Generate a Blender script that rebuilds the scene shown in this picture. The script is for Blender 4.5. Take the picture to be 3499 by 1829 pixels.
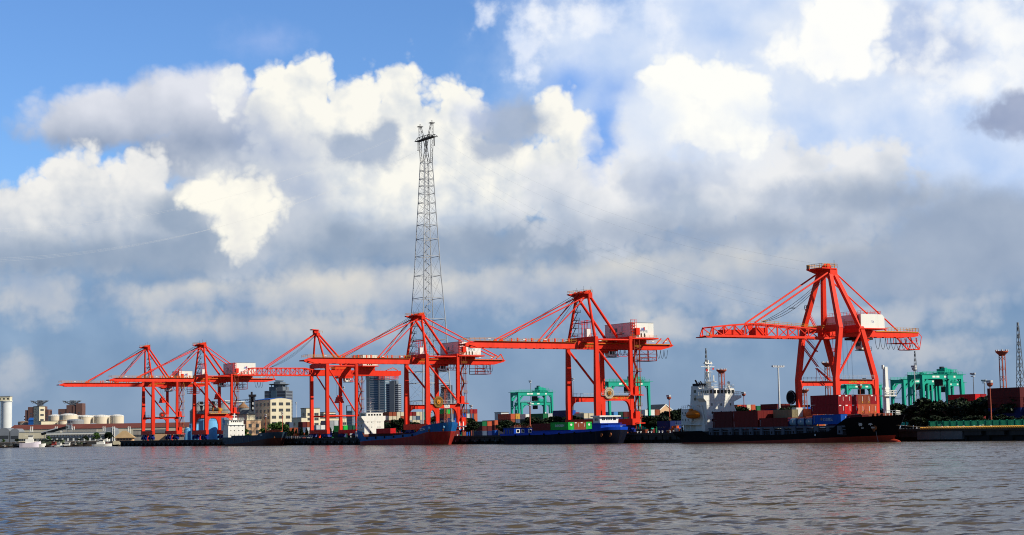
import bpy, bmesh, math, random
from mathutils import Vector, Matrix
R_ = math.radians
for o in list(bpy.data.objects):
    bpy.data.objects.remove(o, do_unlink=True)
SC = bpy.context.scene
COL = SC.collection
random.seed(7)

# ------------------------------------------------------------------ camera
IMW, IMH, FPX, EYE = 3499.0, 1829.0, 5800.0, 4.0
PITCH, ROLL = math.atan((1482 - 914.5) / FPX), math.atan(0.0164)
_u0 = Vector((0, -math.sin(PITCH), math.cos(PITCH)))
FW = Vector((0, math.cos(PITCH), math.sin(PITCH)))
RT = Vector((1, 0, 0)) * math.cos(ROLL) - _u0 * math.sin(ROLL)
UP = Vector((1, 0, 0)) * math.sin(ROLL) + _u0 * math.cos(ROLL)
cam = bpy.data.cameras.new('camera')
cam.sensor_fit = 'HORIZONTAL'; cam.sensor_width = 36.0; cam.lens = 36.0 * FPX / IMW
cam.clip_start = 1.0; cam.clip_end = 30000.0
camo = bpy.data.objects.new('camera', cam); COL.objects.link(camo)
camo.matrix_world = Matrix(((RT.x, UP.x, -FW.x, 0), (RT.y, UP.y, -FW.y, 0), (RT.z, UP.z, -FW.z, EYE), (0, 0, 0, 1)))
SC.camera = camo
SC.view_settings.view_transform = 'Standard'; SC.view_settings.look = 'None'
SC.cycles.filter_width = 1.05
SC.view_settings.exposure = 0.0; SC.view_settings.gamma = 1.0

# the survey of the place: quay frame (a = along the quay towards the near end, b = landward, z = up)
QA = R_(31)
EQ = Vector((math.sin(QA), -math.cos(QA), 0)); MQ = Vector((math.cos(QA), math.sin(QA), 0))
Q0 = Vector((99, 500, 0)); QROT = math.atan2(EQ.y, EQ.x)
CP = Vector((0, 0, EYE)); GZ = 3.3
def Q(a, b, z=0.0): return Q0 + EQ * a + MQ * b + Vector((0, 0, z))
def sight(px, py): return FW + RT * ((px - IMW / 2) / FPX) + UP * ((IMH / 2 - py) / FPX)
def onb(px, py, b):
    d = sight(px, py); t = (b - (CP - Q0).dot(MQ)) / d.dot(MQ); p = CP + d * t
    return (p - Q0).dot(EQ), p.z
def ona(px, py, a):
    d = sight(px, py); t = (a - (CP - Q0).dot(EQ)) / d.dot(EQ); p = CP + d * t
    return (p - Q0).dot(MQ), p.z
def at(px, py, Y):
    d = sight(px, py); return CP + d * (Y / d.y)

# ------------------------------------------------------------------ sun and sky
SUN_EL = 35.0
_sh = (EQ * math.cos(R_(37)) + MQ * math.sin(R_(37))).normalized()
SUND = (_sh * math.cos(R_(SUN_EL)) + Vector((0, 0, math.sin(R_(SUN_EL))))).normalized()
sun = bpy.data.lights.new('sun', 'SUN'); sun.energy = 5.0; sun.angle = R_(0.5); sun.color = (1.0, 0.93, 0.80)
suno = bpy.data.objects.new('sun', sun); COL.objects.link(suno)
suno.rotation_euler = SUND.to_track_quat('Z', 'Y').to_euler(); suno.location = (300, -200, 400)

def lin(c):
    return tuple((x / 255 / 12.92) if x / 255 <= 0.04045 else ((x / 255 + 0.055) / 1.055) ** 2.4 for x in c)

W = bpy.data.worlds.new('World'); SC.world = W; W.use_nodes = True
W.cycles.sampling_method = 'MANUAL'; W.cycles.sample_map_resolution = 256
def build_sky():
    nt = W.node_tree; N = nt.nodes; L = nt.links; N.clear()
    def sock(inp, v):
        if v is None: return
        if isinstance(v, bpy.types.NodeSocket): L.new(v, inp)
        else: inp.default_value = v
    def math_(op, a, b=None, c=None, clamp=False):
        n = N.new('ShaderNodeMath'); n.operation = op; n.use_clamp = clamp
        sock(n.inputs[0], a); sock(n.inputs[1], b); sock(n.inputs[2], c); return n.outputs[0]
    def vm(op, a, b=None):
        n = N.new('ShaderNodeVectorMath'); n.operation = op
        sock(n.inputs[0], a); sock(n.inputs[1], b)
        return n.outputs['Value'] if op in ('LENGTH', 'DOT_PRODUCT') else n.outputs[0]
    def smooth(x, lo, hi, a=0.0, b=1.0):
        n = N.new('ShaderNodeMapRange'); n.interpolation_type = 'SMOOTHSTEP'
        sock(n.inputs[0], x); n.inputs[1].default_value = lo; n.inputs[2].default_value = hi
        n.inputs[3].default_value = a; n.inputs[4].default_value = b; return n.outputs[0]
    def mix(f, a, b, blend='MIX'):
        n = N.new('ShaderNodeMix'); n.data_type = 'RGBA'; n.blend_type = blend
        sock(n.inputs[0], f)
        for i, v in ((6, a), (7, b)):
            if isinstance(v, bpy.types.NodeSocket): L.new(v, n.inputs[i])
            else: n.inputs[i].default_value = (*v, 1)
        return n.outputs[2]
    def noise(vec, scale, detail=6, rough=0.55, dist=0.0):
        n = N.new('ShaderNodeTexNoise'); n.noise_dimensions = '3D'
        L.new(vec, n.inputs['Vector']); n.inputs['Scale'].default_value = scale
        n.inputs['Detail'].default_value = detail; n.inputs['Roughness'].default_value = rough
        n.inputs['Distortion'].default_value = dist; return n.outputs[0]
    tc = N.new('ShaderNodeTexCoord'); D = tc.outputs['Generated']
    sp = N.new('ShaderNodeSeparateXYZ'); L.new(D, sp.inputs[0])
    az = math_('MULTIPLY', math_('ARCTAN2', sp.outputs[0], sp.outputs[1]), 180 / math.pi)
    el = math_('MULTIPLY', math_('ARCSINE', sp.outputs[2]), 180 / math.pi)
    cb = N.new('ShaderNodeCombineXYZ'); L.new(az, cb.inputs[0]); L.new(el, cb.inputs[1]); P = cb.outputs[0]
    K = 1.35835
    def ang(x, y):
        d = sight(x * K, y * K).normalized()
        return math.degrees(math.atan2(d.x, d.y)), math.degrees(math.asin(d.z))
    DEG = K / FPX * 180 / math.pi            # degrees per unit of the layout below
    # fields of cloud structure
    nA = math_('SUBTRACT', noise(P, 0.42, 4, 0.5), 0.5)
    nB = math_('SUBTRACT', noise(P, 1.3, 8, 0.55), 0.5)
    def billow(vec):
        def vor(scale):
            n = N.new('ShaderNodeTexVoronoi'); n.voronoi_dimensions = '2D'; n.feature = 'F1'
            L.new(vec, n.inputs['Vector']); n.inputs['Scale'].default_value = scale; d = n.outputs['Distance']; return math_('MULTIPLY', d, d)
        s = math_('MULTIPLY', vor(0.9), -0.9)
        s = math_('MULTIPLY_ADD', vor(2.1), -0.5, s)
        s = math_('MULTIPLY_ADD', vor(4.7), -0.26, s)
        return math_('ADD', s, 0.52)
    wv = N.new('ShaderNodeTexNoise'); wv.inputs['Scale'].default_value = 0.9; wv.inputs['Detail'].default_value = 5
    L.new(P, wv.inputs['Vector'])
    wofs = vm('MULTIPLY', vm('SUBTRACT', wv.outputs['Color'], (0.5, 0.5, 0.5)), (0.75, 0.75, 0))
    PW = vm('ADD', P, wofs)
    bl = billow(PW)
    PS = vm('ADD', PW, (0.22, 0.16, 0))
    relief = math_('SUBTRACT', bl, billow(PS))
    sm = lambda v: noise(v, 0.50, 4, 0.45)
    fine = math_('SUBTRACT', sm(P), sm(vm('ADD', P, (0.45, 0.5, 0))))
    lit_s = math_('MULTIPLY_ADD', fine, 1.5, math_('MULTIPLY', nA, 2.2))
    lit_c = math_('MULTIPLY_ADD', relief, 0.32, math_('MULTIPLY_ADD', nB, 0.55, lit_s))       # >0 faces the sun
    stre = N.new('ShaderNodeVectorMath'); stre.operation = 'MULTIPLY'; L.new(P, stre.inputs[0]); stre.inputs[1].default_value = (0.38, 1.0, 1)
    nH = math_('SUBTRACT', noise(stre.outputs[0], 1.1, 7, 0.58), 0.5)

    # clear sky: the physical sky, tinted towards the deep blue of the afternoon
    st = N.new('ShaderNodeTexSky'); st.sky_type = 'NISHITA'; st.sun_disc = False
    st.sun_elevation = R_(SUN_EL); st.sun_rotation = math.atan2(SUND.x, SUND.y); st.air_density = 1.0; st.dust_density = 0.6; st.ozone_density = 2.0
    base = mix(1.0, st.outputs[0], (0.78, 1.10, 1.56), 'MULTIPLY')
    col = vm('SCALE', base); col.node.inputs['Scale'].default_value = SKY_STRENGTH
    CLOUD = []
    def layer(ells, light, dark, soft=0.5, aA=0.6, aB=0.8, aL=0.0, alpha=1.0, k=1.0, bias=0.3, grad=None, low=False, amod=0.0):
        """cloud layer: union of ellipses (x, y, rx, ry) given in the survey layout, ragged by the fields"""
        nonlocal col
        f = None
        for e in ells:
            x, y, rx, ry = e; c = ang(x, y); rx *= DEG; ry *= DEG; rm = min(rx, ry)
            v = vm('MULTIPLY_ADD', P if low else PW, (1 / rx, 1 / ry, 0)); v.node.inputs[2].default_value = (-c[0] / rx, -c[1] / ry, 0)
            s = math_('MULTIPLY_ADD', vm('LENGTH', v), -rm, rm)
            if f is None: f = s
            else:
                n = math_('SMOOTH_MAX', f, s, 0.35); f = n
        if aA: f = math_('MULTIPLY_ADD', nA, aA * 2, f)
        if aB: f = math_('MULTIPLY_ADD', nH if low else nB, aB * 2, f)
        if aL: f = math_('MULTIPLY_ADD', bl, aL, f)
        m = smooth(f, -soft, soft)
        if alpha < 1: m = math_('MULTIPLY', m, alpha)
        if amod: m = math_('MULTIPLY', m, smooth(nB if not low else nH, -amod, amod * 0.6))
        g = math_('MULTIPLY_ADD', lit_c if soft < 0.3 else lit_s, k, bias) if not low else math_('MULTIPLY_ADD', nH, k * 2, bias)
        if grad:                                  # (y_bright, y_dark, amount)
            e0 = ang(1288, grad[0])[1]; e1 = ang(1288, grad[1])[1]
            g = math_('ADD', g, smooth(el, e1, e0, -grad[2] / 2, grad[2] / 2))
        g = math_('MULTIPLY', math_('ADD', g, 0.0), 1.0, clamp=True)
        c = mix(g, lin(dark), lin(light))
        col = mix(m, col, c)
    for a in SKY_LAYERS: layer(*a[0], **a[1])
    # low haze: everything sinks into pale blue-grey air towards the horizon
    hz = smooth(el, -0.5, 4.2, 0.55, 0.0)
    col = mix(hz, col, lin((140, 160, 186)))
    # away from the surveyed part of the sky the clouds thin out into the clear sky
    side = smooth(math_('ABSOLUTE', az), 27, 46); high = smooth(el, 19, 32)
    away = math_('MAXIMUM', side, high)
    broken = smooth(math_('ADD', nA, math_('MULTIPLY', nB, 0.6)), -0.02, 0.16, 0.0, 0.16)
    clear = mix(broken, vmscale(vm, base, SKY_STRENGTH * 0.5), lin((150, 160, 175)))
    col = mix(away, col, clear)
    bg = N.new('ShaderNodeBackground'); L.new(col, bg.inputs[0]); bg.inputs[1].default_value = 1.0
    out = N.new('ShaderNodeOutputWorld'); L.new(bg.outputs[0], out.inputs[0])
def vmscale(vm, v, s):
    o = vm('SCALE', v); o.node.inputs['Scale'].default_value = s; return o

SKY_STRENGTH = 0.10
def _l(*ells, **kw): return ((list(ells),) + kw.pop('cols'), kw)
WH, WG = (252, 250, 241), (196, 209, 228)
SKY_LAYERS = [
 # thin veil over the upper right and pale air low down
 _l((2000, 230, 640, 420), (1500, 120, 200, 130), (2450, 330, 380, 360), cols=((232, 240, 253), (178, 204, 244)), soft=1.6, aA=1.2, aB=0.45, alpha=0.94, k=0.7, bias=0.5),
 _l((1300, 880, 2300, 330), cols=((150, 172, 200), (110, 139, 176)), soft=1.6, aA=0.5, aB=0.22, alpha=0.88, k=0.6, bias=0.35),
 # blue gaps left open in the veil
 _l((1515, 335, 44, 76), (1500, 420, 26, 40), (1440, 215, 60, 40), (1560, 230, 60, 36), cols=((128, 176, 244), (104, 158, 236)), soft=0.55, aA=0.3, aB=0.3, alpha=0.85, k=0.4, bias=0.5),
 # warm low banks of far cloud
 _l((860, 720, 210, 44), (1010, 735, 200, 46), (700, 745, 160, 36), (1230, 730, 190, 44), (400, 745, 90, 34), (470, 735, 60, 26), cols=((224, 221, 214), (156, 174, 200)), soft=0.5, aA=0.35, aB=0.41, aL=0.38, alpha=0.9, k=0.8, bias=0.5, grad=(690, 790, 0.8)),
 _l((560, 830, 120, 36), (700, 830, 150, 40), (850, 845, 130, 36), cols=((206, 206, 206), (146, 168, 196)), soft=0.5, aA=0.3, aB=0.41, aL=0.38, alpha=0.85, k=0.8, bias=0.45, grad=(800, 880, 0.8)),
 _l((1420, 720, 200, 52), (1620, 690, 220, 60), (1820, 670, 220, 60), (2040, 660, 170, 52), (1750, 740, 300, 36), cols=((218, 217, 213), (158, 176, 202)), soft=0.5, aA=0.35, aB=0.38, aL=0.38, alpha=0.92, k=0.8, bias=0.5, grad=(640, 760, 0.7)),
 _l((70, 735, 95, 52), (120, 760, 60, 40), (30, 945, 55, 42), (2330, 880, 110, 26), (2200, 800, 160, 26), (1660, 825, 140, 26), (2420, 760, 120, 26), cols=((220, 217, 212), (160, 178, 204)), soft=0.4, aA=0.25, aB=0.38, aL=0.38, alpha=0.75, k=0.8, bias=0.5),
 # left upper grey cloud
 _l((290, 300, 165, 70), (420, 258, 120, 70), (530, 300, 150, 110), (640, 370, 170, 130), (480, 400, 130, 70), (180, 325, 90, 34), cols=((226, 229, 238), (150, 165, 190)), soft=0.34, aA=0.3, aB=0.22, aL=0.35, k=0.5, bias=0.46, grad=(230, 390, 0.95)),
 # left lower white bank with grey base
 _l((60, 520, 90, 55), (200, 455, 90, 70), (330, 480, 110, 70), (400, 425, 40, 30), (120, 590, 200, 80), (320, 570, 200, 90), (540, 560, 170, 120), cols=((242, 241, 238), (172, 186, 206)), soft=0.28, aA=0.3, aB=0.38, aL=0.75, k=0.75, bias=0.58, grad=(450, 640, 0.7)),
 _l((180, 650, 280, 44), (420, 645, 220, 50), (440, 545, 76, 62), (520, 625, 100, 66), cols=((172, 186, 204), (138, 158, 184)), soft=0.45, aA=0.3, aB=0.26, alpha=0.95, k=0.6, bias=0.3),
 # great central cumulus
 _l((745, 232, 98, 66), (700, 310, 90, 90), (800, 195, 30, 30), (960, 245, 88, 70), (1030, 210, 24, 36), (1000, 320, 140, 110), (860, 330, 150, 90), (850, 440, 220, 120), (1110, 420, 180, 130), (1140, 275, 66, 62), (1010, 530, 280, 90), (1290, 480, 180, 90), (1415, 300, 66, 62), (1440, 350, 58, 60), (1380, 400, 80, 50),
    cols=(WH, (196, 207, 222)), soft=0.24, aA=0.25, aB=0.30, aL=0.75, k=1.2, bias=0.56, grad=(280, 640, 0.9)),
 _l((1080, 625, 420, 44), (800, 605, 170, 60), (1300, 612, 260, 48), cols=((172, 186, 204), (140, 159, 184)), soft=0.5, aA=0.3, aB=0.26, alpha=0.97, k=0.6, bias=0.25),
 # grey rags in front of it
 _l((905, 375, 100, 44), (965, 340, 36, 36), cols=((178, 192, 214), (156, 172, 196)), soft=0.25, aA=0.2, aB=0.38, alpha=0.92, k=0.5, bias=0.4),
 _l((1280, 312, 100, 54), (1245, 365, 66, 36), cols=((190, 200, 218), (156, 172, 196)), soft=0.3, aA=0.2, aB=0.38, alpha=0.93, k=0.5, bias=0.4),
 _l((690, 385, 120, 60), (640, 330, 60, 60), (720, 480, 100, 70), cols=((196, 205, 222), (156, 173, 204)), soft=0.6, aA=0.4, aB=0.30, alpha=0.75, k=0.5, bias=0.4),
 # soft glow of thin cloud round the sunlit heart, then the heart and the knob
 _l((700, 545, 110, 80), (560, 440, 130, 50), (640, 640, 70, 40), cols=((214, 218, 224), (176, 189, 208)), soft=0.7, aA=0.4, aB=0.4, alpha=0.8, k=0.7, bias=0.5),
 _l((520, 490, 50, 34), (590, 500, 56, 50), (640, 490, 40, 44), (620, 560, 62, 50), (600, 610, 34, 36), (690, 510, 34, 22), (655, 545, 34, 34), cols=((255, 252, 240), (214, 216, 220)), soft=0.22, aA=0.15, aB=0.34, aL=0.45, k=0.9, bias=0.78),
 _l((590, 212, 32, 32), (566, 245, 28, 32), (572, 272, 14, 18), cols=((252, 251, 246), (210, 216, 228)), soft=0.16, aA=0.05, aB=0.19, aL=0.38, k=1.0, bias=0.66),
 # right-hand banks
 _l((1700, 480, 190, 90), (1950, 455, 220, 80), (1470, 500, 150, 90), (2190, 425, 110, 60), (2250, 400, 40, 40), (1600, 550, 260, 70), (2000, 520, 280, 80), (1620, 350, 70, 70), (1880, 400, 120, 60), cols=((238, 239, 241), (180, 193, 212)), soft=0.35, aA=0.35, aB=0.38, aL=0.81, k=0.9, bias=0.6, grad=(400, 610, 0.7)),
 _l((1640, 450, 70, 60), (1780, 430, 60, 50), (1740, 400, 40, 34), (2000, 500, 60, 30), cols=((206, 214, 226), (166, 182, 210)), soft=0.4, aA=0.3, aB=0.38, aL=0.50, alpha=0.7, k=0.6, bias=0.4),
 _l((1820, 585, 430, 36), (2230, 500, 200, 46), (2460, 590, 260, 110), (2320, 680, 330, 70), cols=((178, 190, 208), (144, 161, 186)), soft=0.6, aA=0.4, aB=0.26, alpha=0.92, k=0.45, bias=0.36),
 # bright tower and the blaze at the top right, in thin pale cloud
 _l((1760, 290, 210, 150), (2110, 120, 220, 150), cols=((238, 243, 250), (206, 220, 243)), soft=0.9, aA=0.5, aB=0.4, alpha=0.75, k=0.7, bias=0.55),
 _l((1690, 200, 66, 58), (1780, 200, 70, 56), (1750, 270, 110, 80), (1850, 250, 72, 66), (1660, 255, 36, 50), (1800, 330, 80, 50), (1880, 360, 44, 40), (1895, 250, 30, 40), (1770, 355, 30, 26), cols=((255, 255, 250), (222, 229, 241)), soft=0.22, aA=0.12, aB=0.22, aL=0.62, k=1.0, bias=0.82, grad=(260, 400, 0.5)),
 _l((1630, 300, 70, 60), (1600, 260, 40, 40), (1900, 285, 40, 20), cols=((232, 239, 250), (196, 214, 242)), soft=0.45, aA=0.3, aB=0.38, alpha=0.75, k=0.6, bias=0.6),
 _l((2290, 75, 80, 66), (2350, 130, 110, 60), cols=((204, 217, 240), (156, 179, 222)), soft=0.3, aA=0.25, aB=0.38, alpha=0.92, k=0.6, bias=0.4),
 _l((2120, 50, 100, 100), (2080, 110, 90, 50), (2150, 150, 60, 40), (2010, 130, 60, 30), (2090, 170, 30, 24), cols=((255, 255, 252), (238, 243, 252)), soft=0.28, aA=0.15, aB=0.30, aL=0.55, k=0.6, bias=0.95),
 _l((2470, 35, 110, 40), (2550, 170, 50, 60), (2560, 90, 60, 50), (2380, 175, 60, 24), (2420, 215, 80, 30), (2360, 130, 24, 20), cols=((255, 255, 253), (228, 236, 249)), soft=0.5, aA=0.3, aB=0.60, aL=0.38, alpha=0.92, k=0.7, bias=0.8),
 _l((2550, 290, 72, 42), (2500, 305, 50, 26), cols=((176, 186, 210), (142, 156, 188)), soft=0.22, aA=0.15, aB=0.26, aL=0.38, alpha=0.95, k=0.5, bias=0.4),
 _l((1522, 320, 30, 56), (1498, 388, 22, 40), cols=((128, 176, 244), (112, 164, 238)), soft=0.35, aA=0.2, aB=0.3, alpha=0.8, k=0.4, bias=0.5),
 # torn wisps at the top
 _l((1325, 110, 46, 66), (1345, 45, 30, 44), (1490, 40, 66, 40), (1660, 45, 34, 44), (1230, 50, 24, 24), (1340, 165, 22, 34), cols=((250, 252, 255), (206, 222, 250)), soft=0.4, aA=0.3, aB=0.83, alpha=0.88, k=1.0, bias=0.6),
 _l((655, 100, 60, 26), (1190, 290, 40, 30), cols=((200, 212, 244), (160, 186, 240)), soft=0.6, aA=0.2, aB=0.52, alpha=0.4, k=0.6, bias=0.5),
]
build_sky()
# ------------------------------------------------------------------ materials (all procedural)
MATS = {}
def paint(name, rgb, rough=0.5, var=0.12, scale=0.35, dirt=None, dirt_amt=0.0, streak=False, metal=0.0, spec=0.1, bump=0.0):
    if name in MATS: return MATS[name]
    m = bpy.data.materials.new(name); m.use_nodes = True; MATS[name] = m
    nt = m.node_tree; b = nt.nodes['Principled BSDF']; L = nt.links
    b.inputs['Roughness'].default_value = rough; b.inputs['Metallic'].default_value = metal
    b.inputs['Specular IOR Level'].default_value = spec
    tc = nt.nodes.new('ShaderNodeTexCoord'); mp = nt.nodes.new('ShaderNodeMapping')
    L.new(tc.outputs['Object'], mp.inputs[0])
    if streak: mp.inputs['Scale'].default_value = (1.6, 1.6, 0.18)
    nz = nt.nodes.new('ShaderNodeTexNoise'); nz.inputs['Scale'].default_value = scale; nz.inputs['Detail'].default_value = 6; nz.inputs['Roughness'].default_value = 0.65
    L.new(mp.outputs[0], nz.inputs['Vector'])
    mr = nt.nodes.new('ShaderNodeMapRange'); L.new(nz.outputs[0], mr.inputs[0])
    mr.inputs[1].default_value = 0.3; mr.inputs[2].default_value = 0.7; mr.inputs[3].default_value = 1 - var; mr.inputs[4].default_value = 1 + var
    mx = nt.nodes.new('ShaderNodeVectorMath'); mx.operation = 'SCALE'; mx.inputs[0].default_value = rgb; L.new(mr.outputs[0], mx.inputs['Scale'])
    col = mx.outputs[0]
    if dirt:
        n2 = nt.nodes.new('ShaderNodeTexNoise'); n2.inputs['Scale'].default_value = scale * 1.7; n2.inputs['Detail'].default_value = 8; n2.inputs['Roughness'].default_value = 0.7
        L.new(mp.outputs[0], n2.inputs['Vector'])
        r2 = nt.nodes.new('ShaderNodeMapRange'); r2.interpolation_type = 'SMOOTHSTEP'; L.new(n2.outputs[0], r2.inputs[0])
        r2.inputs[1].default_value = 0.5; r2.inputs[2].default_value = 0.72; r2.inputs[4].default_value = dirt_amt
        mm = nt.nodes.new('ShaderNodeMix'); mm.data_type = 'RGBA'; L.new(r2.outputs[0], mm.inputs[0]); L.new(col, mm.inputs[6]); mm.inputs[7].default_value = (*dirt, 1)
        col = mm.outputs[2]
    L.new(col, b.inputs['Base Color'])
    if bump:
        bp = nt.nodes.new('ShaderNodeBump'); bp.inputs['Strength'].default_value = bump; bp.inputs['Distance'].default_value = 0.05
        L.new(nz.outputs[0], bp.inputs['Height']); L.new(bp.outputs[0], b.inputs['Normal'])
    return m
RUST = (0.14, 0.05, 0.02)
RED = paint('crane_red_paint', (0.76, 0.036, 0.014), 0.5, 0.10, 0.25, (0.50, 0.030, 0.012), 0.6, True)
RED2 = paint('faded_crane_red', (0.82, 0.050, 0.024), 0.55, 0.10, 0.25, (0.55, 0.04, 0.02), 0.5, True)
YEL = paint('rail_yellow', (0.55, 0.26, 0.03), 0.5, 0.15, 1)
WHT = paint('white_paint', (0.80, 0.78, 0.70), 0.5, 0.04, 0.3, (0.55, 0.50, 0.42), 0.35, True)
GRYP = paint('grey_paint', (0.30, 0.32, 0.34), 0.5, 0.1, 0.5)
DARK = paint('dark_steel', (0.035, 0.03, 0.032), 0.6, 0.2, 0.8)
BLK = paint('black_rubber', (0.012, 0.012, 0.013), 0.8, 0.2, 1)
GLASS = paint('dark_window_glass', (0.010, 0.013, 0.018), 0.12, 0.1, 1, spec=0.5)
NAVY = paint('bogie_navy_paint', (0.010, 0.022, 0.16), 0.5, 0.25, 0.6, (0.02, 0.015, 0.02), 0.6)
CABLE = paint('black_cable', (0.02, 0.022, 0.026), 0.6, 0.1, 1)
ORANGE = paint('reel_brown', (0.36, 0.14, 0.02), 0.55, 0.2, 0.8)
STEELW = paint('galvanised_steel', (0.42, 0.43, 0.44), 0.45, 0.15, 0.2, metal=0.0)
LOGOB = paint('logo_blue', (0.02, 0.05, 0.30), 0.5, 0.05)
LOGOR = paint('logo_red', (0.55, 0.05, 0.04), 0.5, 0.05)

# ------------------------------------------------------------------ mesh building
class MB:
    """collects shapes and links them as ONE mesh object"""
    def __init__(s): s.v = []; s.f = []; s.k = []
    def poly(s, pts, faces):
        k = len(s.v); s.k.append((k, len(s.f))); s.v += [tuple(p) for p in pts]; s.f += [tuple(i + k for i in f) for f in faces]; return s
    def box(s, x0, x1, y0, y1, z0, z1):
        p = [(x, y, z) for z in (z0, z1) for y in (y0, y1) for x in (x0, x1)]
        return s.poly(p, [(0, 2, 3, 1), (4, 5, 7, 6), (0, 1, 5, 4), (2, 6, 7, 3), (0, 4, 6, 2), (1, 3, 7, 5)])
    def beam(s, p, q, w, h=None, w2=None, h2=None, up=(0, 0, 1)):
        """box beam from p to q; w across, h along up; may taper to w2 x h2"""
        p, q = Vector(p), Vector(q); h = w if h is None else h; w2 = w if w2 is None else w2; h2 = h if h2 is None else h2
        d = (q - p).normalized(); u = Vector(up)
        if abs(d.dot(u)) > 0.999: u = Vector((0, 1, 0))
        x = d.cross(u).normalized(); y = x.cross(d).normalized()
        pts = [c + x * sx * ww / 2 + y * sy * hh / 2 for c, ww, hh in ((p, w, h), (q, w2, h2)) for sx, sy in ((-1, -1), (1, -1), (1, 1), (-1, 1))]
        return s.poly(pts, [(3, 2, 1, 0), (4, 5, 6, 7), (0, 1, 5, 4), (1, 2, 6, 5), (2, 3, 7, 6), (3, 0, 4, 7)])
    def tube(s, p, q, r, n=8, r2=None):
        p, q = Vector(p), Vector(q); d = (q - p).normalized(); r2 = r if r2 is None else r2
        u = Vector((0, 0, 1)) if abs(d.z) < 0.95 else Vector((0, 1, 0))
        x = d.cross(u).normalized(); y = x.cross(d)
        pts = []
        for c, rr in ((p, r), (q, r2)):
            for i in range(n):
                t = 2 * math.pi * i / n; pts.append(c + x * math.cos(t) * rr + y * math.sin(t) * rr)
        fs = [(i, (i + 1) % n, n + (i + 1) % n, n + i) for i in range(n)] + [tuple(range(n))[::-1], tuple(range(n, 2 * n))]
        return s.poly(pts, fs)
    def path(s, pts, r, n=5):
        for a, b in zip(pts[:-1], pts[1:]): s.tube(a, b, r, n)
        return s
    def prism(s, prof, axis, c0, c1):
        """closed profile extruded along axis 0/1/2 from c0 to c1"""
        def P(u, w, c): return {0: (c, u, w), 1: (u, c, w), 2: (u, w, c)}[axis]
        n = len(prof); pts = [P(u, w, c0) for u, w in prof] + [P(u, w, c1) for u, w in prof]
        return s.poly(pts, [tuple(range(n))[::-1], tuple(range(n, 2 * n))] + [(i, (i + 1) % n, n + (i + 1) % n, n + i) for i in range(n)])
    def lathe(s, cx, cy, prof, n=24):
        """profile [(radius, z)] turned about the vertical through cx, cy"""
        k = len(prof); pts = [(cx + r * math.cos(2 * math.pi * i / n), cy + r * math.sin(2 * math.pi * i / n), z) for i in range(n) for r, z in prof]
        fs = [(i * k + j, ((i + 1) % n) * k + j, ((i + 1) % n) * k + j + 1, i * k + j + 1) for i in range(n) for j in range(k - 1)]
        if prof[-1][0] > 0.01: fs.append(tuple(i * k + k - 1 for i in range(n)))
        return s.poly(pts, fs)
    def grid(s, rows):
        m = len(rows[0]); pts = [p for r in rows for p in r]
        return s.poly(pts, [(i * m + j, i * m + j + 1, (i + 1) * m + j + 1, (i + 1) * m + j) for i in range(len(rows) - 1) for j in range(m - 1)])
    def rail(s, pts, h=1.1, step=2.0, r=0.035, mid=True):
        for a, b in zip(pts[:-1], pts[1:]):
            a, b = Vector(a), Vector(b); n = max(1, int((b - a).length / step)); U = Vector((0, 0, h))
            for i in range(n + 1):
                c = a.lerp(b, i / n); s.beam(c, c + U, r * 2)
            s.beam(a + U, b + U, r * 2.2)
            if mid: s.beam(a + U * 0.55, b + U * 0.55, r * 2)
        return s
    def disc(s, c, axis, r, n=24, t=0.3, r_in=0.0):
        """thick disc or ring whose axis is 0/1/2"""
        prof = []
        def P(a, rr, o):
            u, w = math.cos(a) * rr, math.sin(a) * rr
            d = {0: (o, u, w), 1: (u, o, w), 2: (u, w, o)}[axis]; return (c[0] + d[0], c[1] + d[1], c[2] + d[2])
        if r_in <= 0:
            pts = [P(2 * math.pi * i / n, r, o) for o in (-t / 2, t / 2) for i in range(n)]
            return s.poly(pts, [tuple(range(n))[::-1], tuple(range(n, 2 * n))] + [(i, (i + 1) % n, n + (i + 1) % n, n + i) for i in range(n)])
        pts = [P(2 * math.pi * i / n, rr, o) for o in (-t / 2, t / 2) for rr in (r_in, r) for i in range(n)]
        fs = []
        for i in range(n):
            j = (i + 1) % n
            fs += [(i, n + i, n + j, j), (2 * n + i, 2 * n + j, 3 * n + j, 3 * n + i), (n + i, 3 * n + i, 3 * n + j, n + j), (i, j, 2 * n + j, 2 * n + i)]
        return s.poly(pts, fs)
    def each(s, name, mat, parent, n=1):
        """one object per shape (or per run of n shapes)"""
        ends = s.k[1:] + [(len(s.v), len(s.f))]; out = []
        for i in range(0, len(s.k), n):
            (v0, f0), (v1, f1) = s.k[i], ends[min(i + n, len(s.k)) - 1]; c = type(s)()
            c.v = s.v[v0:v1]; c.f = [tuple(q - v0 for q in f) for f in s.f[f0:f1]]; out.append(c.build(name, mat, parent))
        return out
    def build(s, name, mat, parent=None, smooth=False, fix=True):
        me = bpy.data.meshes.new(name); me.from_pydata(s.v, [], s.f)
        if fix:
            bm = bmesh.new(); bm.from_mesh(me); bmesh.ops.recalc_face_normals(bm, faces=bm.faces); bm.to_mesh(me); bm.free()
        me.materials.append(mat)
        if smooth:
            for p in me.polygons: p.use_smooth = True
            try: me.set_sharp_from_angle(angle=R_(40))
            except Exception: pass
        o = bpy.data.objects.new(name, me); COL.objects.link(o)
        if parent is not None: o.parent = parent
        return o
def tag(o, label=None, cat=None, group=None, kind=None):
    if label: o['label'] = label
    if cat: o['category'] = cat
    if group: o['group'] = group
    if kind: o['kind'] = kind
    return o
def empty(name, loc=(0, 0, 0), rz=0.0, label=None, cat=None, group=None):
    o = bpy.data.objects.new(name, None); o.empty_display_size = 2; COL.objects.link(o)
    o.location = loc; o.rotation_euler = (0, 0, rz); return tag(o, label, cat, group)
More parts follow.
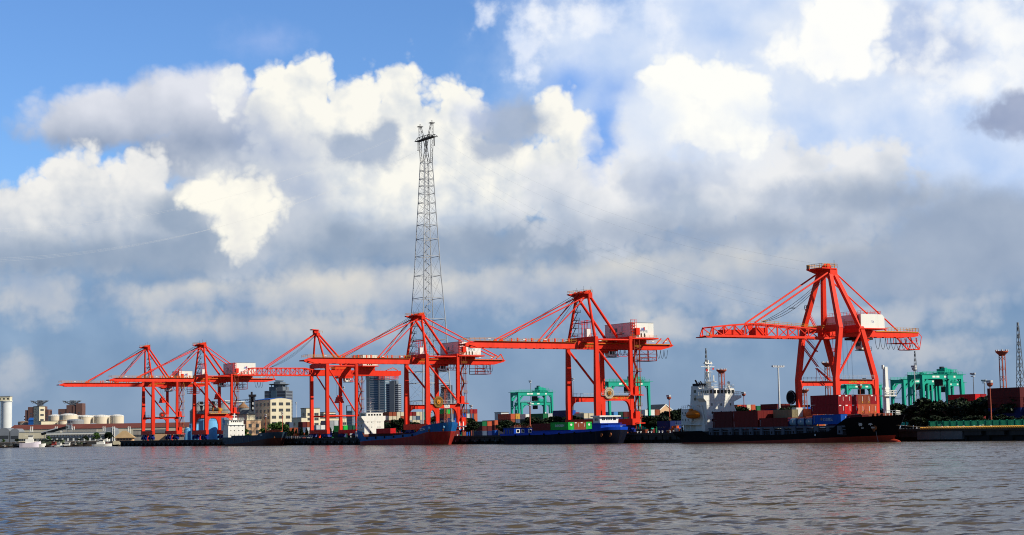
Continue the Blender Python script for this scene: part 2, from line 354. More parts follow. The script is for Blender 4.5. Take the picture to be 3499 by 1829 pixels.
def copy_tree(o, parent=None):
    c = o.copy(); COL.objects.link(c)
    if parent is not None: c.parent = parent
    for ch in list(o.children): copy_tree(ch, c)
    return c
def words(name, text, size, mat, parent, loc, rot, align='CENTER', bold=0.0, sx=1.0):
    cu = bpy.data.curves.new(name, 'FONT'); cu.body = text; cu.size = size; cu.align_x = align; cu.align_y = 'CENTER'
    cu.extrude = 0.02; cu.offset = bold; cu.materials.append(mat)
    o = bpy.data.objects.new(name, cu); COL.objects.link(o); o.parent = parent; o.location = loc; o.rotation_euler = rot; o.scale = (sx, 1, 1)
    return o
FACE_E = (R_(90), 0, R_(90))      # lettering on a face looking along +x (towards the near end of the quay)
FACE_N = (R_(90), 0, 0)           # lettering on a face looking along -y (towards the water)
# ------------------------------------------------------------------ river, land, quay
import numpy as np
def water_material():
    m = bpy.data.materials.new('muddy_river_water'); m.use_nodes = True
    nt = m.node_tree; N = nt.nodes; L = nt.links; b = N['Principled BSDF']
    geo = N.new('ShaderNodeNewGeometry')
    def noise(scale, sx, sy, rot, det, rough=0.55):
        mp = N.new('ShaderNodeMapping'); mp.inputs['Scale'].default_value = (sx, sy, 1); mp.inputs['Rotation'].default_value = (0, 0, rot)
        L.new(geo.outputs['Position'], mp.inputs[0])
        n = N.new('ShaderNodeTexNoise'); n.inputs['Scale'].default_value = scale; n.inputs['Detail'].default_value = det; n.inputs['Roughness'].default_value = rough
        L.new(mp.outputs[0], n.inputs['Vector']); return n.outputs[0]
    big = noise(0.03, 0.5, 1.0, 0.3, 4)
    # unresolved ripples tilt the surface: two scales of chop, gusts making some areas rougher
    def chop(scale, rot, det, amt):
        mp = N.new('ShaderNodeMapping'); mp.inputs['Scale'].default_value = (0.45, 1.0, 1); mp.inputs['Rotation'].default_value = (0, 0, rot)
        L.new(geo.outputs['Position'], mp.inputs[0])
        n = N.new('ShaderNodeTexNoise'); n.inputs['Scale'].default_value = scale; n.inputs['Detail'].default_value = det; n.inputs['Roughness'].default_value = 0.6
        L.new(mp.outputs[0], n.inputs['Vector'])
        s1 = N.new('ShaderNodeVectorMath'); s1.operation = 'SUBTRACT'; L.new(n.outputs['Color'], s1.inputs[0]); s1.inputs[1].default_value = (0.5, 0.5, 0.5)
        s2 = N.new('ShaderNodeVectorMath'); s2.operation = 'MULTIPLY'; L.new(s1.outputs[0], s2.inputs[0]); s2.inputs[1].default_value = (amt, amt, 0); return s2.outputs[0]
    gust = N.new('ShaderNodeMapRange'); L.new(noise(0.045, 0.35, 1.0, 0.25, 4, 0.65), gust.inputs[0]); gust.inputs[1].default_value = 0.35; gust.inputs[2].default_value = 0.65; gust.inputs[3].default_value = 0.45; gust.inputs[4].default_value = 1.35
    ad = N.new('ShaderNodeVectorMath'); ad.operation = 'ADD'; L.new(chop(0.55, 0.15, 3, CHOP), ad.inputs[0]); L.new(chop(2.2, -0.2, 2, CHOP * 0.9), ad.inputs[1])
    sc = N.new('ShaderNodeVectorMath'); sc.operation = 'SCALE'; L.new(ad.outputs[0], sc.inputs[0]); L.new(gust.outputs[0], sc.inputs['Scale'])
    a2 = N.new('ShaderNodeVectorMath'); a2.operation = 'ADD'; L.new(geo.outputs['Normal'], a2.inputs[0]); L.new(sc.outputs[0], a2.inputs[1])
    nn = N.new('ShaderNodeVectorMath'); nn.operation = 'NORMALIZE'; L.new(a2.outputs[0], nn.inputs[0]); L.new(nn.outputs[0], b.inputs['Normal'])
    mr = N.new('ShaderNodeMapRange'); L.new(big, mr.inputs[0]); mr.inputs[1].default_value = 0.35; mr.inputs[2].default_value = 0.65
    mx = N.new('ShaderNodeMix'); mx.data_type = 'RGBA'; L.new(mr.outputs[0], mx.inputs[0])
    mx.inputs[6].default_value = (0.090, 0.070, 0.043, 1); mx.inputs[7].default_value = (0.112, 0.085, 0.051, 1)
    L.new(mx.outputs[2], b.inputs['Base Color'])
    b.inputs['Roughness'].default_value = 0.16; b.inputs['IOR'].default_value = 1.33; b.inputs['Specular IOR Level'].default_value = 0.14
    return m
def river():
    """one sheet: wind-chopped waves between the viewer's bank and the quay, flat water beyond"""
    rs = np.random.RandomState(3)
    ys = [28.0]
    while ys[-1] < 1215: ys.append(ys[-1] + max(0.15, ys[-1] * 0.0026))
    ys = np.array(ys); nc = 640; t = np.linspace(-1, 1, nc)
    Y = np.repeat(ys[:, None], nc, 1); X = t[None, :] * (ys[:, None] * 0.40 + 16)
    res = np.maximum(ys * 0.0026, 2 * (ys * 0.40 + 16) / nc)[:, None]
    Z = np.zeros_like(X); wind = math.radians(248)
    for k in range(80):
        lam = 0.45 * (4.2 / 0.45) ** rs.rand(); th = wind + rs.normal(0, 0.62); ph = rs.rand() * 6.283
        kx, ky = 2 * math.pi / lam * math.cos(th), 2 * math.pi / lam * math.sin(th)
        amp = WAVE * 0.005 * lam ** 0.92 * (0.4 + rs.rand())
        fade = np.clip((lam / res - 2.2) / 2.0, 0, 1)
        g = 0.65 + 0.35 * np.sin(X * kx * 0.07 + Y * ky * 0.07 + ph * 3) * np.sin(X * 0.021 * (1 + k % 3) + Y * 0.033 + ph)
        w = np.sin(kx * X + ky * Y + ph + 0.7 * np.sin(0.31 * ky * X - 0.27 * kx * Y + ph))
        Z += amp * fade * g * (w + 0.22 * np.cos(2 * (kx * X + ky * Y + ph)))
    Z *= (0.75 + 0.45 * np.sin(X * 0.017 + 1.3 + 0.8 * np.sin(Y * 0.02)) * np.sin(Y * 0.026 + 0.5 * np.sin(X * 0.03)))
    Z *= np.clip((1215 - ys) / 60, 0, 1)[:, None] * np.clip((ys - 28) / 3, 0, 1)[:, None]
    edge = np.clip((1 - np.abs(t)) / 0.02, 0, 1)[None, :]; Z *= edge
    v = np.stack([X, Y, Z], -1).reshape(-1, 3); nr = len(ys)
    i = np.arange((nr - 1) * nc).reshape(nr - 1, nc)[:, :-1].reshape(-1); q = np.stack([i, i + 1, i + nc + 1, i + nc], -1)
    me = bpy.data.meshes.new('river_water')
    # flat water all round the chopped sheet
    far = 9000.0; o = len(v); x0, x1 = 28 * 0.4 + 16, ys[-1] * 0.4 + 16; yE = ys[-1]
    ex = np.array([(-far, -900, 0), (far, -900, 0), (far, 28, 0), (-far, 28, 0), (-x0, 28, 0), (x0, 28, 0), (-x1, yE, 0), (x1, yE, 0), (-far, yE, 0), (far, yE, 0), (-far, far, 0), (far, far, 0)], float)
    ef = [(o, o + 1, o + 2, o + 3), (o + 3, o + 4, o + 6, o + 8), (o + 5, o + 2, o + 9, o + 7), (o + 8, o + 9, o + 11, o + 10)]
    v = np.concatenate([v, ex]); q = np.concatenate([q, np.array(ef)]); nq = len(q)
    me.vertices.add(len(v)); me.vertices.foreach_set('co', v.ravel()); me.loops.add(nq * 4); me.loops.foreach_set('vertex_index', q.ravel().astype(np.int32))
    me.polygons.add(nq); me.polygons.foreach_set('loop_start', np.arange(nq, dtype=np.int32) * 4); me.polygons.foreach_set('use_smooth', np.ones(nq, dtype=bool)); me.update(calc_edges=True); me.validate()
    me.materials.append(water_material()); ob = bpy.data.objects.new('river_water', me); COL.objects.link(ob); tag(ob, kind='structure')
WAVE, CHOP = 1.1, 1.6
river()

CONC = paint('quay_concrete', (0.055, 0.055, 0.052), 0.85, 0.3, 0.25, (0.03, 0.03, 0.03), 0.8, True)
CONCD = paint('wet_dark_concrete', (0.022, 0.022, 0.022), 0.7, 0.3, 0.3)
CONCL = paint('pale_concrete', (0.17, 0.17, 0.165), 0.85, 0.15, 0.4, (0.1, 0.1, 0.1), 0.5)
ASPH = paint('yard_asphalt', (0.055, 0.055, 0.055), 0.9, 0.2, 0.05)
# land: one sheet behind the quay and the far bank, out to the horizon
mb = MB()
A0, A1 = -678.0, 400.0
BANKY = 1205.0
c1 = Q(A0, 1.0, 3.2); c2 = Q(A1, 1.0, 3.2)
p = [c2, c1, Q(A0, 60, 3.2), Vector((-225, BANKY, 3.2)), Vector((-4000, BANKY, 3.2)), Vector((-6000, 9000, 3.2)), Vector((8000, 9000, 3.2)), Vector((5000, c2.y, 3.2))]
mb.poly(p, [tuple(range(len(p)))])
q = [Vector((v.x, v.y, -2)) for v in p[:5]]
mb.poly([*p[:5], *q], [(i, i + 1, 6 + i, 5 + i) for i in range(4)])
tag(mb.build('land', ASPH, fix=False), kind='structure')
# ------------------------------------------------------------------ the quay cranes
class CB(MB):
    """crane part: heights are given above the river, the crane's empty stands on the quay"""
    def build(s, name, mat, parent, **k):
        top = parent
        o = MB.build(s, name, mat, parent, **k)
        if parent.parent is None: o.location = (0, 0, -GZ)
        return o

def bogies(root, x, y, n=2):
    """blue wheel truck under one leg corner"""
    m = CB()
    m.prism([(x - 1.6, 6.9), (x + 1.6, 6.9), (x + 2.9, 5.9), (x + 2.9, 5.3), (x - 2.9, 5.3), (x - 2.9, 5.9)], 1, y - 0.6, y + 0.6)
    for s in (-2.05, 2.05):
        c = x + s
        m.prism([(c - 0.7, 5.6), (c + 0.7, 5.6), (c + 1.85, 4.7), (c + 1.85, 3.95), (c - 1.85, 3.95), (c - 1.85, 4.7)], 1, y - 0.8, y + 0.8)
        m.box(c - 0.6, c + 0.6, y - 1.25, y - 0.8, 4.2, 5.5); m.box(c - 0.5, c + 0.7, y + 0.8, y + 1.2, 4.1, 5.6); m.box(c - 1.5, c - 0.8, y - 1.1, y - 0.8, 4.0, 4.8)
    m.box(x - 4.4, x - 3.85, y - 0.5, y + 0.5, 3.9, 5.0); m.box(x + 3.85, x + 4.4, y - 0.5, y + 0.5, 3.9, 5.0)
    o = m.build('bogie', NAVY, root)
    w = MB()
    for s in (-3.0, -1.15, 1.15, 3.0): w.disc((x + s, y, 3.75), 1, 0.44, 12, 0.3)
    w.each('wheel', DARK, o)

def leg(root, p, q, w0, h0, w1, h1, mat):
    m = CB(); m.beam(p, q, w0, h0, w1, h1, up=(0, 1, 0)); return m.build('leg', mat, root)

STAIR = paint('grimy_stair_red', (0.26, 0.030, 0.018), 0.6, 0.35, 0.8, (0.05, 0.03, 0.025), 0.8)
def stairs(root, x, y0, y1, z0, z1, dz, mat, half=0.8, shade=False):
    """zigzag stair tower beside a landside leg"""
    m = CB()
    for px in (x - half, x + half):
        for py in (y0, y1): m.beam((px, py, z0), (px, py, z1), 0.22)
    z = z0; k = 0; r = CB()
    while z + dz <= z1 + 0.01:
        a, b = (y0 + 0.3, y1 - 0.3) if k % 2 == 0 else (y1 - 0.3, y0 + 0.3)
        for px in (x - half * 0.8, x - 0.05):
            m.beam((px, a, z), (px, b, z + dz), 0.14, 0.42)
        n = 9
        for i in range(n):
            t = (i + 0.5) / n; m.box(x - half * 0.8, x - 0.05, a + (b - a) * t - 0.13, a + (b - a) * t + 0.13, z + dz * t - 0.06, z + dz * t + 0.06)
        m.box(x - half, x + half, y1 - 0.2, y1 + 0.75, z + dz - 0.2, z + dz)
        m.box(x - half, x + half, y0 - 0.2, y0 + 0.5, z + dz - 0.2, z + dz)
        m.beam((x - half, y0, z + dz), (x - half, y1, z + dz), 0.1); m.beam((x + half, y0, z + dz), (x + half, y1, z + dz), 0.1)
        r.rail([(x + half, y0, z + dz), (x + half, y1 + 0.7, z + dz), (x - half, y1 + 0.7, z + dz)], 1.0, 1.2, 0.03)
        if shade: r.rail([(x + half, y1 + 0.9, z + 0.2), (x + half, y1 + 0.4, z + dz * 0.7)], 0.8, 0.6, 0.05)
        z += dz; k += 1
    o = m.build('stair_tower', STAIR, root); r.build('handrail', YEL, o)
    return o

def reel(root, x, y, z, R, mat, hubmat, n=28, spoke=True):
    m = CB(); m.disc((x, y, z), 0, R * 0.80, 32, 0.12)
    m.disc((x, y, z), 0, R * 0.86, 32, 0.5, R * 0.72)
    for i in range(n):
        a = 2 * math.pi * i / n
        m.beam((x + 0.22, y + math.cos(a) * R * 0.3, z + math.sin(a) * R * 0.3), (x + 0.22, y + math.cos(a) * R, z + math.sin(a) * R), 0.09, 0.12)
        m.beam((x - 0.22, y + math.cos(a) * R * 0.6, z + math.sin(a) * R * 0.6), (x - 0.22, y + math.cos(a) * R, z + math.sin(a) * R), 0.09, 0.12)
    o = m.build('cable_reel', mat, root)
    h = MB(); h.disc((x + 0.3, y, z), 0, R * 0.36, 20, 0.5); h.disc((x + 0.6, y, z), 0, R * 0.15, 12, 0.4)
    for i in range(6):
        a = math.pi * i / 3; h.beam((x + 0.5, y, z), (x + 0.5, y + math.cos(a) * R * 0.34, z + math.sin(a) * R * 0.34), 0.14)
    h.build('hub', hubmat, o)

def apex(root, zt, y, hx, big=1.0):
    """head of the mast: cross beam, sheave nests, platforms with yellow rails"""
    m = CB()
    m.box(-hx - 0.9, hx + 0.9, y - 0.8, y + 0.9, zt - 2.6, zt - 0.9)
    m.prism([(y - 4.2 * big, zt - 0.7), (y + 0.8, zt - 0.5), (y + 0.8, zt - 1.1), (y - 0.6, zt - 2.0), (y - 4.2 * big, zt - 1.0)], 0, -hx - 0.5, -hx + 1.1)
    m.prism([(y - 2.8 * big, zt - 0.7), (y + 0.8, zt - 0.5), (y + 0.8, zt - 1.1), (y - 2.8 * big, zt - 1.0)], 0, -hx + 1.0, hx + 0.8)
    for sx in (-hx + 0.3, 0, hx - 0.3):
        m.disc((sx, y - 0.9, zt - 0.6), 0, 0.75, 14, 0.35); m.disc((sx, y + 0.5, zt - 0.2), 0, 0.6, 14, 0.3)
    m.box(-hx * 0.6, -hx * 0.1, y - 0.9, y + 0.5, zt - 0.9, zt + 0.1); m.box(hx * 0.3, hx * 0.9, y - 0.6, y + 0.8, zt - 0.9, zt + 0.3)
    m.beam((-hx, y - 2.2, zt - 0.7), (hx, y - 2.2, zt - 0.7), 0.2, 0.5)
    o = m.build('apex_head', RED, root)
    r = MB()
    r.rail([(-hx - 0.5, y - 4.0 * big, zt - 0.7), (hx + 0.8, y - 2.7 * big, zt - 0.7), (hx + 1.0, y + 1.0, zt - 0.7), (-hx - 0.6, y + 1.0, zt - 0.7), (-hx - 0.5, y - 4.0 * big, zt - 0.7)], 1.1, 1.1, 0.03)
    r.build('platform_rail', YEL, o)
    a = MB()
    for sx, sy, hh in ((-hx, y, 1.8), (0.2, y + 0.3, 2.2), (hx, y + 0.9, 1.7)): a.tube((sx, sy, zt - 0.7), (sx, sy, zt + hh), 0.05, 5)
    a.each('antenna', DARK, o)

def house(root, x0, x1, y0, y1, z0, z1, chamfer=0.0, logo=True, glyphs=None):
    m = CB()
    if chamfer: m.prism([(y0, z0), (y1, z0), (y1, z1 - chamfer), (y1 - chamfer, z1), (y0 + chamfer * 0.3, z1), (y0, z1 - 0.2)], 0, x0, x1)
    else: m.box(x0, x1, y0, y1, z0, z1)
    o = m.build('machinery_house', WHT, root)
    r = MB(); r.box(x0 - 0.12, x1 + 0.12, y0 - 0.12, y1 + 0.12, z1 + 0.004, z1 + 0.12); r.build('roof', GRYP, o)
    wv = MB(); n = 3; span = (y1 - y0)
    for i in range(n):
        c = y0 + span * (0.30 + 0.145 * i); wv.box(x1 - 0.05, x1 + 0.04, c - 0.32, c + 0.32, z0 + 0.2, z0 + 1.7)
    wv.box(x0 + 3.2, x0 + 4.2, y0 - 0.04, y0 + 0.05, z0 + 2.6, z0 + 4.0); wv.box(x0 + 7.0, x0 + 8.2, y0 - 0.04, y0 + 0.05, z0 + 2.6, z0 + 4.0)
    wv.box(x0 + 6.2, x0 + 12.8, y0 - 0.04, y0 + 0.05, z0 + 1.5, z0 + 1.9)
    wv.each('window', GLASS, o)
    ac = MB(); ac.box(x0 + 4.9, x0 + 6.3, y0 - 0.7, y0 - 0.045, z0 + 2.2, z0 + 4.4); ac.box(x0 + 9.8, x0 + 11.6, y0 - 0.7, y0 - 0.045, z0 + 2.4, z0 + 4.7)
    ac.each('air_conditioner', WHT, o)
    rl = MB(); rl.rail([(x0 - 0.6, y0 - 1.0, z0 - 0.1), (x1 + 0.9, y0 - 1.0, z0 - 0.1), (x1 + 0.9, y1 + 0.8, z0 - 0.1)], 1.1, 1.6, 0.03)
    rl.build('railing', YEL, o)
    if logo:
        cy, cz = y0 + span * 0.52, z0 + (z1 - z0) * 0.62; e = x1 + 0.012
        b = MB(); b.box(x1 - 0.02, e, cy - 0.8, cy + 0.5, cz - 0.45, cz + 0.25); b.box(x1 - 0.02, e, cy - 1.2, cy + 0.9, cz - 0.85, cz - 0.65); b.box(x1 - 0.02, e, cy - 1.2, cy - 1.0, cz - 0.65, cz - 0.4)
        lo = b.build('logo', LOGOB, o)
        c = MB(); c.box(x1 - 0.02, e + 0.004, cy + 0.52, cy + 0.95, cz - 0.62, cz + 0.55); c.box(x1 - 0.02, e + 0.004, cy + 0.3, cy + 0.52, cz + 0.3, cz + 0.55); c.build('logo_bar', LOGOR, lo)
        wd = MB()
        wd.box(e - 0.004, e + 0.006, cy - 0.6, cy - 0.35, cz - 0.15, cz + 0.1); wd.box(e - 0.004, e + 0.006, cy - 0.1, cy + 0.15, cz - 0.15, cz + 0.1); wd.each('logo_window', WHT, lo)
    if glyphs:
        for i, ch in enumerate(glyphs):
            words('lettering', ch, 1.15, GRYP, o, (x1 + 0.01, y0 + span * (0.30 + 0.125 * i), z0 + 2.4), FACE_E)
    return o

def cab(root, x, y0, y1, z0, z1):
    m = CB(); m.prism([(y0 + 0.1, z0 + 0.2), (y0 - 0.25, z0 + 1.0), (y0, z1), (y1, z1), (y1, z0)], 0, x - 1.3, x + 1.3)
    o = m.build('operator_cab', WHT, root)
    w = MB(); w.box(x + 1.28, x + 1.33, y0 + 0.25, y0 + 1.2, z0 + 0.9, z1 - 0.35); w.box(x + 1.28, x + 1.33, y0 + 1.45, y0 + 2.2, z0 + 0.9, z1 - 0.35)
    w.box(x - 1.0, x + 1.0, y0 - 0.2, y0 - 0.06, z0 + 1.0, z1 - 0.4)
    w.each('window', GLASS, o)
    d = MB(); d.box(x - 1.5, x + 1.5, y0 - 0.3, y1 + 1.2, z0 - 0.15, z0 - 0.004); d.rail([(x + 1.4, y1, z0), (x + 1.4, y1 + 1.2, z0), (x - 1.4, y1 + 1.2, z0)], 1.0, 1, 0.04); d.build('cab_deck', DARK, o)

def festoon(root, x, y0, y1, z, n, drop):
    m = CB()
    st = (y1 - y0) / n
    for i in range(n):
        pts = []
        for k in range(11):
            t = k / 10; pts.append((x, y0 + st * (i + t), z - drop * (1 - (2 * t - 1) ** 2) ** 0.75))
        m.path(pts, 0.085, 4)
    m.build('festoon_cable', CABLE, root)

def spreader(root, x, y, z, ztop):
    m = CB(); m.box(x - 2.6, x + 2.6, y - 0.9, y + 0.9, z + 0.9, z + 1.9); m.box(x - 1.6, x + 1.6, y - 1.1, y + 1.1, z + 1.9, z + 2.9)
    m.prism([(x - 3.4, z), (x + 3.4, z), (x + 2.6, z + 0.95), (x - 2.6, z + 0.95)], 1, y - 1.1, y + 1.1)
    for sx in (-2.2, 2.2): m.disc((x + sx * 0.6, y, z + 3.3), 1, 0.55, 14, 0.5)
    o = m.build('spreader', RED, root)
    r = MB()
    for sx in (-1.3, 1.3):
        for sy in (-0.7, 0.7): r.tube((x + sx, y + sy, z + 3.2), (x + sx * 0.8, y + sy, ztop), 0.045, 4)
    r.build('hoist_rope', CABLE, o)

def cage(root, y0, y1, z0, z1, hx=2.6):
    m = CB()
    for y in (y0, (y0 + y1) / 2, y1):
        for x in (-hx, hx): m.beam((x, y, z0), (x, y, z1), 0.22)
        m.beam((-hx, y, z0), (hx, y, z0), 0.2)
    for z in (z0, z0 + (z1 - z0) * 0.3, z0 + (z1 - z0) * 0.62):
        for x in (-hx, hx): m.beam((x, y0, z), (x, y1, z), 0.2)
    m.beam((hx, y0, z0), (hx, y1, z1), 0.1); m.beam((hx, y1, z0), (hx, y0, z1), 0.1)
    m.box(-hx, hx, y0, y1, z0 - 0.12, z0 - 0.02)
    n = int((y1 - y0) / 0.7)
    for i in range(n): m.beam((hx, y0 + (i + .5) * (y1 - y0) / n, z0), (hx, y0 + (i + .5) * (y1 - y0) / n, z0 + 1.2), 0.06)
    m.build('service_platform', STAIR, root)

def portal(root, x, b1, b2, z0, z1, thick, fl=2.2, drop=3.2, mat=None):
    """cross beam of a side frame with curved haunches"""
    i1, i2 = b1 + 0.7, b2 - 0.7
    prof = [(i1, z1), (i2, z1), (i2, z0 - drop)]
    for k in range(6):
        t = k / 5 * math.pi / 2; prof.append((i2 - 0.35 - fl * (1 - math.cos(t)), z0 - drop * (1 - math.sin(t)) * 0.92))
    for k in range(6):
        t = (5 - k) / 5 * math.pi / 2; prof.append((i1 + 0.35 + fl * (1 - math.cos(t)), z0 - drop * (1 - math.sin(t)) * 0.92))
    prof.append((i1, z0 - drop))
    m = CB(); m.prism(prof, 0, x - thick / 2, x + thick / 2); o = m.build('portal_beam', mat or RED, root)
    r = MB(); r.rail([(x + thick / 2 + 0.5, i1 + 0.6, z1), (x + thick / 2 + 0.5, i2 - 0.6, z1)], 1.15, 1.5, 0.04)
    r.box(x + thick / 2, x + thick / 2 + 0.6, i1 + 0.6, i2 - 0.6, z1 - 0.1, z1)
    r.build('walkway_rail', STEELW, o)
    return o

def box_crane(name, a0, label, w=9.4, b1=3.0, b2=18.2, zg=(34.7, 37.1), zap=56.0, tip=-48.0, end=43.0, pz=(15.4, 17.4), sz=(6.4, 8.8), legtop=38.9,
              stays=((-33, 1), (-14.4, 1)), rear=False, hs=(-8.4, 8.9, 19.2, 29.4, 38.7, 44.3), reel_kind='beige', text=None, sign=False, glyphs=None, spread=(11.0, 26.5),
              mhx=4.1, rearfeet=44.0, thin=False, shade=False, cage_=(27, 35), mastfoot=8.7, apexy=4.0):
    root = empty(name, Q(a0, 0, GZ), QROT, label, 'crane', 'red quay cranes')
    g0, g1 = zg
    for sx in (-w, w):
        # waterside leg: flared below the portal
        m = CB(); m.beam((sx, b1, sz[1] - 0.05), (sx, b1 + 0.1, pz[0] - 0.5), 1.45, 1.9, 1.6, 2.3, up=(0, 1, 0)); m.beam((sx, b1 + 0.1, pz[0] - 0.5), (sx, b1, legtop), 1.6, 2.3, 1.05, 1.3, up=(0, 1, 0))
        m.build('leg', RED, root)
        m = CB(); m.beam((sx, b2, sz[1] - 0.05), (sx, b2, pz[0] - 0.5), 1.25, 1.5, 1.35, 1.7, up=(0, 1, 0)); m.beam((sx, b2, pz[0] - 0.5), (sx, b2, legtop + 0.2), 1.35, 1.7, 1.1, 1.3, up=(0, 1, 0))
        m.build('leg', RED, root)
        po = portal(root, sx, b1, b2, pz[0], pz[1], 1.15, fl=1.6 if thin else 2.4, drop=1.6 if thin else 3.6)
        m = CB(); m.tube((sx, b1 + 0.6, g0 - 0.4), (sx, b2 - 0.4, pz[1] + 1.2), 0.42, 10); m.build('diagonal_brace', RED, root)
        m = CB(); m.tube((sx, b1 + 0.4, legtop - 1.1), (sx, b2 - 0.4, legtop - 1.1), 0.34, 8); m.build('tie_beam', RED, root)
        if sx > 0 and text: words('lettering', text, 1.25, YEL, po, (sx + 0.59, b1 + 10.2, (pz[0] + pz[1]) / 2 - 0.05), FACE_E, bold=0.02)
        if sx > 0 and sign:
            s_ = MB(); s_.box(sx + 0.58, sx + 0.64, b1 + 8.0, b1 + 10.6, pz[0] + 0.25, pz[1] - 0.2); so = s_.build('sign_board', WHT, po)
            k = MB(); k.box(sx + 0.62, sx + 0.65, b1 + 9.1, b1 + 9.8, pz[0] + 1.2, pz[0] + 1.45); k.box(sx + 0.62, sx + 0.65, b1 + 8.3, b1 + 10.2, pz[0] + 0.75, pz[0] + 0.85); k.box(sx + 0.62, sx + 0.65, b1 + 9.8, b1 + 10.3, pz[0] + 0.85, pz[0] + 1.05); k.box(sx + 0.62, sx + 0.65, b1 + 8.5, b1 + 8.8, pz[0] + 1.15, pz[0] + 1.5); k.build('sign_drawing', DARK, so)
    for y in (b1, b2):
        m = CB(); m.box(-w - 1.6, w + 1.6, y - 0.85, y + 0.85, sz[0], sz[1]); m.build('sill_beam', RED, root)
        m = CB(); m.beam((-w + 0.6, y, legtop - 0.9), (w - 0.6, y, legtop - 0.9), 1.3, 2.0); m.build('cross_beam', RED, root)
        for sx in (-w, w): bogies(root, sx * 0.72 if y == b1 else sx * 0.72, y)
        m = CB(); m.beam((0, y, 3.4), (0, y, sz[0]), 0.8); m.build('anchor_post', RED, root)
    # girder and boom: twin boxes tied together
    m = CB()
    for sx in (-2.1, 2.1):
        m.prism([(0.4, g0), (end - 5, g0), (end, g1 - 1.2), (end, g1 - 0.2), (0.4, g1)], 0, sx - 0.6, sx + 0.6)
    for y in range(2, int(end) - 2, 6): m.box(-1.5, 1.5, y, y + 0.5, g1 - 1.0, g1 - 0.3)
    m.box(-2.7, 2.7, end - 2.5, end + 0.6, g1 - 0.9, g1 - 0.5); m.beam((2.2, end - 4, g1), (2.2, end - 1.5, g1 + 2.2), 0.35); m.beam((2.2, end - 1.5, g1 + 2.2), (2.2, end, g1 - 0.4), 0.35); m.beam((-2.2, end - 4, g1), (-2.2, end - 1.5, g1 + 2.2), 0.35)
    gd = m.build('girder', RED, root)
    m = CB()
    for sx in (-2.1, 2.1):
        m.prism([(-0.2, g0), (tip + 4.5, g0), (tip + 0.6, g1 - 1.3), (tip + 4.2, g1), (-0.2, g1)], 0, sx - 0.55, sx + 0.55)
        m.disc((sx, 0.1, g1 - 0.6), 0, 1.1, 14, 1.0)
        for ys, _ in stays: m.prism([(ys - 0.9, g1), (ys + 0.9, g1), (ys + 0.5, g1 + 0.9), (ys - 0.1, g1 + 0.9)], 0, sx - 0.25, sx + 0.25)
        for ys in (-4, -10, -20, -26): m.box(sx - 0.2, sx + 0.2, ys - 0.25, ys + 0.25, g1, g1 + 1.3)
    for y in range(int(tip) + 4, -2, 6): m.box(-1.55, 1.55, y, y + 0.4, g1 - 0.9, g1 - 0.3)
    m.box(-2.6, 2.6, tip - 0.3, tip + 1.4, g1 - 1.6, g1 - 1.1)
    bo = m.build('boom', RED2, root)
    r = CB(); r.rail([(3.2, tip + 1, g1 - 0.05), (3.2, -1.5, g1 - 0.05)], 1.15, 2.0, 0.035); r.box(2.7, 3.3, tip + 1, -1.5, g1 - 0.12, g1 - 0.04)
    r.rail([(-3.2, tip + 1, g1 - 0.05), (-3.2, -1.5, g1 - 0.05)], 1.15, 2.0, 0.035); r.rail([(3.2, tip + 1, g1 - 0.05), (-3.2, tip + 1, g1 - 0.05)], 1.15, 2.0, 0.035)
    ro = r.build('boom_walkway', YEL, root)
    r = CB(); r.rail([(3.3, 1.5, g1), (3.3, end - 1, g1)], 1.1, 2.0, 0.035); r.box(2.72, 3.4, 1.5, end - 1, g1 - 0.5, g1 - 0.35); r.rail([(3.3, 2.0, g0 + 0.3), (3.3, 7.5, g0 + 0.3)], 1.1, 1.2, 0.05); r.build('girder_walkway', YEL, root)
    lm = CB()
    for y in (tip + 9, -24, -15, -6, 9, 16, 33, 39): lm.box(3.15, 3.5, y - 0.5, y + 0.5, g1 + 0.5, g1 + 0.75)
    lm.each('work_lamp', WHT, root)
    # mast
    zt = zap
    for s in (-1, 1):
        m = CB(); m.tube((s * mastfoot, b1 + 0.1, legtop), (s * mhx, apexy - 0.4, zt - 2.0), 0.55, 12, 0.48); m.build('mast_leg', RED, root)
        m = CB(); m.tube((s * mhx, apexy + 0.4, zt - 2.0), (s * mhx, 16.2, legtop + 0.2), 0.52, 12); m.build('back_brace', RED, root)
        for ys, _ in stays:
            m = CB(); m.tube((s * (mhx - 0.6), apexy - 0.9, zt - 2.0), (s * 2.1, ys, g1 + 0.7), 0.23, 8); m.build('forestay', RED2, root)
        if rear:
            m = CB(); m.tube((s * mhx, apexy + 0.6, zt - 1.6), (s * 2.1, rearfeet, g1 + 1.0), 0.27, 8); m.build('backstay', RED2, root)
    m = CB(); m.tube((-mhx * 1.6, (b1 + apexy) / 2, (legtop + zt) / 2 - 3), (mhx * 1.6, (b1 + apexy) / 2, (legtop + zt) / 2 - 3), 0.2, 6)
    m.build('mast_tie', RED, root)
    m = CB()
    for s in (-1, 1):
        for ys, _ in stays: m.tube((s * 1.4, apexy - 2.6, zt - 1.0), (s * 1.2, ys + 1.5, g1 + 0.4), 0.07, 4)
    m.build('boom_hoist_rope', CABLE, root)
    apex(root, zt, apexy, mhx)
    # ladder cage climbing the far mast leg, and the little hoist platform beside it
    m = CB()
    for k in range(5):
        z = legtop + 1 + k * 2.9; t = (z - legtop) / (zt - legtop); x = -mastfoot + (mastfoot - mhx) * t
        m.box(x - 0.6, x + 1.2, b1 + 0.6, b1 + 3.0, z, z + 0.14); m.beam((x + 0.9, b1 + 0.8, z), (x + 0.5, b1 + 2.6, z + 2.9), 0.1, 0.3)
        m.rail([(x + 1.2, b1 + 0.6, z), (x + 1.2, b1 + 3.0, z)], 1.0, 1.0, 0.045)
    m.build('mast_ladder', DARK, root)
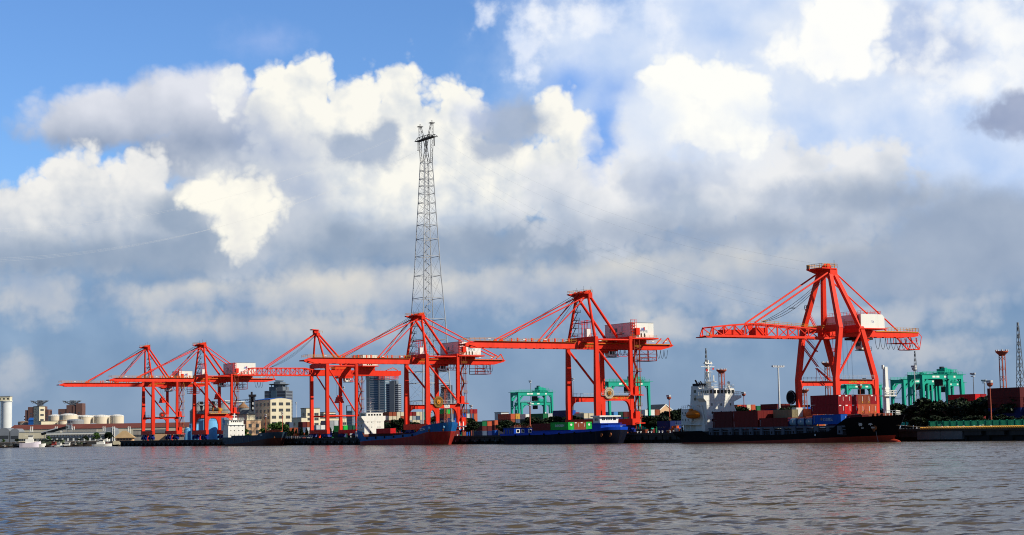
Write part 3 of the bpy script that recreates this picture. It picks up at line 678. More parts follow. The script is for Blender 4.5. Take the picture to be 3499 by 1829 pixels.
    m = CB(); m.rail([(-w + 1, b1 + 1.2, legtop + 0.2), (w - 1, b1 + 1.2, legtop + 0.2)], 1.1, 1.8, 0.045)
    for xx in (-4.2, -0.5):
        for dx in (0, 1.7):
            for dy in (0, 1.6): m.beam((xx + dx, b1 + 1.6 + dy, legtop), (xx + dx, b1 + 1.6 + dy, legtop + 6.5), 0.13)
        for zz in (2.0, 3.6, 5.2, 6.5): m.box(xx, xx + 1.7, b1 + 1.6, b1 + 3.2, legtop + zz - 0.08, legtop + zz)
    m.build('sheave_frame', RED, root)
    m = CB(); m.box(2.6, 4.2, b1 - 0.4, b1 + 1.2, legtop + 0.12, legtop + 3.0); m.build('electric_cabinet', WHT, root)
    # machinery house on its deck
    m = CB(); m.box(hs[0] - 0.8, hs[1] + 1.2, hs[2] - 1.3, hs[3] + 1.4, hs[4] - 0.55, hs[4] - 0.01); m.box(hs[0], hs[1], hs[2], hs[2] + 1.0, hs[4] - 1.6, hs[4] - 0.55); m.box(-2.8, 2.8, hs[2] - 1, hs[3] + 1, g1 - 0.1, hs[4] - 0.55)
    m.box(hs[0], hs[1] - 1, hs[2] - 6.5, hs[2] - 1.3, hs[4] - 1.0, hs[4] - 0.6)
    m.build('house_deck', RED, root)
    house(root, *hs, glyphs=glyphs)
    cab(root, 1.2, 13.6, 16.4, g0 - 2.9, g0 - 0.3)
    m = CB(); m.box(-2.6, 2.6, 10.5, 17.5, g0 - 0.75, g0 - 0.2); m.box(-2.0, 2.0, 11.5, 16.0, g0 - 1.4, g0 - 0.75); m.build('trolley', RED, root)
    m = CB(); m.box(2.2, 3.4, 16.5, b2 + 3, g0 - 2.7, g0 - 2.55); m.rail([(3.4, 16.5, g0 - 2.55), (3.4, b2 + 3, g0 - 2.55)], 1.1, 1.2, 0.045)
    for y in (17, 20): m.beam((2.8, y, g0 - 2.6), (2.8, y, g0), 0.14)
    m.build('access_walkway', RED, root)
    festoon(root, 2.9, 16, 27, g0 - 0.1, 5, 2.2)
    festoon(root, 2.9, 35, 40, g0 - 0.1, 3, 3.2)
    cage(root, cage_[0], cage_[1], g0 - 4.2, g0 - 0.1)
    if spread: spreader(root, 0, spread[0], spread[1], g0 - 1.0)
    stairs(root, w + 0.2, b2 + 1.1, b2 + 3.4, 5.0, legtop - 1.0, 4.25, RED, 0.85, shade)
    m = CB(); m.box(w - 0.5, w + 1.3, b2 + 0.8, b2 + 2.4, pz[1] + 0.2, pz[1] + 3.2); m.box(w - 0.8, w + 2.0, b2 - 0.8, b2 + 4.2, pz[1] - 0.2, pz[1] + 0.16); m.build('lift_landing', RED, root)
    m = CB(); m.box(w - 0.3, w + 1.5, b2 + 0.8, b2 + 2.8, 7.4, 11.4); m.box(w - 0.3, w + 2.0, b2 + 0.6, b2 + 4.6, 6.9, 7.3); m.build('electric_house', RED, root)
    m = CB()
    for yy in (b2 + 0.75, b2 + 2.6):
        for xx in (w - 0.5, w + 0.5): m.beam((xx, yy, legtop), (xx, yy, legtop + 6.6), 0.12)
    for k in range(7): m.box(w - 0.5, w + 0.5, b2 + 0.75, b2 + 2.6, legtop + k * 1.05, legtop + k * 1.05 + 0.1)
    m.box(w - 0.2, w + 0.9, b2 + 2.3, b2 + 3.9, legtop + 0.8, legtop + 3.4)
    m.build('ladder_cage', RED, root)
    zr = pz[1] + 0.75
    if reel_kind == 'beige': reel(root, w + 0.95, b1 + 4.6, zr, 2.25, paint('reel_beige', (0.55, 0.47, 0.34), 0.6, 0.15, 1), ORANGE, 26)
    elif reel_kind == 'brown': reel(root, w + 0.95, b1 + 4.8, zr, 2.6, paint('reel_bronze', (0.30, 0.15, 0.03), 0.55, 0.2, 1), paint('reel_amber', (0.62, 0.24, 0.03), 0.5, 0.15, 1), 32)
    elif reel_kind == 'red': reel(root, w + 0.95, b1 + 5.5, zr + 0.2, 2.0, paint('reel_dull_red', (0.22, 0.05, 0.04), 0.55, 0.2, 1), RED, 22)
    else:
        m = CB(); m.tube((w + 0.9, b1 + 3.6, zr + 1.4), (w + 0.9, b1 + 6.6, zr + 1.4), 0.95, 16); m.build('cable_drum', DARK, root)
        m = CB(); m.disc((w + 0.9, b1 + 3.5, zr + 1.4), 1, 1.15, 18, 0.2); m.disc((w + 0.9, b1 + 6.7, zr + 1.4), 1, 1.15, 18, 0.2); m.box(w + 0.3, w + 1.6, b1 + 7.2, b1 + 9.0, zr + 0.6, zr + 2.0); m.build('drum_flange', YEL, root)
        m = CB(); m.box(w + 0.4, w + 2.2, b1 + 1.5, b1 + 12, pz[1] - 0.4, pz[1] - 0.1); m.rail([(w + 2.1, b1 + 1.5, pz[1] - 0.1), (w + 2.1, b1 + 12, pz[1] - 0.1)], 1.1, 1.2, 0.05); m.build('drum_platform', YEL, root)
    return root

def truss_boom(root, hx, tip, y_end, z0, z1, nose, peak=None, mat=None, nb=9):
    """latticed boom; the top chord runs from the nose over its peak down to y_end"""
    m = CB(); top = peak or [(tip, z1), (y_end, z1)]
    def zt(y):
        for (ya, za), (yb, zb) in zip(top[:-1], top[1:]):
            if ya <= y <= yb: return za + (zb - za) * (y - ya) / (yb - ya)
        return top[-1][1]
    ys = [top[0][0] + (y_end - top[0][0]) * i / nb for i in range(nb + 1)]
    for x in (-hx, hx):
        m.beam((x, tip, z0 + 0.25), (x, y_end + 1, z0 + 0.25), 0.45, 0.65)
        for (ya, za), (yb, zb) in zip(top[:-1], top[1:]): m.beam((x, ya, za), (x, yb, zb), 0.38, 0.42)
        for i, y in enumerate(ys):
            m.beam((x, y, z0 + 0.3), (x, y, zt(y)), 0.26)
            if i < nb:
                a, b = (y, ys[i + 1]) if i % 2 else (ys[i + 1], y)
                m.beam((x, a, z0 + 0.4), (x, b, zt(b)), 0.22)
        if nose: m.beam((x, tip, z0 + 0.4), (x, top[0][0], top[0][1]), 0.26)
    for i, y in enumerate(ys):
        m.beam((-hx, y, z0 + 0.25), (hx, y, z0 + 0.25), 0.3); m.beam((-hx, y, zt(y)), (hx, y, zt(y)), 0.22)
        if i < nb: m.beam((-hx, y, zt(y)), (hx, ys[i + 1], zt(ys[i + 1])), 0.16)
    return m.build('boom', mat or RED2, root)
box_crane('quay_crane', -148.0, 'red quay crane carrying a beige spoked cable reel, behind the blue bow wheelhouse barge', w=9.5, tip=-47.5, end=42.4, text='ZPMC QC5 40.5', reel_kind='beige', glyphs='上港集箱', spread=None)
box_crane('quay_crane', -279.5, 'red quay crane with a round bronze cable reel, in front of the tall lattice pylon', w=9.7, tip=-51, end=46.0, zg=(34.8, 37.3), zap=56.8, rear=True, rearfeet=43.5, hs=(-8.4, 9.5, 19.5, 30.0, 38.5, 44.4), reel_kind='brown', sign=True, text=None, glyphs='上港集箱', spread=None, cage_=(31, 39))
box_crane('quay_crane', -543.7, 'red quay crane with white logo house, straddling the light blue tanks', w=9.6, tip=-50.6, end=47.5, zg=(36.2, 38.4), zap=58.2, pz=(15.8, 18.2), legtop=40.2, rear=True, rearfeet=31, hs=(-8.4, 9.5, 20.2, 32.7, 40.2, 46.8), reel_kind='drum', spread=(13.5, 26.3), cage_=(24.5, 30.5))
box_crane('quay_crane', -633.4, 'red quay crane standing nearest the end of the quay, its boom the farthest out', w=8.9, b2=18.4, tip=-52.5, end=42, zg=(36.3, 38.7), zap=61.5, pz=(16.5, 17.7), sz=(7.0, 9.2), legtop=40.5, stays=((-35, 1), (-17, 1)), hs=(-6, 6.6, 20.5, 29.0, 40.5, 45.8), reel_kind='red', thin=True, shade=True, spread=(12, 26.4), cage_=(29, 35), mastfoot=6.5, mhx=2.6, apexy=2.2)

def third_crane():
    a0, w, b1, b2 = -381.3, 9.1, 3.0, 18.6
    root = empty('quay_crane', Q(a0, 0, GZ), QROT, 'red quay crane with a latticed boom and plain slender legs, between the cream buildings', 'crane', 'red quay cranes')
    g0, g1 = 33.5, 36.1
    for sx in (-w, w):
        leg(root, (sx, b1, 7.2), (sx, b1, 39.2), 1.5, 1.6, 1.4, 1.5, RED); leg(root, (sx, b2, 7.2), (sx, b2, 39.0), 1.3, 1.5, 1.3, 1.4, RED)
        m = CB(); m.tube((sx, b1 + 0.6, 13.9), (sx, b2 - 0.6, 13.9), 0.4, 8); m.build('portal_beam', RED, root)
        m = CB(); m.tube((sx, b1 + 0.5, g1 + 1.2), (sx, b2 - 0.3, 15.3), 0.38, 8); m.build('diagonal_brace', RED, root)
        m = CB(); m.tube((sx, b1 + 0.7, 38.0), (sx, b2 - 0.6, 38.0), 0.35, 8); m.build('tie_beam', RED, root)
    for y in (b1, b2):
        m = CB(); m.box(-w - 1.2, w + 1.2, y - 0.8, y + 0.8, 5.4, 7.25); m.build('sill_beam', RED, root)
        m = CB(); m.prism([(-w + 0.6, 39.6), (w - 0.6, 39.6), (w - 0.6, 36.2), (w - 2.2, 37.3), (-w + 2.2, 37.3), (-w + 0.6, 36.2)], 1, y - 0.6, y + 0.6); m.build('cross_beam', RED, root)
        m = CB(); m.beam((0, y, 3.4), (0, y, 5.4), 0.9); m.build('anchor_post', RED, root)
        for sx in (-w, w):
            m = CB(); x = sx * 0.85; m.prism([(x - 3.4, 3.9), (x + 3.4, 3.9), (x + 3.0, 5.0), (x + 0.8, 5.5), (x - 0.8, 5.5), (x - 3.0, 5.0)], 1, y - 0.7, y + 0.7)
            o = m.build('bogie', NAVY, root); q = MB()
            for d in (-2.6, -0.9, 0.9, 2.6): q.disc((x + d, y, 3.72), 1, 0.4, 12, 0.3)
            q.each('wheel', DARK, o)
    m = CB()
    for sx in (-2.0, 2.0): m.prism([(0.5, g0), (45, g0), (46.5, g0 + 0.6), (46.5, g1), (0.5, g1 + 0.3)], 0, sx - 0.55, sx + 0.55)
    for y in range(3, 44, 6): m.box(-1.5, 1.5, y, y + 0.4, g1 - 0.9, g1 - 0.3)
    m.beam((2.2, 38, g1), (2.2, 42, g1 + 1.6), 0.3); m.beam((2.2, 42, g1 + 1.6), (2.2, 45, g1), 0.3)
    m.build('girder', RED, root)
    truss_boom(root, 2.0, -38.6, 1.0, g0, 37.1, True, [(-33, 37.1), (-5.6, 37.2), (1.0, g1)], nb=14)
    ay, az = 1.6, 55.2
    for s in (-1, 1):
        m = CB(); m.tube((s * 7.0, b1, 39.4), (s * 1.6, ay, az - 1.6), 0.48, 10); m.build('mast_leg', RED, root)
        m = CB(); m.tube((s * 1.6, ay + 0.6, az - 1.6), (s * 2.6, b2 - 2.5, 38.8), 0.5, 10); m.build('back_brace', RED, root)
        m = CB(); m.tube((s * 1.2, ay - 0.8, az - 1.4), (s * 2.0, -25, 37.5), 0.24, 8); m.build('forestay', RED2, root)
    m = CB()
    for k in range(3): m.path([(0.3 * k, ay - 0.8 + (-22 - ay) * t, (az - 2) + (37.4 - az + 2) * t - (1.3 + 0.5 * k) * 4 * t * (1 - t)) for t in [i / 8 for i in range(9)]], 0.05, 4)
    m.build('boom_hoist_rope', CABLE, root)
    m = CB(); m.box(-2.4, 2.4, ay - 0.9, ay + 0.9, az - 2.2, az - 0.8); m.box(-1.2, 1.2, ay - 0.5, ay + 0.6, az - 0.8, az + 0.4); m.prism([(ay - 2.8, az + 1.0), (ay + 0.8, az + 0.8), (ay + 0.8, az + 0.4), (ay - 2.8, az + 0.6)], 0, -1.6, 1.6)
    for s in (-1, 1): m.disc((s * 0.9, ay - 0.8, az - 0.2), 0, 0.8, 14, 0.3)
    o = m.build('apex_head', RED, root)
    m = MB(); m.rail([(-2, ay + 1, az - 0.9), (2, ay + 1, az - 0.9), (2, ay + 2.4, az - 0.9)], 1.1, 0.8, 0.045); m.build('platform_rail', YEL, o)
    m = CB(); m.box(-6.5, 7.0, 23.0, 32.0, 38.0, 38.4); m.box(-2.5, 2.5, 23, 32, g1, 38.0); m.build('house_deck', RED, root)
    house(root, -6, 6.3, 23.6, 31.6, 38.42, 43.7, logo=False)
    cab(root, 1.2, 16.0, 18.6, g0 - 3.0, g0 - 0.5)
    m = CB(); m.box(-2.6, 2.6, 12, 20, g0 - 1.2, g0 - 0.2); m.box(-2.4, 2.4, 10.5, 19, 34.0, 38.0); m.build('trolley', RED, root)
    festoon(root, 2.8, 20, 36, g0 - 0.1, 7, 2.6)
    m = CB(); m.box(-2.8, 2.8, 34, 45, g0 - 1.6, g0 - 1.45); m.rail([(2.8, 34, g0 - 1.45), (2.8, 45, g0 - 1.45), (-2.8, 45, g0 - 1.45)], 1.3, 0.8, 0.05); m.build('service_platform', RED, root)
    spreader(root, 0, 13.6, 20.3, g0 - 1.2)
    m = CB(); m.box(2.2, 3.2, 18, b2 + 2.2, g0 - 2.9, g0 - 2.75); m.rail([(3.2, 18, g0 - 2.75), (3.2, b2 + 2.2, g0 - 2.75)], 1.1, 1, 0.045); m.build('access_walkway', RED, root)
    stairs(root, w + 0.2, b2 + 0.9, b2 + 3.0, 13.5, g0, 4.1, RED, 0.8)
    m = CB(); m.rail([(3.2, 2, g1 + 0.3), (3.2, 45, g1 + 0.3)], 1.0, 2, 0.035); m.build('girder_walkway', YEL, root)
third_crane()

def near_crane():
    a0, w, b1, b2 = -18.3, 8.6, 3.0, 18.7
    root = empty('quay_crane', Q(a0, 0, GZ), QROT, 'tall red quay crane whose four legs meet at the top, behind the black container ship', 'crane', 'red quay cranes')
    g0, g1 = 32.0, 33.9
    def loc(px, py, x): y, z = ona(px, py, a0 + x); return (x, y, z)
    kn_w = loc(2250 + .5197 * 1195, 860 + .5197 * 500, w); kn_l = loc(2250 + .5197 * 1335, 860 + .5197 * 500, w)
    hx, zt = 2.6, 51.0
    ktz = 34.2
    for s in (-1, 1):
        yk, yl = kn_w[1], kn_l[1]
        m = CB(); m.beam((s * w, b1, 7.4), (s * w, b1, 19.0), 1.35, 1.55, 1.35, 1.55, up=(0, 1, 0)); m.beam((s * w, b1, 18.9), (s * (w - 0.2), yk, ktz), 1.35, 1.55, 1.25, 1.6, up=(0, 1, 0)); m.beam((s * (w - 0.2), yk, ktz - 0.1), (s * hx, 7.4, zt), 1.25, 1.6, 1.05, 1.35, up=(0, 1, 0)); m.build('leg', RED2, root)
        m = CB(); m.beam((s * w, b2, 7.4), (s * w, b2, 19.0), 1.25, 1.5, 1.3, 1.55, up=(0, 1, 0)); m.beam((s * w, b2, 18.9), (s * (w - 0.2), yl, ktz), 1.3, 1.55, 1.2, 1.5, up=(0, 1, 0)); m.beam((s * (w - 0.2), yl, ktz - 0.1), (s * hx, 9.2, zt), 1.2, 1.5, 1.0, 1.3, up=(0, 1, 0)); m.build('leg', RED2, root)
        po = portal(root, s * w, b1, b2, 17.2, 18.7, 1.0, fl=1.0, drop=1.4, mat=RED2)
        m = CB(); m.tube((s * w, b1 + 0.9, 19.8), (s * (w - 0.1), yl - 0.2, 33.2), 0.36, 8); m.build('diagonal_brace', RED2, root)
        if s > 0: words('lettering', 'ZPMC QC1', 1.5, YEL, po, (s * w + 0.52, b1 + 8.2, 17.95), FACE_E, bold=0.03)
    for y in (b1, b2):
        m = CB(); m.box(-w - 1.4, w + 1.4, y - 0.75, y + 0.75, 5.6, 7.5); m.build('sill_beam', RED2, root)
        for s in (-1, 1):
            m = CB(); x = s * w * 0.8; m.prism([(x - 3.2, 3.9), (x + 3.2, 3.9), (x + 2.6, 5.0), (x + 0.9, 5.7), (x - 0.9, 5.7), (x - 2.6, 5.0)], 1, y - 0.7, y + 0.7); o = m.build('bogie', NAVY, root)
            q = MB()
            for d in (-2.4, -0.8, 0.8, 2.4): q.disc((x + d, y, 3.72), 1, 0.4, 12, 0.3)
            q.each('wheel', DARK, o)
    for y, z in ((kn_w[1], 33.6), (kn_l[1], 33.6)):
        m = CB(); m.box(-w + 0.7, w - 0.7, y - 0.55, y + 0.55, z - 0.4, z + 1.7); m.build('cross_beam', RED, root)
    m = CB()
    for sx in (-2.3, 2.3): m.prism([(6.4, g0 - 0.1), (40.5, g0 + 0.1), (43, g0 + 0.5), (43, g1), (6.4, g1)], 0, sx - 0.55, sx + 0.55)
    for y in range(8, 44, 5): m.box(-1.7, 1.7, y, y + 0.4, g1 - 0.9, g1 - 0.3)
    m.box(-2.6, 2.6, 6.5, 9.5, g0 - 0.9, g0 - 0.12)
    gd = m.build('girder', RED2, root)
    m = CB()
    for x in (-2.4, 2.4):
        m.beam((x, 37.0, g1 - 0.3), (x, 43.5, 28.4), 0.34); m.beam((x, 43.1, g1), (x, 44.7, 32.4), 0.16); m.beam((x, 44.7, 32.4), (x, 43.7, 28.5), 0.16); m.beam((x, 39.0, 28.4), (x, 43.7, 28.4), 0.2); m.beam((x, 39.0, 28.4), (x, 40.9, 31.0), 0.14); m.beam((x, 42.0, 32), (x, 43.7, 28.5), 0.14)
    m.box(-2.5, 2.5, 39.5, 43.7, 28.2, 28.3); m.box(-2.6, 2.6, 34, 42, 30.2, 30.3)
    for y in (35, 37.5, 40, 42.5): m.beam((2.6, y, 30.3), (2.6, y, 32), 0.12); m.beam((-2.6, y, 30.3), (-2.6, y, 32), 0.12)
    m.beam((2.6, 35, 31.2), (2.6, 43, 31.2), 0.1)
    m.build('rear_cage', RED2, root)
    truss_boom(root, 2.3, -39.2, 6.4, 31.2, 35.3, True, [(-38.2, 33.9), (-32.0, 34.6), (-22.0, 35.35), (6.4, 33.9)], nb=11)
    m = CB(); m.box(-1.8, 1.8, -33, -26, 31.9, 33.4); m.box(-1.6, 1.8, -21.5, -17, 31.7, 34.2); m.disc((2.0, -24, 34.2), 0, 0.9, 14, 0.3); m.box(-2.5, 2.5, -40.6, -38.6, 31.0, 31.25)
    m.build('boom_tackle', RED, root)
    m = CB(); m.rail([(2.5, -20, 35.2), (2.5, 5, 33.95)], 1.1, 1.6, 0.04); m.rail([(-2.5, -20, 35.2), (-2.5, 5, 33.95)], 1.1, 1.6, 0.04); m.rail([(2.5, -40.5, 31.2), (2.5, -38.5, 31.2)], 1.1, 1, 0.035); m.build('boom_walkway', YEL, root)
    m = CB(); m.rail([(3.0, 25, g1), (3.0, 42.9, g1), (-3.0, 42.9, g1)], 1.1, 1.2, 0.04); m.box(2.86, 3.1, 25, 42.9, g1 - 0.3, g1 - 0.1); m.rail([(w, 13.4, 35.4), (-w, 13.4, 35.4)], 1.1, 1.2, 0.04); m.build('girder_walkway', YEL, root)
    # head
    m = CB(); m.box(-hx - 0.6, hx + 0.6, 7.0, 9.9, zt - 0.6, zt + 1.6); m.box(-hx * 0.5, hx * 0.5, 7.6, 9.2, zt + 1.6, zt + 2.9)
    m.prism([(3.2, zt + 1.9), (9.5, zt + 1.7), (9.5, zt + 1.1), (6.6, zt + 0.5), (3.2, zt + 1.5)], 0, -hx - 0.8, -hx + 0.6); m.prism([(3.6, zt + 1.9), (9.5, zt + 1.8), (9.5, zt + 1.5), (3.6, zt + 1.6)], 0, -hx + 0.6, hx + 0.8)
    m.disc((-0.6, 8.4, zt + 2.7), 0, 0.8, 14, 0.3); m.disc((0.8, 8.4, zt + 2.7), 0, 0.8, 14, 0.3)
    o = m.build('apex_head', RED2, root)
    m = MB(); m.rail([(-hx - 0.7, 3.3, zt + 1.9), (hx + 0.8, 3.7, zt + 1.9), (hx + 0.9, 9.6, zt + 1.9), (-hx - 0.7, 9.6, zt + 1.9), (-hx - 0.7, 3.3, zt + 1.9)], 1.2, 1.1, 0.045); m.build('platform_rail', YEL, o)
    m = MB(); m.box(-hx - 0.7, -hx - 0.3, 3.3, 4.1, zt + 1.9, zt + 3.0); m.tube((hx, 9.2, zt + 1.9), (hx, 9.2, zt + 4.4), 0.05, 5); m.tube((-hx, 8.6, zt + 1.9), (-hx, 8.6, zt + 3.8), 0.05, 5); m.each('antenna', DARK, o)
    for s in (-1, 1):
        m = CB(); m.tube((s * 2.4, 7.0, zt + 0.6), (s * 2.3, -22.2, 35.6), 0.27, 8); m.build('forestay', RED2, root)
        m = CB(); m.tube((s * 2.6, 9.6, zt + 0.4), (s * 2.4, 34.6, g1 + 0.2), 0.23, 8); m.build('backstay', RED2, root)
    m = CB()
    for k in range(3): m.path([(0.4 * k - 0.4, 6.6 + (-17.5 - 6.6) * t, (zt - 1.5) + (36 - zt + 1.5) * t - (1.2 + 0.7 * k) * 4 * t * (1 - t)) for t in [i / 10 for i in range(11)]], 0.07, 4)
    m.build('boom_hoist_rope', CABLE, root)
    m = CB(); m.box(-w + 1.0, w + 0.6, 12.4, 24.0, 33.93, 34.25); m.box(-w + 1, w + 0.4, 12.4, 13.0, 33.0, 33.93); m.build('house_deck', RED, root)
    h = CB(); h.prism([(13.6, 34.26), (23.2, 34.26), (23.2, 37.6), (22.3, 38.5), (13.6, 38.5)], 0, -w + 1.6, w + 0.2)
    ho = h.build('machinery_house', WHT, root)
    r = MB(); r.rail([(w, 13.8, 38.5), (w, 22.0, 38.5), (-w + 2, 22.0, 38.5)], 1.0, 1.2, 0.035); r.rail([(w, 13.8, 38.5), (-w + 2, 13.8, 38.5)], 1.0, 1.2, 0.035); r.build('roof_railing', RED, ho)
    b = MB(); b.box(w + 0.19, w + 0.215, 17.6, 18.6, 36.35, 36.5); b.box(w + 0.19, w + 0.215, 17.9, 18.9, 36.0, 36.12); b.box(w + 0.19, w + 0.215, 18.7, 18.85, 36.12, 36.45); b.build('logo', LOGOB, ho)
    b = MB(); b.box(-2, 1.6, 12.9, 13.6 - 0.005, 34.6, 37.4); b.build('electric_cabinet', WHT, ho)
    cab(root, 1.5, 19.0, 21.8, 27.9, 30.6)
    m = CB(); m.box(-1, 2.9, 18.6, 22.2, 30.62, 31.3); m.build('cab_hanger', RED, root)
    m = CB(); m.box(-2.6, 2.6, 17, 24, g0 - 0.9, g0 - 0.2); m.build('trolley', DARK, root)
    festoon(root, 2.9, 24.5, 42.0, g0 - 0.1, 8, 3.7); festoon(root, 2.9, 16.5, 18.5, g0 - 0.1, 3, 3.0)
    m = CB()
    for dx, dy in ((-1, 13), (1, 13), (-1, 16.5), (1, 16.5)): m.tube((dx, dy, 14), (dx, dy, g0), 0.045, 4)
    m.box(-6.0, 6.0, 14.0, 15.6, 12.6, 13.2)
    m.build('hoist_rope', CABLE, root)
    # ladders inside the frame
    m = CB()
    for (p, q) in (((-w + 1.2, 4.0, 33), (-w + 4, 7.5, 27.5)), ((-w + 0.6, 4.6, 29.5), (-w + 2.8, 8.6, 23.0)), ((-w + 1.6, 9.0, 22.6), (-w + 2.2, 14.2, 18.7)), ((-w + 1.5, 5.6, 41.0), (-w + 1.6, 9.4, 35.0))):
        for d in (-0.35, 0.35): m.beam((p[0] + d, p[1], p[2]), (q[0] + d, q[1], q[2]), 0.1, 0.3)
        P_, Q_ = Vector(p), Vector(q)
        for i in range(14):
            c = P_.lerp(Q_, (i + 0.5) / 14); m.box(c.x - 0.35, c.x + 0.35, c.y - 0.12, c.y + 0.12, c.z - 0.03, c.z + 0.03)
        m.beam((p[0] + 0.35, p[1], p[2] + 1.0), (q[0] + 0.35, q[1], q[2] + 1.0), 0.07)
    for z in (23, 27, 31): m.box(w - 3.2, w - 1.0, 4.6, 6.4, z, z + 0.12); m.rail([(w - 3.2, 4.6, z), (w - 1.0, 4.6, z)], 1.1, 0.8, 0.05)
    for dx in (w - 3.1, w - 1.2): m.beam((dx, 5.0, 19), (dx, 5.0, 33), 0.12)
    m.beam((-w + 2.0, 8.8, 22.6), (-w + 1.2, 9.4, 18.7), 0.12); m.beam((-w + 2.0, 8.8, 22.6), (-w + 2.8, 10.4, 18.7), 0.12)
    m.build('ladder', RED, root)
    m = CB(); m.box(-w - 1.4, -w + 0.2, 1.4, 3.0, 41.2, 41.35); m.rail([(-w + 4.4, b1 + 1.2, 40.8), (-w + 2.6, b1 + 1.2, 40.8)], 1.0, 0.8, 0.06); m.build('look_out_platform', DARK, root)
    # dark cable reel hung on the waterside, seen edge-on by the river
    m = CB(); R0 = 2.2; cx, cz = -w - 2.3, 13.7
    m.disc((cx, 1.9, cz), 1, R0 * 0.8, 30, 0.4); m.disc((cx, 1.9, cz), 1, R0, 30, 0.3, R0 * 0.9)
    o = m.build('cable_reel', BLK, root)
    q = MB()
    for i in range(26):
        a = 2 * math.pi * i / 26; q.box(cx + math.cos(a) * R0 * 0.86 - 0.1, cx + math.cos(a) * R0 * 0.86 + 0.1, 1.6, 2.2, cz + math.sin(a) * R0 * 0.86 - 0.1, cz + math.sin(a) * R0 * 0.86 + 0.1)
    q.build('reel_roller', GRYP, o)
near_crane()
# ------------------------------------------------------------------ ships
class SB(MB):
    """ship part, drawn in quay coordinates (a, b, z) and parented to the ship's empty at its middle"""
    def build(s, name, mat, parent, **k):
        o = MB.build(s, name, mat, parent, **k)
        if parent.parent is None: o.location = (-parent['ac'], -parent['bc'], 0)
        return o
def ship(name, ac, bc, label, group=None):
    r = empty(name, Q(ac, bc, 0), QROT, label, 'ship', group); r['ac'] = ac; r['bc'] = bc; return r
def swords(name, text, size, mat, root, p, rot, **k):
    return words(name, text, size, mat, root, (p[0] - root['ac'], p[1] - root['bc'], p[2]), rot, **k)
def hull(root, a0, a1, hb, sheer, boot, top_m, boot_m, rake=4.5, srake=3.0, fine=0.30, strake=None, strake_m=None, deck_m=None, blunt=1.0, nst=46):
    """sheer/boot/strake: [(a, z)] broken lines along the ship"""
    bc = root['bc']
    def lerp(pts, a):
        if a <= pts[0][0]: return pts[0][1]
        for (x0, z0), (x1, z1) in zip(pts[:-1], pts[1:]):
            if a <= x1: return z0 + (z1 - z0) * (a - x0) / max(1e-6, x1 - x0)
        return pts[-1][1]
    zb, zs = sheer[-1][1], sheer[0][1]
    def P(s, z, side):
        stem = a1 - rake * (1 - max(0, min(1.1, z / zb))) ** 1.2; stern = a0 + srake * (1 - max(0, min(1, z / zs)))
        a = stern + (stem - stern) * s
        t = max(0.0, min(1.0, z / zb)); f = 1.0
        if s > 1 - fine:
            u = (s - 1 + fine) / fine; p = (1.7 + 2.2 * t) * blunt; f = max(0.0, 1 - u ** p)
        if s < 0.10: f *= 0.86 + 0.14 * math.sin(s / 0.10 * math.pi / 2) if t > 0.3 else 0.70 + 0.30 * math.sin(s / 0.10 * math.pi / 2)
        return (a, bc + side * hb * f, z)
    ss = [i / 30 * 0.68 for i in range(30)] + [0.68 + 0.32 * (1 - (1 - i / (nst - 30)) ** 1.6) for i in range(nst - 29)]
    def strip(z0f, z1f, n, name, mat):
        m = SB()
        for side in (-1, 1):
            rows = []
            for s in ss:
                av = a0 + (a1 - a0) * s; lo, hi = z0f(av), z1f(av)
                rows.append([P(s, lo + (hi - lo) * k / n, side) for k in range(n + 1)])
            m.grid(rows)
        av = a0; lo, hi = z0f(av), z1f(av)
        L = [P(0, lo + (hi - lo) * k / n, -1) for k in range(n + 1)]; R = [P(0, lo + (hi - lo) * k / n, 1) for k in range(n + 1)]
        m.grid([L, R])
        return m.build(name, mat, root, smooth=True, fix=False)
    sh = lambda a: lerp(sheer, a); bo = lambda a: lerp(boot, a)
    strip(lambda a: -1.5, bo, 4, 'boot_topping', boot_m)
    if strake:
        st = lambda a: lerp(strake, a)
        strip(bo, st, 4, 'hull', top_m); strip(st, sh, 3, 'bulwark', strake_m)
    else: strip(bo, sh, 6, 'hull', top_m)
    m = SB(); rows = []
    for s in ss:
        z = sh(a0 + (a1 - a0) * s) - 0.25; p, q = P(s, z, -0.985), P(s, z, 0.985); rows.append([p, q])
    m.grid(rows); m.build('deck', deck_m or paint('deck_red_brown', (0.11, 0.03, 0.02), 0.8, 0.2, 0.5), root, fix=False)
    return P, ss
HULLB = paint('black_hull_paint', (0.005, 0.005, 0.007), 0.7, 0.3, 0.3, (0.02, 0.013, 0.010), 0.25, True, spec=0.06)
BOOT = paint('red_boot_paint', (0.40, 0.05, 0.025), 0.6, 0.2, 0.3, (0.12, 0.03, 0.02), 0.5, True)
SHIPW = paint('ship_white', (0.82, 0.80, 0.72), 0.5, 0.03, 0.4, (0.50, 0.40, 0.28), 0.22, True)
CGREY = paint('coaming_grey', (0.11, 0.13, 0.16), 0.6, 0.15, 0.5, (0.05, 0.04, 0.035), 0.7, True)
LIFE = paint('lifeboat_orange', (0.72, 0.19, 0.015), 0.45, 0.06, 0.8)
ROPE = paint('mooring_rope', (0.35, 0.26, 0.17), 0.8, 0.1, 1)

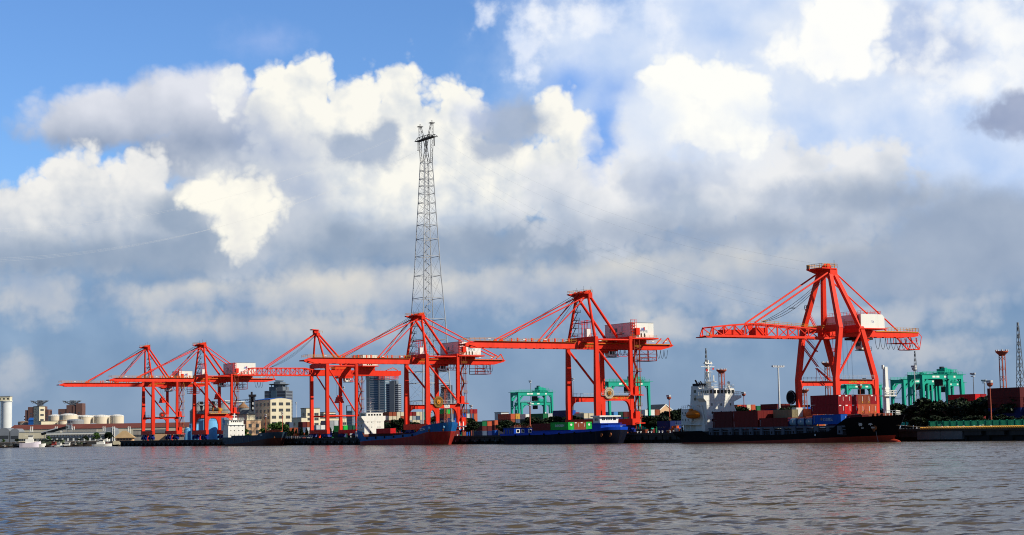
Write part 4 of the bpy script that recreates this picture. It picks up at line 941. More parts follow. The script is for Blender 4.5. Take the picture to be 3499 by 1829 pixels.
def container_ship():
    r = ship('container_ship', -17, -10.2, 'black-hulled container ship with white bridge tower and red waterline, bow to the right')
    P, ss = hull(r, -65.2, 32.2, 8.4, [(-65.2, 3.8), (-47.2, 3.9), (-45.0, 2.5), (-8, 2.4), (12.5, 3.2), (17.0, 6.5), (19.0, 6.9), (32.2, 7.4)],
         [(-65, 0.25), (-30, 0.5), (2, 1.1), (32, 1.9)], HULLB, BOOT, rake=5.0, srake=3.6, fine=0.26, deck_m=paint('deck_dark', (0.03, 0.03, 0.03), 0.8, 0.2, 0.5))
    # bulb at the foot of the stem
    m = SB(); rows = []
    for i in range(9):
        t = i / 8; rr = 1.25 * math.sqrt(max(0.0, 1 - (t * 1.0) ** 2.2)); rows.append([(26.2 + 4.3 * t, -10.2 + rr * math.cos(k * math.pi / 6), -0.35 + rr * 1.05 * math.sin(k * math.pi / 6)) for k in range(13)])
    m.grid(rows); m.build('bulbous_bow', BOOT, r, smooth=True)
    # cargo coaming with its row of side posts
    m = SB(); m.box(-45.2, 16.5, -17.6, -3.0, 2.0, 4.2)
    m.build('hatch_coaming', DARK, r)
    m = SB(); m.box(-45.2, 16.8, -18.15, -17.2, 4.25, 4.75); m.box(-45.2, 16.8, -18.0, -17.7, 3.5, 3.75)
    for i in range(13):
        a = -44.0 + i * 4.9; w = 0.55 if i % 2 else 0.9; m.box(a - w, a + w, -18.3, -17.65, 2.3, 4.25)
        m.prism([(a - w, 4.7), (a + w, 4.7), (a + w * 0.4, 3.4), (a - w * 0.4, 3.4)], 1, -18.32, -17.66)
    for i in range(44): m.box(-44.5 + i * 1.38 - 0.06, -44.5 + i * 1.38 + 0.06, -17.75, -17.62, 2.4, 3.5)
    co = m.build('coaming_post_row', CGREY, r)
    m = MB()
    for i in range(0, 13, 2): a = -44.0 + i * 4.9; m.box(a - 0.3, a + 0.3, -18.34, -18.2, 2.7, 3.4)
    m.each('coaming_opening', BLK, co)
    # bridge tower
    aF = -47.6
    m = SB(); m.box(-53.5, aF, -16.8, -5.9, 3.7, 13.3)
    m.prism([(-17.9, 14.9), (-2.9, 14.9), (-2.9, 14.2), (-5.9, 12.9), (-5.9, 13.3), (-16.8, 13.3), (-16.8, 12.9), (-17.9, 14.0)], 0, -51.3, aF + 0.05)
    m.box(-52.5, aF, -15.7, -5.6, 14.9, 17.1)
    o = m.build('bridge_tower', SHIPW, r)
    m = MB()
    for i in range(7): y = -14.9 + i * 1.43; m.box(aF - 0.04, aF + 0.03, y - 0.5, y + 0.5, 15.5, 16.6)
    for i in range(4): m.box(-51.9 + i * 1.1, -51.1 + i * 1.1, -15.74, -15.66, 15.6, 16.5)
    m.each('bridge_window', GLASS, o)
    m = MB()
    for z in (12.1, 9.6, 7.2):
        for y in (-14.7, -11.1, -7.3): m.box(aF - 0.04, aF + 0.02, y - 0.2, y + 0.2, z - 0.45, z + 0.35)
    m.each('porthole', GLASS, o)
    m = MB(); m.rail([(aF - 0.1, -15.6, 17.1), (aF - 0.1, -5.7, 17.1), (-52.4, -5.7, 17.1)], 1.1, 0.9, 0.035); m.rail([(aF, -15.6, 17.1), (-52.4, -15.6, 17.1)], 1.1, 0.9, 0.035); m.rail([(aF - 0.2, -5.5, 14.9), (aF - 0.2, -2.95, 14.9), (-51.2, -2.95, 14.9)], 1.2, 0.8, 0.04); m.rail([(-51.2, -17.85, 14.9), (aF - 0.2, -17.85, 14.9)], 1.1, 0.9, 0.035); m.build('railing', SHIPW, o)
    m = MB(); m.tube((-49, -6.8, 17.1), (-49, -6.8, 18.6), 0.35, 10); m.lathe(-49, -6.8, [(0.01, 19.4), (0.4, 19.25), (0.55, 18.9), (0.4, 18.6), (0.35, 18.5)], 12); m.build('radar_dome', SHIPW, o)
    # decks and house behind the tower
    m = SB(); m.box(-61.2, -53.5, -16.6, -4.2, 6.1, 10.9); m.box(-63.3, -53.5, -17.6, -3.4, 5.75, 6.05); m.box(-61.8, -53.5, -15.4, -5.2, 3.7, 5.75)
    for a in (-62.8, -60.5, -58, -55.5): m.beam((a, -17.3, 3.7), (a, -17.3, 5.75), 0.16)
    m.box(-53.5, aF - 0.1, -17.7, -16.8, 5.7, 5.95); m.box(-49.3, aF, -17.7, -16.8, 3.7, 5.7)
    m.prism([(-59.2, 10.9), (-52.5, 10.9), (-52.5, 15.0), (-54.6, 17.9), (-58.2, 18.1)], 1, -14.6, -8.4)
    m.box(-54.5, -51.0, -15.9, -14.6, 13.0, 13.25); m.box(-56.5, -52.5, -16.4, -14.6, 15.0, 15.2)
    o = m.build('deck_house', SHIPW, r)
    m = MB()
    for z in (9.5, 7.4):
        for a in (-60.4, -59.0, -57.6, -55.0): m.box(a - 0.2, a + 0.2, -16.64, -16.56, z - 0.3, z + 0.4)
    for z in (16.4, 14.0): m.box(-56.9, -55.7, -14.64, -14.56, z - 0.5, z + 0.4)
    m.box(-55.2, -54.0, -14.64, -14.56, 13.6, 14.5)
    m.each('porthole', GLASS, o)
    m = MB(); m.rail([(-63.2, -17.5, 6.05), (-53.6, -17.5, 6.05)], 1.0, 1.0, 0.035); m.rail([(-61.1, -16.4, 10.9), (-55, -16.4, 10.9)], 1.0, 1.0, 0.035); m.rail([(-64.8, -16.8, 3.8), (-62, -17.6, 3.8)], 1.0, 0.8, 0.04); m.rail([(-64.8, -16.8, 3.8), (-64.8, -6, 3.8)], 1.0, 0.8, 0.04); m.build('railing', SHIPW, o)
    m = SB(); m.box(-58.6, -55.0, -13.8, -9.6, 17.8, 18.9); m.tube((-57.6, -12.6, 18.8), (-58.6, -12.6, 20.0), 0.28, 8); m.tube((-56.6, -11.5, 18.8), (-57.4, -11.5, 19.6), 0.22, 8); m.tube((-56.0, -12.8, 18.8), (-56.6, -12.8, 19.4), 0.18, 8); m.build('funnel', DARK, r)
    # signal mast
    c = (-53.5, -11.2)
    m = SB(); m.box(c[0] - 0.5, c[0] + 0.5, c[1] - 0.6, c[1] + 0.6, 17.1, 19.2); m.box(c[0] - 1.0, c[0] + 1.2, c[1] - 1.7, c[1] + 2.2, 19.2, 19.4)
    for dx, dy in ((-0.5, -0.6), (0.5, -0.6), (-0.5, 0.6), (0.5, 0.6)): m.beam((c[0] + dx, c[1] + dy, 19.3), (c[0] + dx * 0.5, c[1] + dy * 0.5, 24.0), 0.14)
    m.beam((c[0], c[1], 19.3), (c[0], c[1], 26.2), 0.28)
    m.box(c[0] - 0.6, c[0] + 0.6, c[1] - 1.2, c[1] + 1.2, 22.4, 22.5); m.box(c[0] - 0.5, c[0] + 0.5, c[1] - 1.5, c[1] + 1.3, 25.0, 25.25); m.beam((c[0], c[1] - 3.0, 24.2), (c[0], c[1] + 2.4, 24.2), 0.12); m.beam((c[0], c[1], 23.2), (c[0], c[1] - 1.4, 24.9), 0.1); m.beam((c[0], c[1], 23.2), (c[0], c[1] + 1.4, 24.9), 0.1)
    m.box(c[0] - 0.3, c[0] + 0.3, c[1] - 1.4, c[1] - 0.9, 25.3, 25.7); m.box(c[0] - 0.3, c[0] + 0.3, c[1] + 0.8, c[1] + 1.2, 25.3, 25.7); m.beam((c[0], c[1] + 2.0, 19.4), (c[0], c[1] + 2.0, 21.4), 0.3); m.box(c[0] - 0.4, c[0] + 0.4, c[1] - 0.9, c[1] - 0.5, 21.0, 21.6)
    o = m.build('signal_mast', SHIPW, r)
    m = MB(); m.box(c[0], c[0] + 0.05, c[1] - 0.95, c[1] - 0.15, 22.7, 23.35); m.box(c[0], c[0] + 0.05, c[1] + 1.6, c[1] + 2.2, 23.2, 23.8); m.each('flag', LOGOR, o)
    # davit
    m = SB()
    for a in (-50.6, -55.3):
        m.beam((a, -17.4, 5.9), (a, -15.4, 8.2), 0.3); m.beam((a, -16.9, 5.9), (a, -16.9, 11.6), 0.32); m.beam((a, -16.9, 11.5), (a, -18.3, 12.1), 0.3); m.beam((a, -18.3, 12.1), (a, -18.3, 11.4), 0.12)
    m.beam((-50.0, -17.2, 12.0), (-48.3, -17.2, 6.2), 0.4); m.beam((-50.2, -4.4, 12.0), (-48.4, -4.4, 9.0), 0.4)
    m.build('boat_davit', SHIPW, r)
    # stern rail, stores
    m = SB(); m.tube((-64.5, -14, 3.8), (-64.5, -14, 5.2), 0.4, 10); m.tube((-63.2, -15.6, 3.8), (-63.2, -15.6, 4.6), 0.3, 10); m.tube((-62, -15.9, 3.8), (-62, -15.9, 4.6), 0.3, 10); m.build('mooring_bitts', DARK, r)
    # fore part: crane post, rail, windlass, breakwater
    a, y = 21.4, -6.4
    m = SB(); m.beam((a, y, 6.5), (a, y, 21.0), 1.35, 1.35, 0.95, 0.95, up=(1, 0, 0)); m.box(a - 1.2, a + 1.2, y - 1.7, y + 2.9, 12.7, 12.95); m.box(a - 0.8, a + 0.6, y - 0.9, y + 0.8, 14.6, 15.2); m.box(a - 0.5, a + 0.1, y - 0.9, y - 0.4, 20.4, 21.5)
    o = m.build('crane_post', SHIPW, r)
    m = MB(); m.rail([(a + 1.2, y - 1.6, 12.95), (a + 1.2, y + 2.8, 12.95), (a - 1.2, y + 2.8, 12.95)], 1.4, 0.8, 0.05); m.build('platform_rail', SHIPW, o)
    m = SB(); m.rail([(27.2, -12.3, 7.2), (29.2, -10.4, 7.3), (27.2, -7.0, 7.2)], 1.35, 0.9, 0.06); m.build('bow_rail', SHIPW, r)
    m = SB(); m.box(23.5, 25.8, -12.0, -8.6, 6.7, 7.9); m.tube((24.6, -13.0, 7.5), (24.6, -7.6, 7.5), 0.5, 10); m.box(19.5, 20.2, -15.0, -5.0, 6.6, 7.9); m.build('windlass', paint('windlass_rust', (0.20, 0.05, 0.03), 0.7, 0.2, 1), r)
    # anchor and hawse, name
    pa = P(0.945, 4.0, -1); pb = P(0.975, 4.6, -1)
    m = SB(); m.disc((pa[0], pa[1] - 0.1, pa[2]), 1, 0.62, 16, 0.5, 0.36); m.beam((pa[0] - 0.55, pa[1] - 0.35, pa[2] - 0.2), (pa[0] - 0.2, pa[1] - 0.4, pa[2] - 1.0), 0.2); m.beam((pa[0] + 0.5, pa[1] - 0.35, pa[2] - 0.2), (pa[0] + 0.1, pa[1] - 0.4, pa[2] - 1.0), 0.2)
    m.build('anchor', paint('anchor_rust', (0.30, 0.10, 0.04), 0.8, 0.3, 2), r)
    m = SB()
    for t in range(12): m.box(pa[0] + 0.02, pa[0] + 0.14, pa[1] + 0.15 + t * 0.06, pa[1] + 0.3 + t * 0.06, pa[2] - 1.2 - t * 0.24, pa[2] - 1.08 - t * 0.24)
    m.build('anchor_chain', GRYP, r)
    def spot(av, z):
        best = min(((abs(P(i / 400, z, -1)[0] - av), i / 400) for i in range(240, 400)))[1]; p = P(best, z, -1); p2 = P(best + 0.01, z, -1)
        return p, math.atan2(p2[1] - p[1], p2[0] - p[0])
    LET = paint('hull_lettering', (0.62, 0.58, 0.52), 0.6, 0.1, 3)
    for tx, av, z, sz_ in (('鲁', 21.7, 5.0, 1.25), ('丰', 24.4, 5.0, 1.25), ('LU', 21.9, 3.95, 0.55), ('FENG', 24.7, 4.0, 0.6)):
        p, an = spot(av, z); swords('lettering', tx, sz_, LET, r, (p[0], p[1] - 0.12, p[2]), (R_(90), 0, an), bold=0.03)
    m = SB(); p, an = spot(-2.2, 2.2); m.disc((5.0, -18.66, 2.2), 1, 0.28, 10, 0.1); m.build('side_light', SHIPW, r)
    return r
S1 = container_ship()

def lifeboat():
    r = empty('lifeboat', Q(-52.9, -18.2, 8.6), QROT, 'orange enclosed lifeboat hanging beside the white bridge tower', 'lifeboat')
    L = 3.6; m = MB(); rows = []
    for i in range(15):
        t = -1 + 2 * i / 14; w = 1.35 * (1 - abs(t) ** 3.2) + 0.02; k = 0.1 * t * t
        rows.append([(t * L, w * math.sin(u) * (1 if u < math.pi / 2 or u > 1.5 * math.pi else 1), 0.3 + k - 1.15 * math.cos(u) * (0.35 + 0.65 * (1 - abs(t) ** 4))) for u in [math.pi * (-0.5 + j / 8) for j in range(9)]])
    m.grid(rows); m.build('hull', LIFE, r, smooth=True)
    m = MB(); rows = []
    for i in range(15):
        t = -1 + 2 * i / 14; w = 1.3 * (1 - abs(t) ** 3) + 0.02; h = 1.5 * (1 - abs(t) ** 2.6)
        rows.append([(t * L * 0.97, -w * math.cos(u), 0.34 + 0.1 * t * t + h * math.sin(u) ** 0.8) for u in [math.pi * j / 10 for j in range(11)]])
    m.grid(rows); m.box(-1.6, -0.4, -0.5, 0.5, 1.6, 2.3); m.build('canopy', LIFE, r, smooth=True)
    m = MB(); m.box(-3.2, 3.2, -1.42, -1.3, 0.22, 0.36); m.build('fender_strip', BLK, r)
    o = copy_tree(r); o['label'] = 'orange enclosed lifeboat on the far side of the bridge tower'; o.location = Q(-52.9, -3.6, 8.6)
lifeboat()

def rope(name, p, q, sag, rad, label, cat='rope', mat=None):
    m = MB(); n = 14; P_, Q_ = Vector(p), Vector(q)
    pts = [P_.lerp(Q_, i / n) - Vector((0, 0, sag * 4 * (i / n) * (1 - i / n))) for i in range(n + 1)]
    base = pts[0]; m.path([v - base for v in pts], rad, 5)
    o = m.build(name, mat or ROPE); o.location = base; return tag(o, label, cat, 'mooring ropes')
rope('mooring_rope', Q(21.3, -15.6, 5.9), Q(52, 1.0, 3.6), 0.8, 0.06, 'tan mooring rope from the black bow to the quay, upper of the two')
rope('mooring_rope', Q(23.5, -14.6, 5.6), Q(46, 1.0, 3.6), 0.6, 0.06, 'tan mooring rope from the black bow to the quay, lower of the two')

def coaster():
    BL = paint('weathered_blue_hull', (0.012, 0.12, 0.36), 0.55, 0.25, 0.4, (0.10, 0.10, 0.05), 0.75, True); RD = paint('weathered_red_bottom', (0.30, 0.022, 0.018), 0.6, 0.25, 0.35, (0.30, 0.12, 0.05), 0.6, True)
    r = ship('coaster', -265, -9, 'weathered coaster with blue and red hull and white bridge, bow flaring to the right')
    P, ss = hull(r, -304.2, -226.2, 6.0, [(-304.2, 6.7), (-297.0, 5.7), (-295.4, 3.5), (-270, 3.9), (-248, 4.7), (-244.5, 5.4), (-240, 7.6), (-226.2, 9.1)],
         [(-304, 1.5), (-290, 2.0), (-270, 2.5), (-248, 3.6), (-236, 5.2), (-226, 5.4)], BL, RD, rake=3.4, srake=1.6, fine=0.17, blunt=1.25)
    m = SB(); m.box(-294, -246, -13.4, -4.6, 3.0, 5.0); m.build('hatch_coaming', paint('coaming_maroon', (0.07, 0.02, 0.02), 0.7, 0.2, 0.4), r)
    aF = -296.3
    m = SB(); m.box(-303.6, aF, -14.2, -4.6, 4.4, 12.0); m.box(-303.4, aF, -13.2, -5.2, 12.0, 14.1); m.prism([(-15.6, 12.7), (-2.8, 12.7), (-2.8, 12.0), (-4.6, 10.4), (-14.2, 10.4), (-15.6, 12.0)], 0, -300.5, aF + 0.04)
    m.box(-304, -297.2, -15.0, -14.2, 9.9, 10.1); m.box(-304, -297.2, -15.0, -14.2, 7.2, 7.4); m.box(-304, aF, -13.6, -4.8, 14.1, 14.3)
    o = m.build('bridge_tower', SHIPW, r)
    m = MB()
    for i in range(5): y = -11.9 + i * 1.35; m.box(aF - 0.04, aF + 0.03, y - 0.42, y + 0.42, 12.85, 13.6)
    for z in (10.0, 7.8):
        for y in (-12.5, -10.6, -7.6, -6.6): m.box(aF - 0.04, aF + 0.02, y - 0.14, y + 0.14, z - 0.3, z + 0.3)
    m.box(aF - 0.04, aF + 0.02, -11.6, -11.0, 4.9, 6.3); m.box(-302, -298, -13.24, -13.16, 12.9, 13.6)
    for z in (8.6, 11.2, 5.6): m.box(-302.4, -301.6, -14.24, -14.16, z - 0.5, z + 0.4); m.box(-299.6, -298.9, -14.24, -14.16, z - 0.5, z + 0.4)
    m.each('window', GLASS, o)
    m = MB(); m.rail([(-304, -14.9, 10.1), (-297.3, -14.9, 10.1)], 1.0, 1, 0.04); m.rail([(-304, -14.9, 7.4), (-297.3, -14.9, 7.4)], 1.0, 1, 0.04); m.rail([(-303, -13, 14.3), (aF, -13, 14.3), (aF, -5, 14.3)], 0.9, 1.2, 0.03); m.build('railing', SHIPW, o)
    c = (-299.8, -9.4)
    m = SB(); m.beam((c[0], c[1], 14.2), (c[0], c[1], 21.0), 0.35)
    for z, w in ((15.8, 1.5), (17.0, 1.6), (18.6, 2.0), (20.2, 2.0)): m.box(c[0] - 0.2, c[0] + 0.2, c[1] - w, c[1] + w, z, z + 0.2); m.box(c[0] - 0.4, c[0] + 0.4, c[1] - 0.5, c[1] + 0.5, z + 0.2, z + 0.5)
    m.build('signal_mast', SHIPW, r)
    m = SB(); m.rail([(-236, -14.0, 8.0), (-230, -12.2, 8.6), (-227.2, -9, 9.0), (-230, -5.8, 8.6)], 1.1, 1.2, 0.045); m.build('bow_rail', GRYP, r)
    pa, pc = P(0.90, 6.2, -1), P(0.978, 6.4, -1)
    m = SB()
    for p in (pa, pc): m.disc((p[0], p[1] - 0.1, p[2] + 0.7), 1, 0.6, 14, 0.4)
    o = m.each('hawse_pipe', paint('hawse_pale_blue', (0.22, 0.50, 0.70), 0.5, 0.1, 2), r)
    m = SB()
    for p in (pa, pc): m.beam((p[0] - 0.6, p[1] - 0.3, p[2] - 0.2), (p[0], p[1] - 0.35, p[2] - 1.0), 0.22); m.beam((p[0] + 0.6, p[1] - 0.3, p[2] - 0.2), (p[0], p[1] - 0.35, p[2] - 1.0), 0.22); m.beam((p[0], p[1] - 0.3, p[2] + 0.5), (p[0], p[1] - 0.3, p[2] - 0.9), 0.2)
    m.build('anchor', paint('anchor_rust', (0.30, 0.10, 0.04), 0.8, 0.3, 2), r)
    def spot(av, z):
        b = min(((abs(P(i / 400, z, -1)[0] - av), i / 400) for i in range(240, 400)))[1]; return P(b, z, -1)
    p = spot(-240.5, 6.3); swords('lettering', '江工206', 1.2, SHIPW, r, (p[0], p[1] - 0.1, p[2]), (R_(90), R_(-4), 0), bold=0.02)
    m = SB()
    for i in range(6): a = -292 + i * 8.5; m.disc((a, -15.15, 3.0 + i * 0.2), 1, 0.5, 14, 0.3, 0.25)
    m.each('tyre_fender', BLK, r)
coaster()

def barge():
    BLK2 = paint('barge_black_hull', (0.006, 0.008, 0.020), 0.7, 0.4, 0.3, (0.045, 0.028, 0.018), 0.6, True, spec=0.06); BLU = paint('barge_blue', (0.007, 0.06, 0.50), 0.5, 0.12, 0.4, (0.01, 0.03, 0.2), 0.4, True)
    r = ship('barge', -145, -7.8, 'dark river barge with bright blue bulwark and white wheelhouse at its bow')
    P, ss = hull(r, -183.0, -108.2, 5.3, [(-183, 4.0), (-172, 3.95), (-137, 4.6), (-118, 5.2), (-108.2, 5.8)], [(-183, 0.2), (-108, 0.5)], BLK2, BLK2, rake=1.8, srake=2.8, fine=0.09, blunt=1.5,
         strake=[(-183, 3.2), (-146, 3.45), (-116, 4.3), (-108, 4.75)], strake_m=BLU, deck_m=paint('deck_dark', (0.03, 0.03, 0.03), 0.8, 0.2, 0.5))
    m = SB(); m.box(-159, -133, -12.3, -2.6, 3.4, 5.0); m.build('hatch_coaming', BLU, r)
    m = SB(); m.box(-180.2, -172.2, -12.2, -3.6, 3.6, 6.1); o = m.build('stern_house', BLU, r)
    m = MB(); m.box(-180.6, -171.8, -12.6, -3.2, 6.12, 6.24); m.build('roof', paint('dull_roof', (0.2, 0.2, 0.2), 0.7, 0.2, 1), o)
    for k, y in enumerate((-10.6, -8.6, -5.4)):
        m = MB(); m.box(-172.25, -172.1, y - 0.75, y + 0.75, 4.2, 5.6); q = m.each('window', SHIPW, o)[0]; m = MB(); m.box(-172.12, -172.07, y - (0.1 if k else 0.5), y + 0.5, 4.4, 5.4); m.build('pane', GLASS, q)
    for a in (-179.4, -177.4, -175.4, -173.8):
        m = MB(); m.box(a - 0.3, a + 0.3, -12.26, -12.16, 4.0, 5.5); m.each('window', GLASS, o)
    m = SB(); m.box(-178, -175.5, -10.5, -6, 6.25, 6.9); m.box(-174.5, -172.6, -10, -5.5, 6.25, 6.8); m.rail([(-172, -12.2, 6.25), (-172, -3.6, 6.25)], 0.9, 1.2, 0.04); m.tube((-174, -9.5, 6.25), (-174, -9.5, 10.6), 0.06, 5); m.build('roof_stores', paint('faded_red_stores', (0.36, 0.10, 0.06), 0.7, 0.2, 1), r)
    m = SB(); m.box(-119.4, -114.0, -12.0, -4.0, 5.2, 6.95); m.box(-119.8, -113.4, -12.4, -3.6, 6.96, 7.12); m.build('fore_house', BLU, r)
    m = SB(); m.prism([(-12.0, 7.13), (-4.4, 7.13), (-4.2, 9.3), (-12.2, 9.3)], 0, -118.8, -114.6); m.box(-119.5, -113.7, -12.7, -3.8, 9.3, 9.75); o = m.build('wheelhouse', SHIPW, r)
    m = MB()
    for y in (-10.9, -10.2, -9.1, -8.2, -7.3, -6.2, -5.6): m.box(-114.68, -114.5, y - 0.26, y + 0.26, 8.2, 9.1)
    m.box(-117.6, -117.0, -12.2, -12.02, 8.0, 8.9); m.box(-116.6, -116.0, -12.2, -12.02, 8.0, 8.9)
    m.each('window', GLASS, o)
    m = SB(); m.rail([(-114, -12.4, 5.4), (-110.5, -11.5, 5.7), (-109.6, -7.8, 5.8), (-110.5, -4, 5.7)], 0.8, 0.9, 0.05); m.build('bow_rail', BLU, r)
    m = SB()
    for s in (0.955, 0.985): p = P(s, 3.2, -1); m.disc((p[0], p[1] - 0.15, p[2]), 1, 0.55, 12, 0.4, 0.2); m.beam((p[0] - 0.5, p[1] - 0.4, p[2] - 0.1), (p[0], p[1] - 0.4, p[2] - 0.8), 0.22)
    m.build('anchor', paint('anchor_rust', (0.30, 0.10, 0.04), 0.8, 0.3, 2), r)
    m = SB()
    for i in range(6): a = -170 + i * 10.2; m.disc((a, -13.2, 3.2 + i * 0.15), 1, 0.45, 14, 0.3, 0.2); m.beam((a, -13.15, 3.6), (a, -13.15, 4.2), 0.08)
    m.each('tyre_fender', BLK, r)
barge()

def grey_coaster():
    G = paint('slate_hull', (0.035, 0.065, 0.095), 0.6, 0.25, 0.4, (0.10, 0.09, 0.07), 0.55, True); B_ = paint('brown_bottom', (0.10, 0.030, 0.020), 0.65, 0.25, 0.4, (0.03, 0.02, 0.02), 0.6, True)
    r = ship('coaster', -436, -8, 'slate grey coaster with tall white bridge, the farthest ship at the quay')
    P, ss = hull(r, -471, -400.4, 5.0, [(-471, 4.4), (-435, 4.5), (-420.5, 5.2), (-419, 6.3), (-400.4, 6.7)], [(-471, 0.9), (-440, 1.5), (-415, 3.0), (-404, 3.7), (-400, 3.9)], G, B_, rake=4.2, srake=3.4, fine=0.17, blunt=1.2)
    aF = -462.0
    m = SB(); m.box(-468.5, aF, -12.3, -3.1, 4.1, 10.9); m.box(-467.5, aF, -11.8, -3.8, 10.9, 13.4); m.box(-468, aF + 0.5, -12.6, -3.0, 10.85, 11.05); m.box(-468, aF + 0.4, -12.2, -3.4, 13.4, 13.6)
    m.box(-470, -468.5, -12.0, -3.4, 4.1, 8.2); m.box(-466, -464.5, -8.5, -6.5, 13.6, 14.6); m.beam((-464.5, -7.8, 13.6), (-464.5, -7.8, 17.0), 0.3); m.box(-464.7, -464.3, -9, -6.6, 15.8, 16.0)
    o = m.build('bridge_tower', SHIPW, r)
    m = MB()
    for y in (-10.4, -9.3, -8.3, -7.3, -6.2, -5.2): m.box(aF - 0.04, aF + 0.03, y - 0.32, y + 0.32, 12.3, 13.0)
    for z in (10.2, 7.9, 5.6):
        for y in (-10.8, -8.9, -6.4, -4.4): m.box(aF - 0.04, aF + 0.02, y - 0.26, y + 0.26, z - 0.2, z + 0.25)
    m.each('window', GLASS, o)
    m = MB(); m.rail([(-470, -12.2, 8.2), (-468.5, -12.2, 8.2)], 1, 0.8, 0.05); m.rail([(-469, -12.6, 11.0), (-462, -12.6, 11.0)], 1, 1.2, 0.04); m.rail([(-468, -12.1, 13.6), (aF, -12.1, 13.6), (aF, -3.5, 13.6)], 0.9, 1.2, 0.04); m.box(-470, -467, -13.0, -12.3, 8.0, 8.15); m.box(-470, -467, -13.0, -12.3, 5.9, 6.05); m.build('railing', SHIPW, o)
    m = SB(); m.box(-458, -424, -12.2, -3.8, 4.2, 5.3); m.build('hatch_coaming', G, r)
    m = SB(); m.box(-416, -407, -10.5, -5.5, 6.3, 7.2); m.tube((-410, -10.8, 7.4), (-410, -5.2, 7.4), 0.5, 8); m.build('windlass', paint('windlass_orange', (0.5, 0.10, 0.04), 0.7, 0.2, 1), r)
    b = min(((abs(P(i / 400, 5.2, -1)[0] + 416), i / 400) for i in range(200, 400)))[1]; p = P(b, 5.3, -1)
    swords('lettering', '长103', 1.3, SHIPW, r, (p[0], p[1] - 0.1, p[2]), (R_(90), R_(-3), 0), bold=0.02)
    m = SB()
    for s in (0.965,): p = P(s, 4.2, -1); m.disc((p[0], p[1] - 0.1, p[2]), 1, 0.6, 12, 0.4, 0.2)
    m.build('anchor', paint('anchor_rust', (0.30, 0.10, 0.04), 0.8, 0.3, 2), r)
    m = SB()
    for a in (-452, -440, -432): m.beam((a, -13.1, 4.4), (a, -13.1, 2.0), 0.12)
    m.build('hanging_line', ROPE, r)
grey_coaster()
# ------------------------------------------------------------------ containers
CC = {'crimson': (0.30, 0.016, 0.022), 'bright red': (0.60, 0.016, 0.018), 'dark red': (0.16, 0.018, 0.016), 'maroon': (0.10, 0.018, 0.018), 'rust brown': (0.26, 0.062, 0.030), 'orange': (0.50, 0.10, 0.045),
      'navy': (0.012, 0.022, 0.10), 'blue': (0.012, 0.09, 0.42), 'light blue': (0.08, 0.25, 0.52), 'slate': (0.07, 0.10, 0.16), 'grey': (0.28, 0.30, 0.31), 'pale grey': (0.48, 0.50, 0.50), 'white': (0.72, 0.71, 0.66),
      'cream': (0.60, 0.52, 0.36), 'tan': (0.24, 0.21, 0.12), 'bright green': (0.02, 0.42, 0.06), 'green': (0.012, 0.13, 0.05), 'dark green': (0.010, 0.05, 0.04), 'teal': (0.05, 0.36, 0.28), 'yellow': (0.55, 0.30, 0.05)}
def cmat(c): return paint('container_' + c.replace(' ', '_'), CC[c], 0.55, 0.12, 0.5, tuple(v * 0.5 + 0.02 for v in CC[c]), 0.45, True)
_cont = {}
ORD = ['first', 'second', 'third', 'fourth', 'fifth', 'sixth', 'seventh', 'eighth', 'ninth', 'tenth', 'eleventh', 'twelfth', 'thirteenth']
def cmesh(L, W_, H, fine):
    key = (round(L, 2), round(W_, 2), round(H, 2), fine)
    if key in _cont: return _cont[key]
    m = MB(); t = 0.13; d = 0.05
    m.box(d, L - d, d, W_ - d, 0.08, H - 0.05)
    for x in (0, L - t):
        for y in (0, W_ - t): m.box(x, x + t, y, y + t, 0, H)
    for z0, z1 in ((0, 0.16), (H - 0.12, H - 0.003)):
        for y in (0.01, W_ - 0.11): m.box(t, L - t, y, y + 0.1, z0, z1)
        for x in (0.01, L - 0.11): m.box(x, x + 0.1, t, W_ - t, z0, z1)
    if fine:
        n = int(L / 0.62)
        for i in range(n): c = t + (L - 2 * t) * (i + 0.5) / n; m.box(c - 0.15, c + 0.15, 0.022, 0.08, 0.17, H - 0.13)
    me = bpy.data.meshes.new('container'); me.from_pydata(m.v, [], m.f)
    bm = bmesh.new(); bm.from_mesh(me); bmesh.ops.recalc_face_normals(bm, faces=bm.faces); bm.to_mesh(me); bm.free()
    d_ = MB()
    if fine:
        for k in range(2):
            y0 = 0.16 + k * (W_ / 2 - 0.14); y1 = y0 + W_ / 2 - 0.20; d_.box(L - 0.075, L - 0.03, y0, y1, 0.2, H - 0.16)
        for y in (0.42, 0.9, W_ - 0.9, W_ - 0.42): d_.box(L - 0.03, L + 0.012, y - 0.03, y + 0.03, 0.12, H - 0.1)
        for y in (0.62, W_ - 0.62): d_.box(L - 0.03, L + 0.02, y - 0.2, y + 0.2, H * 0.38, H * 0.38 + 0.06)
        dm = bpy.data.meshes.new('container_door'); dm.from_pydata(d_.v, [], d_.f)
    else: dm = None
    _cont[key] = (me, dm); return _cont[key]
_cm = {}
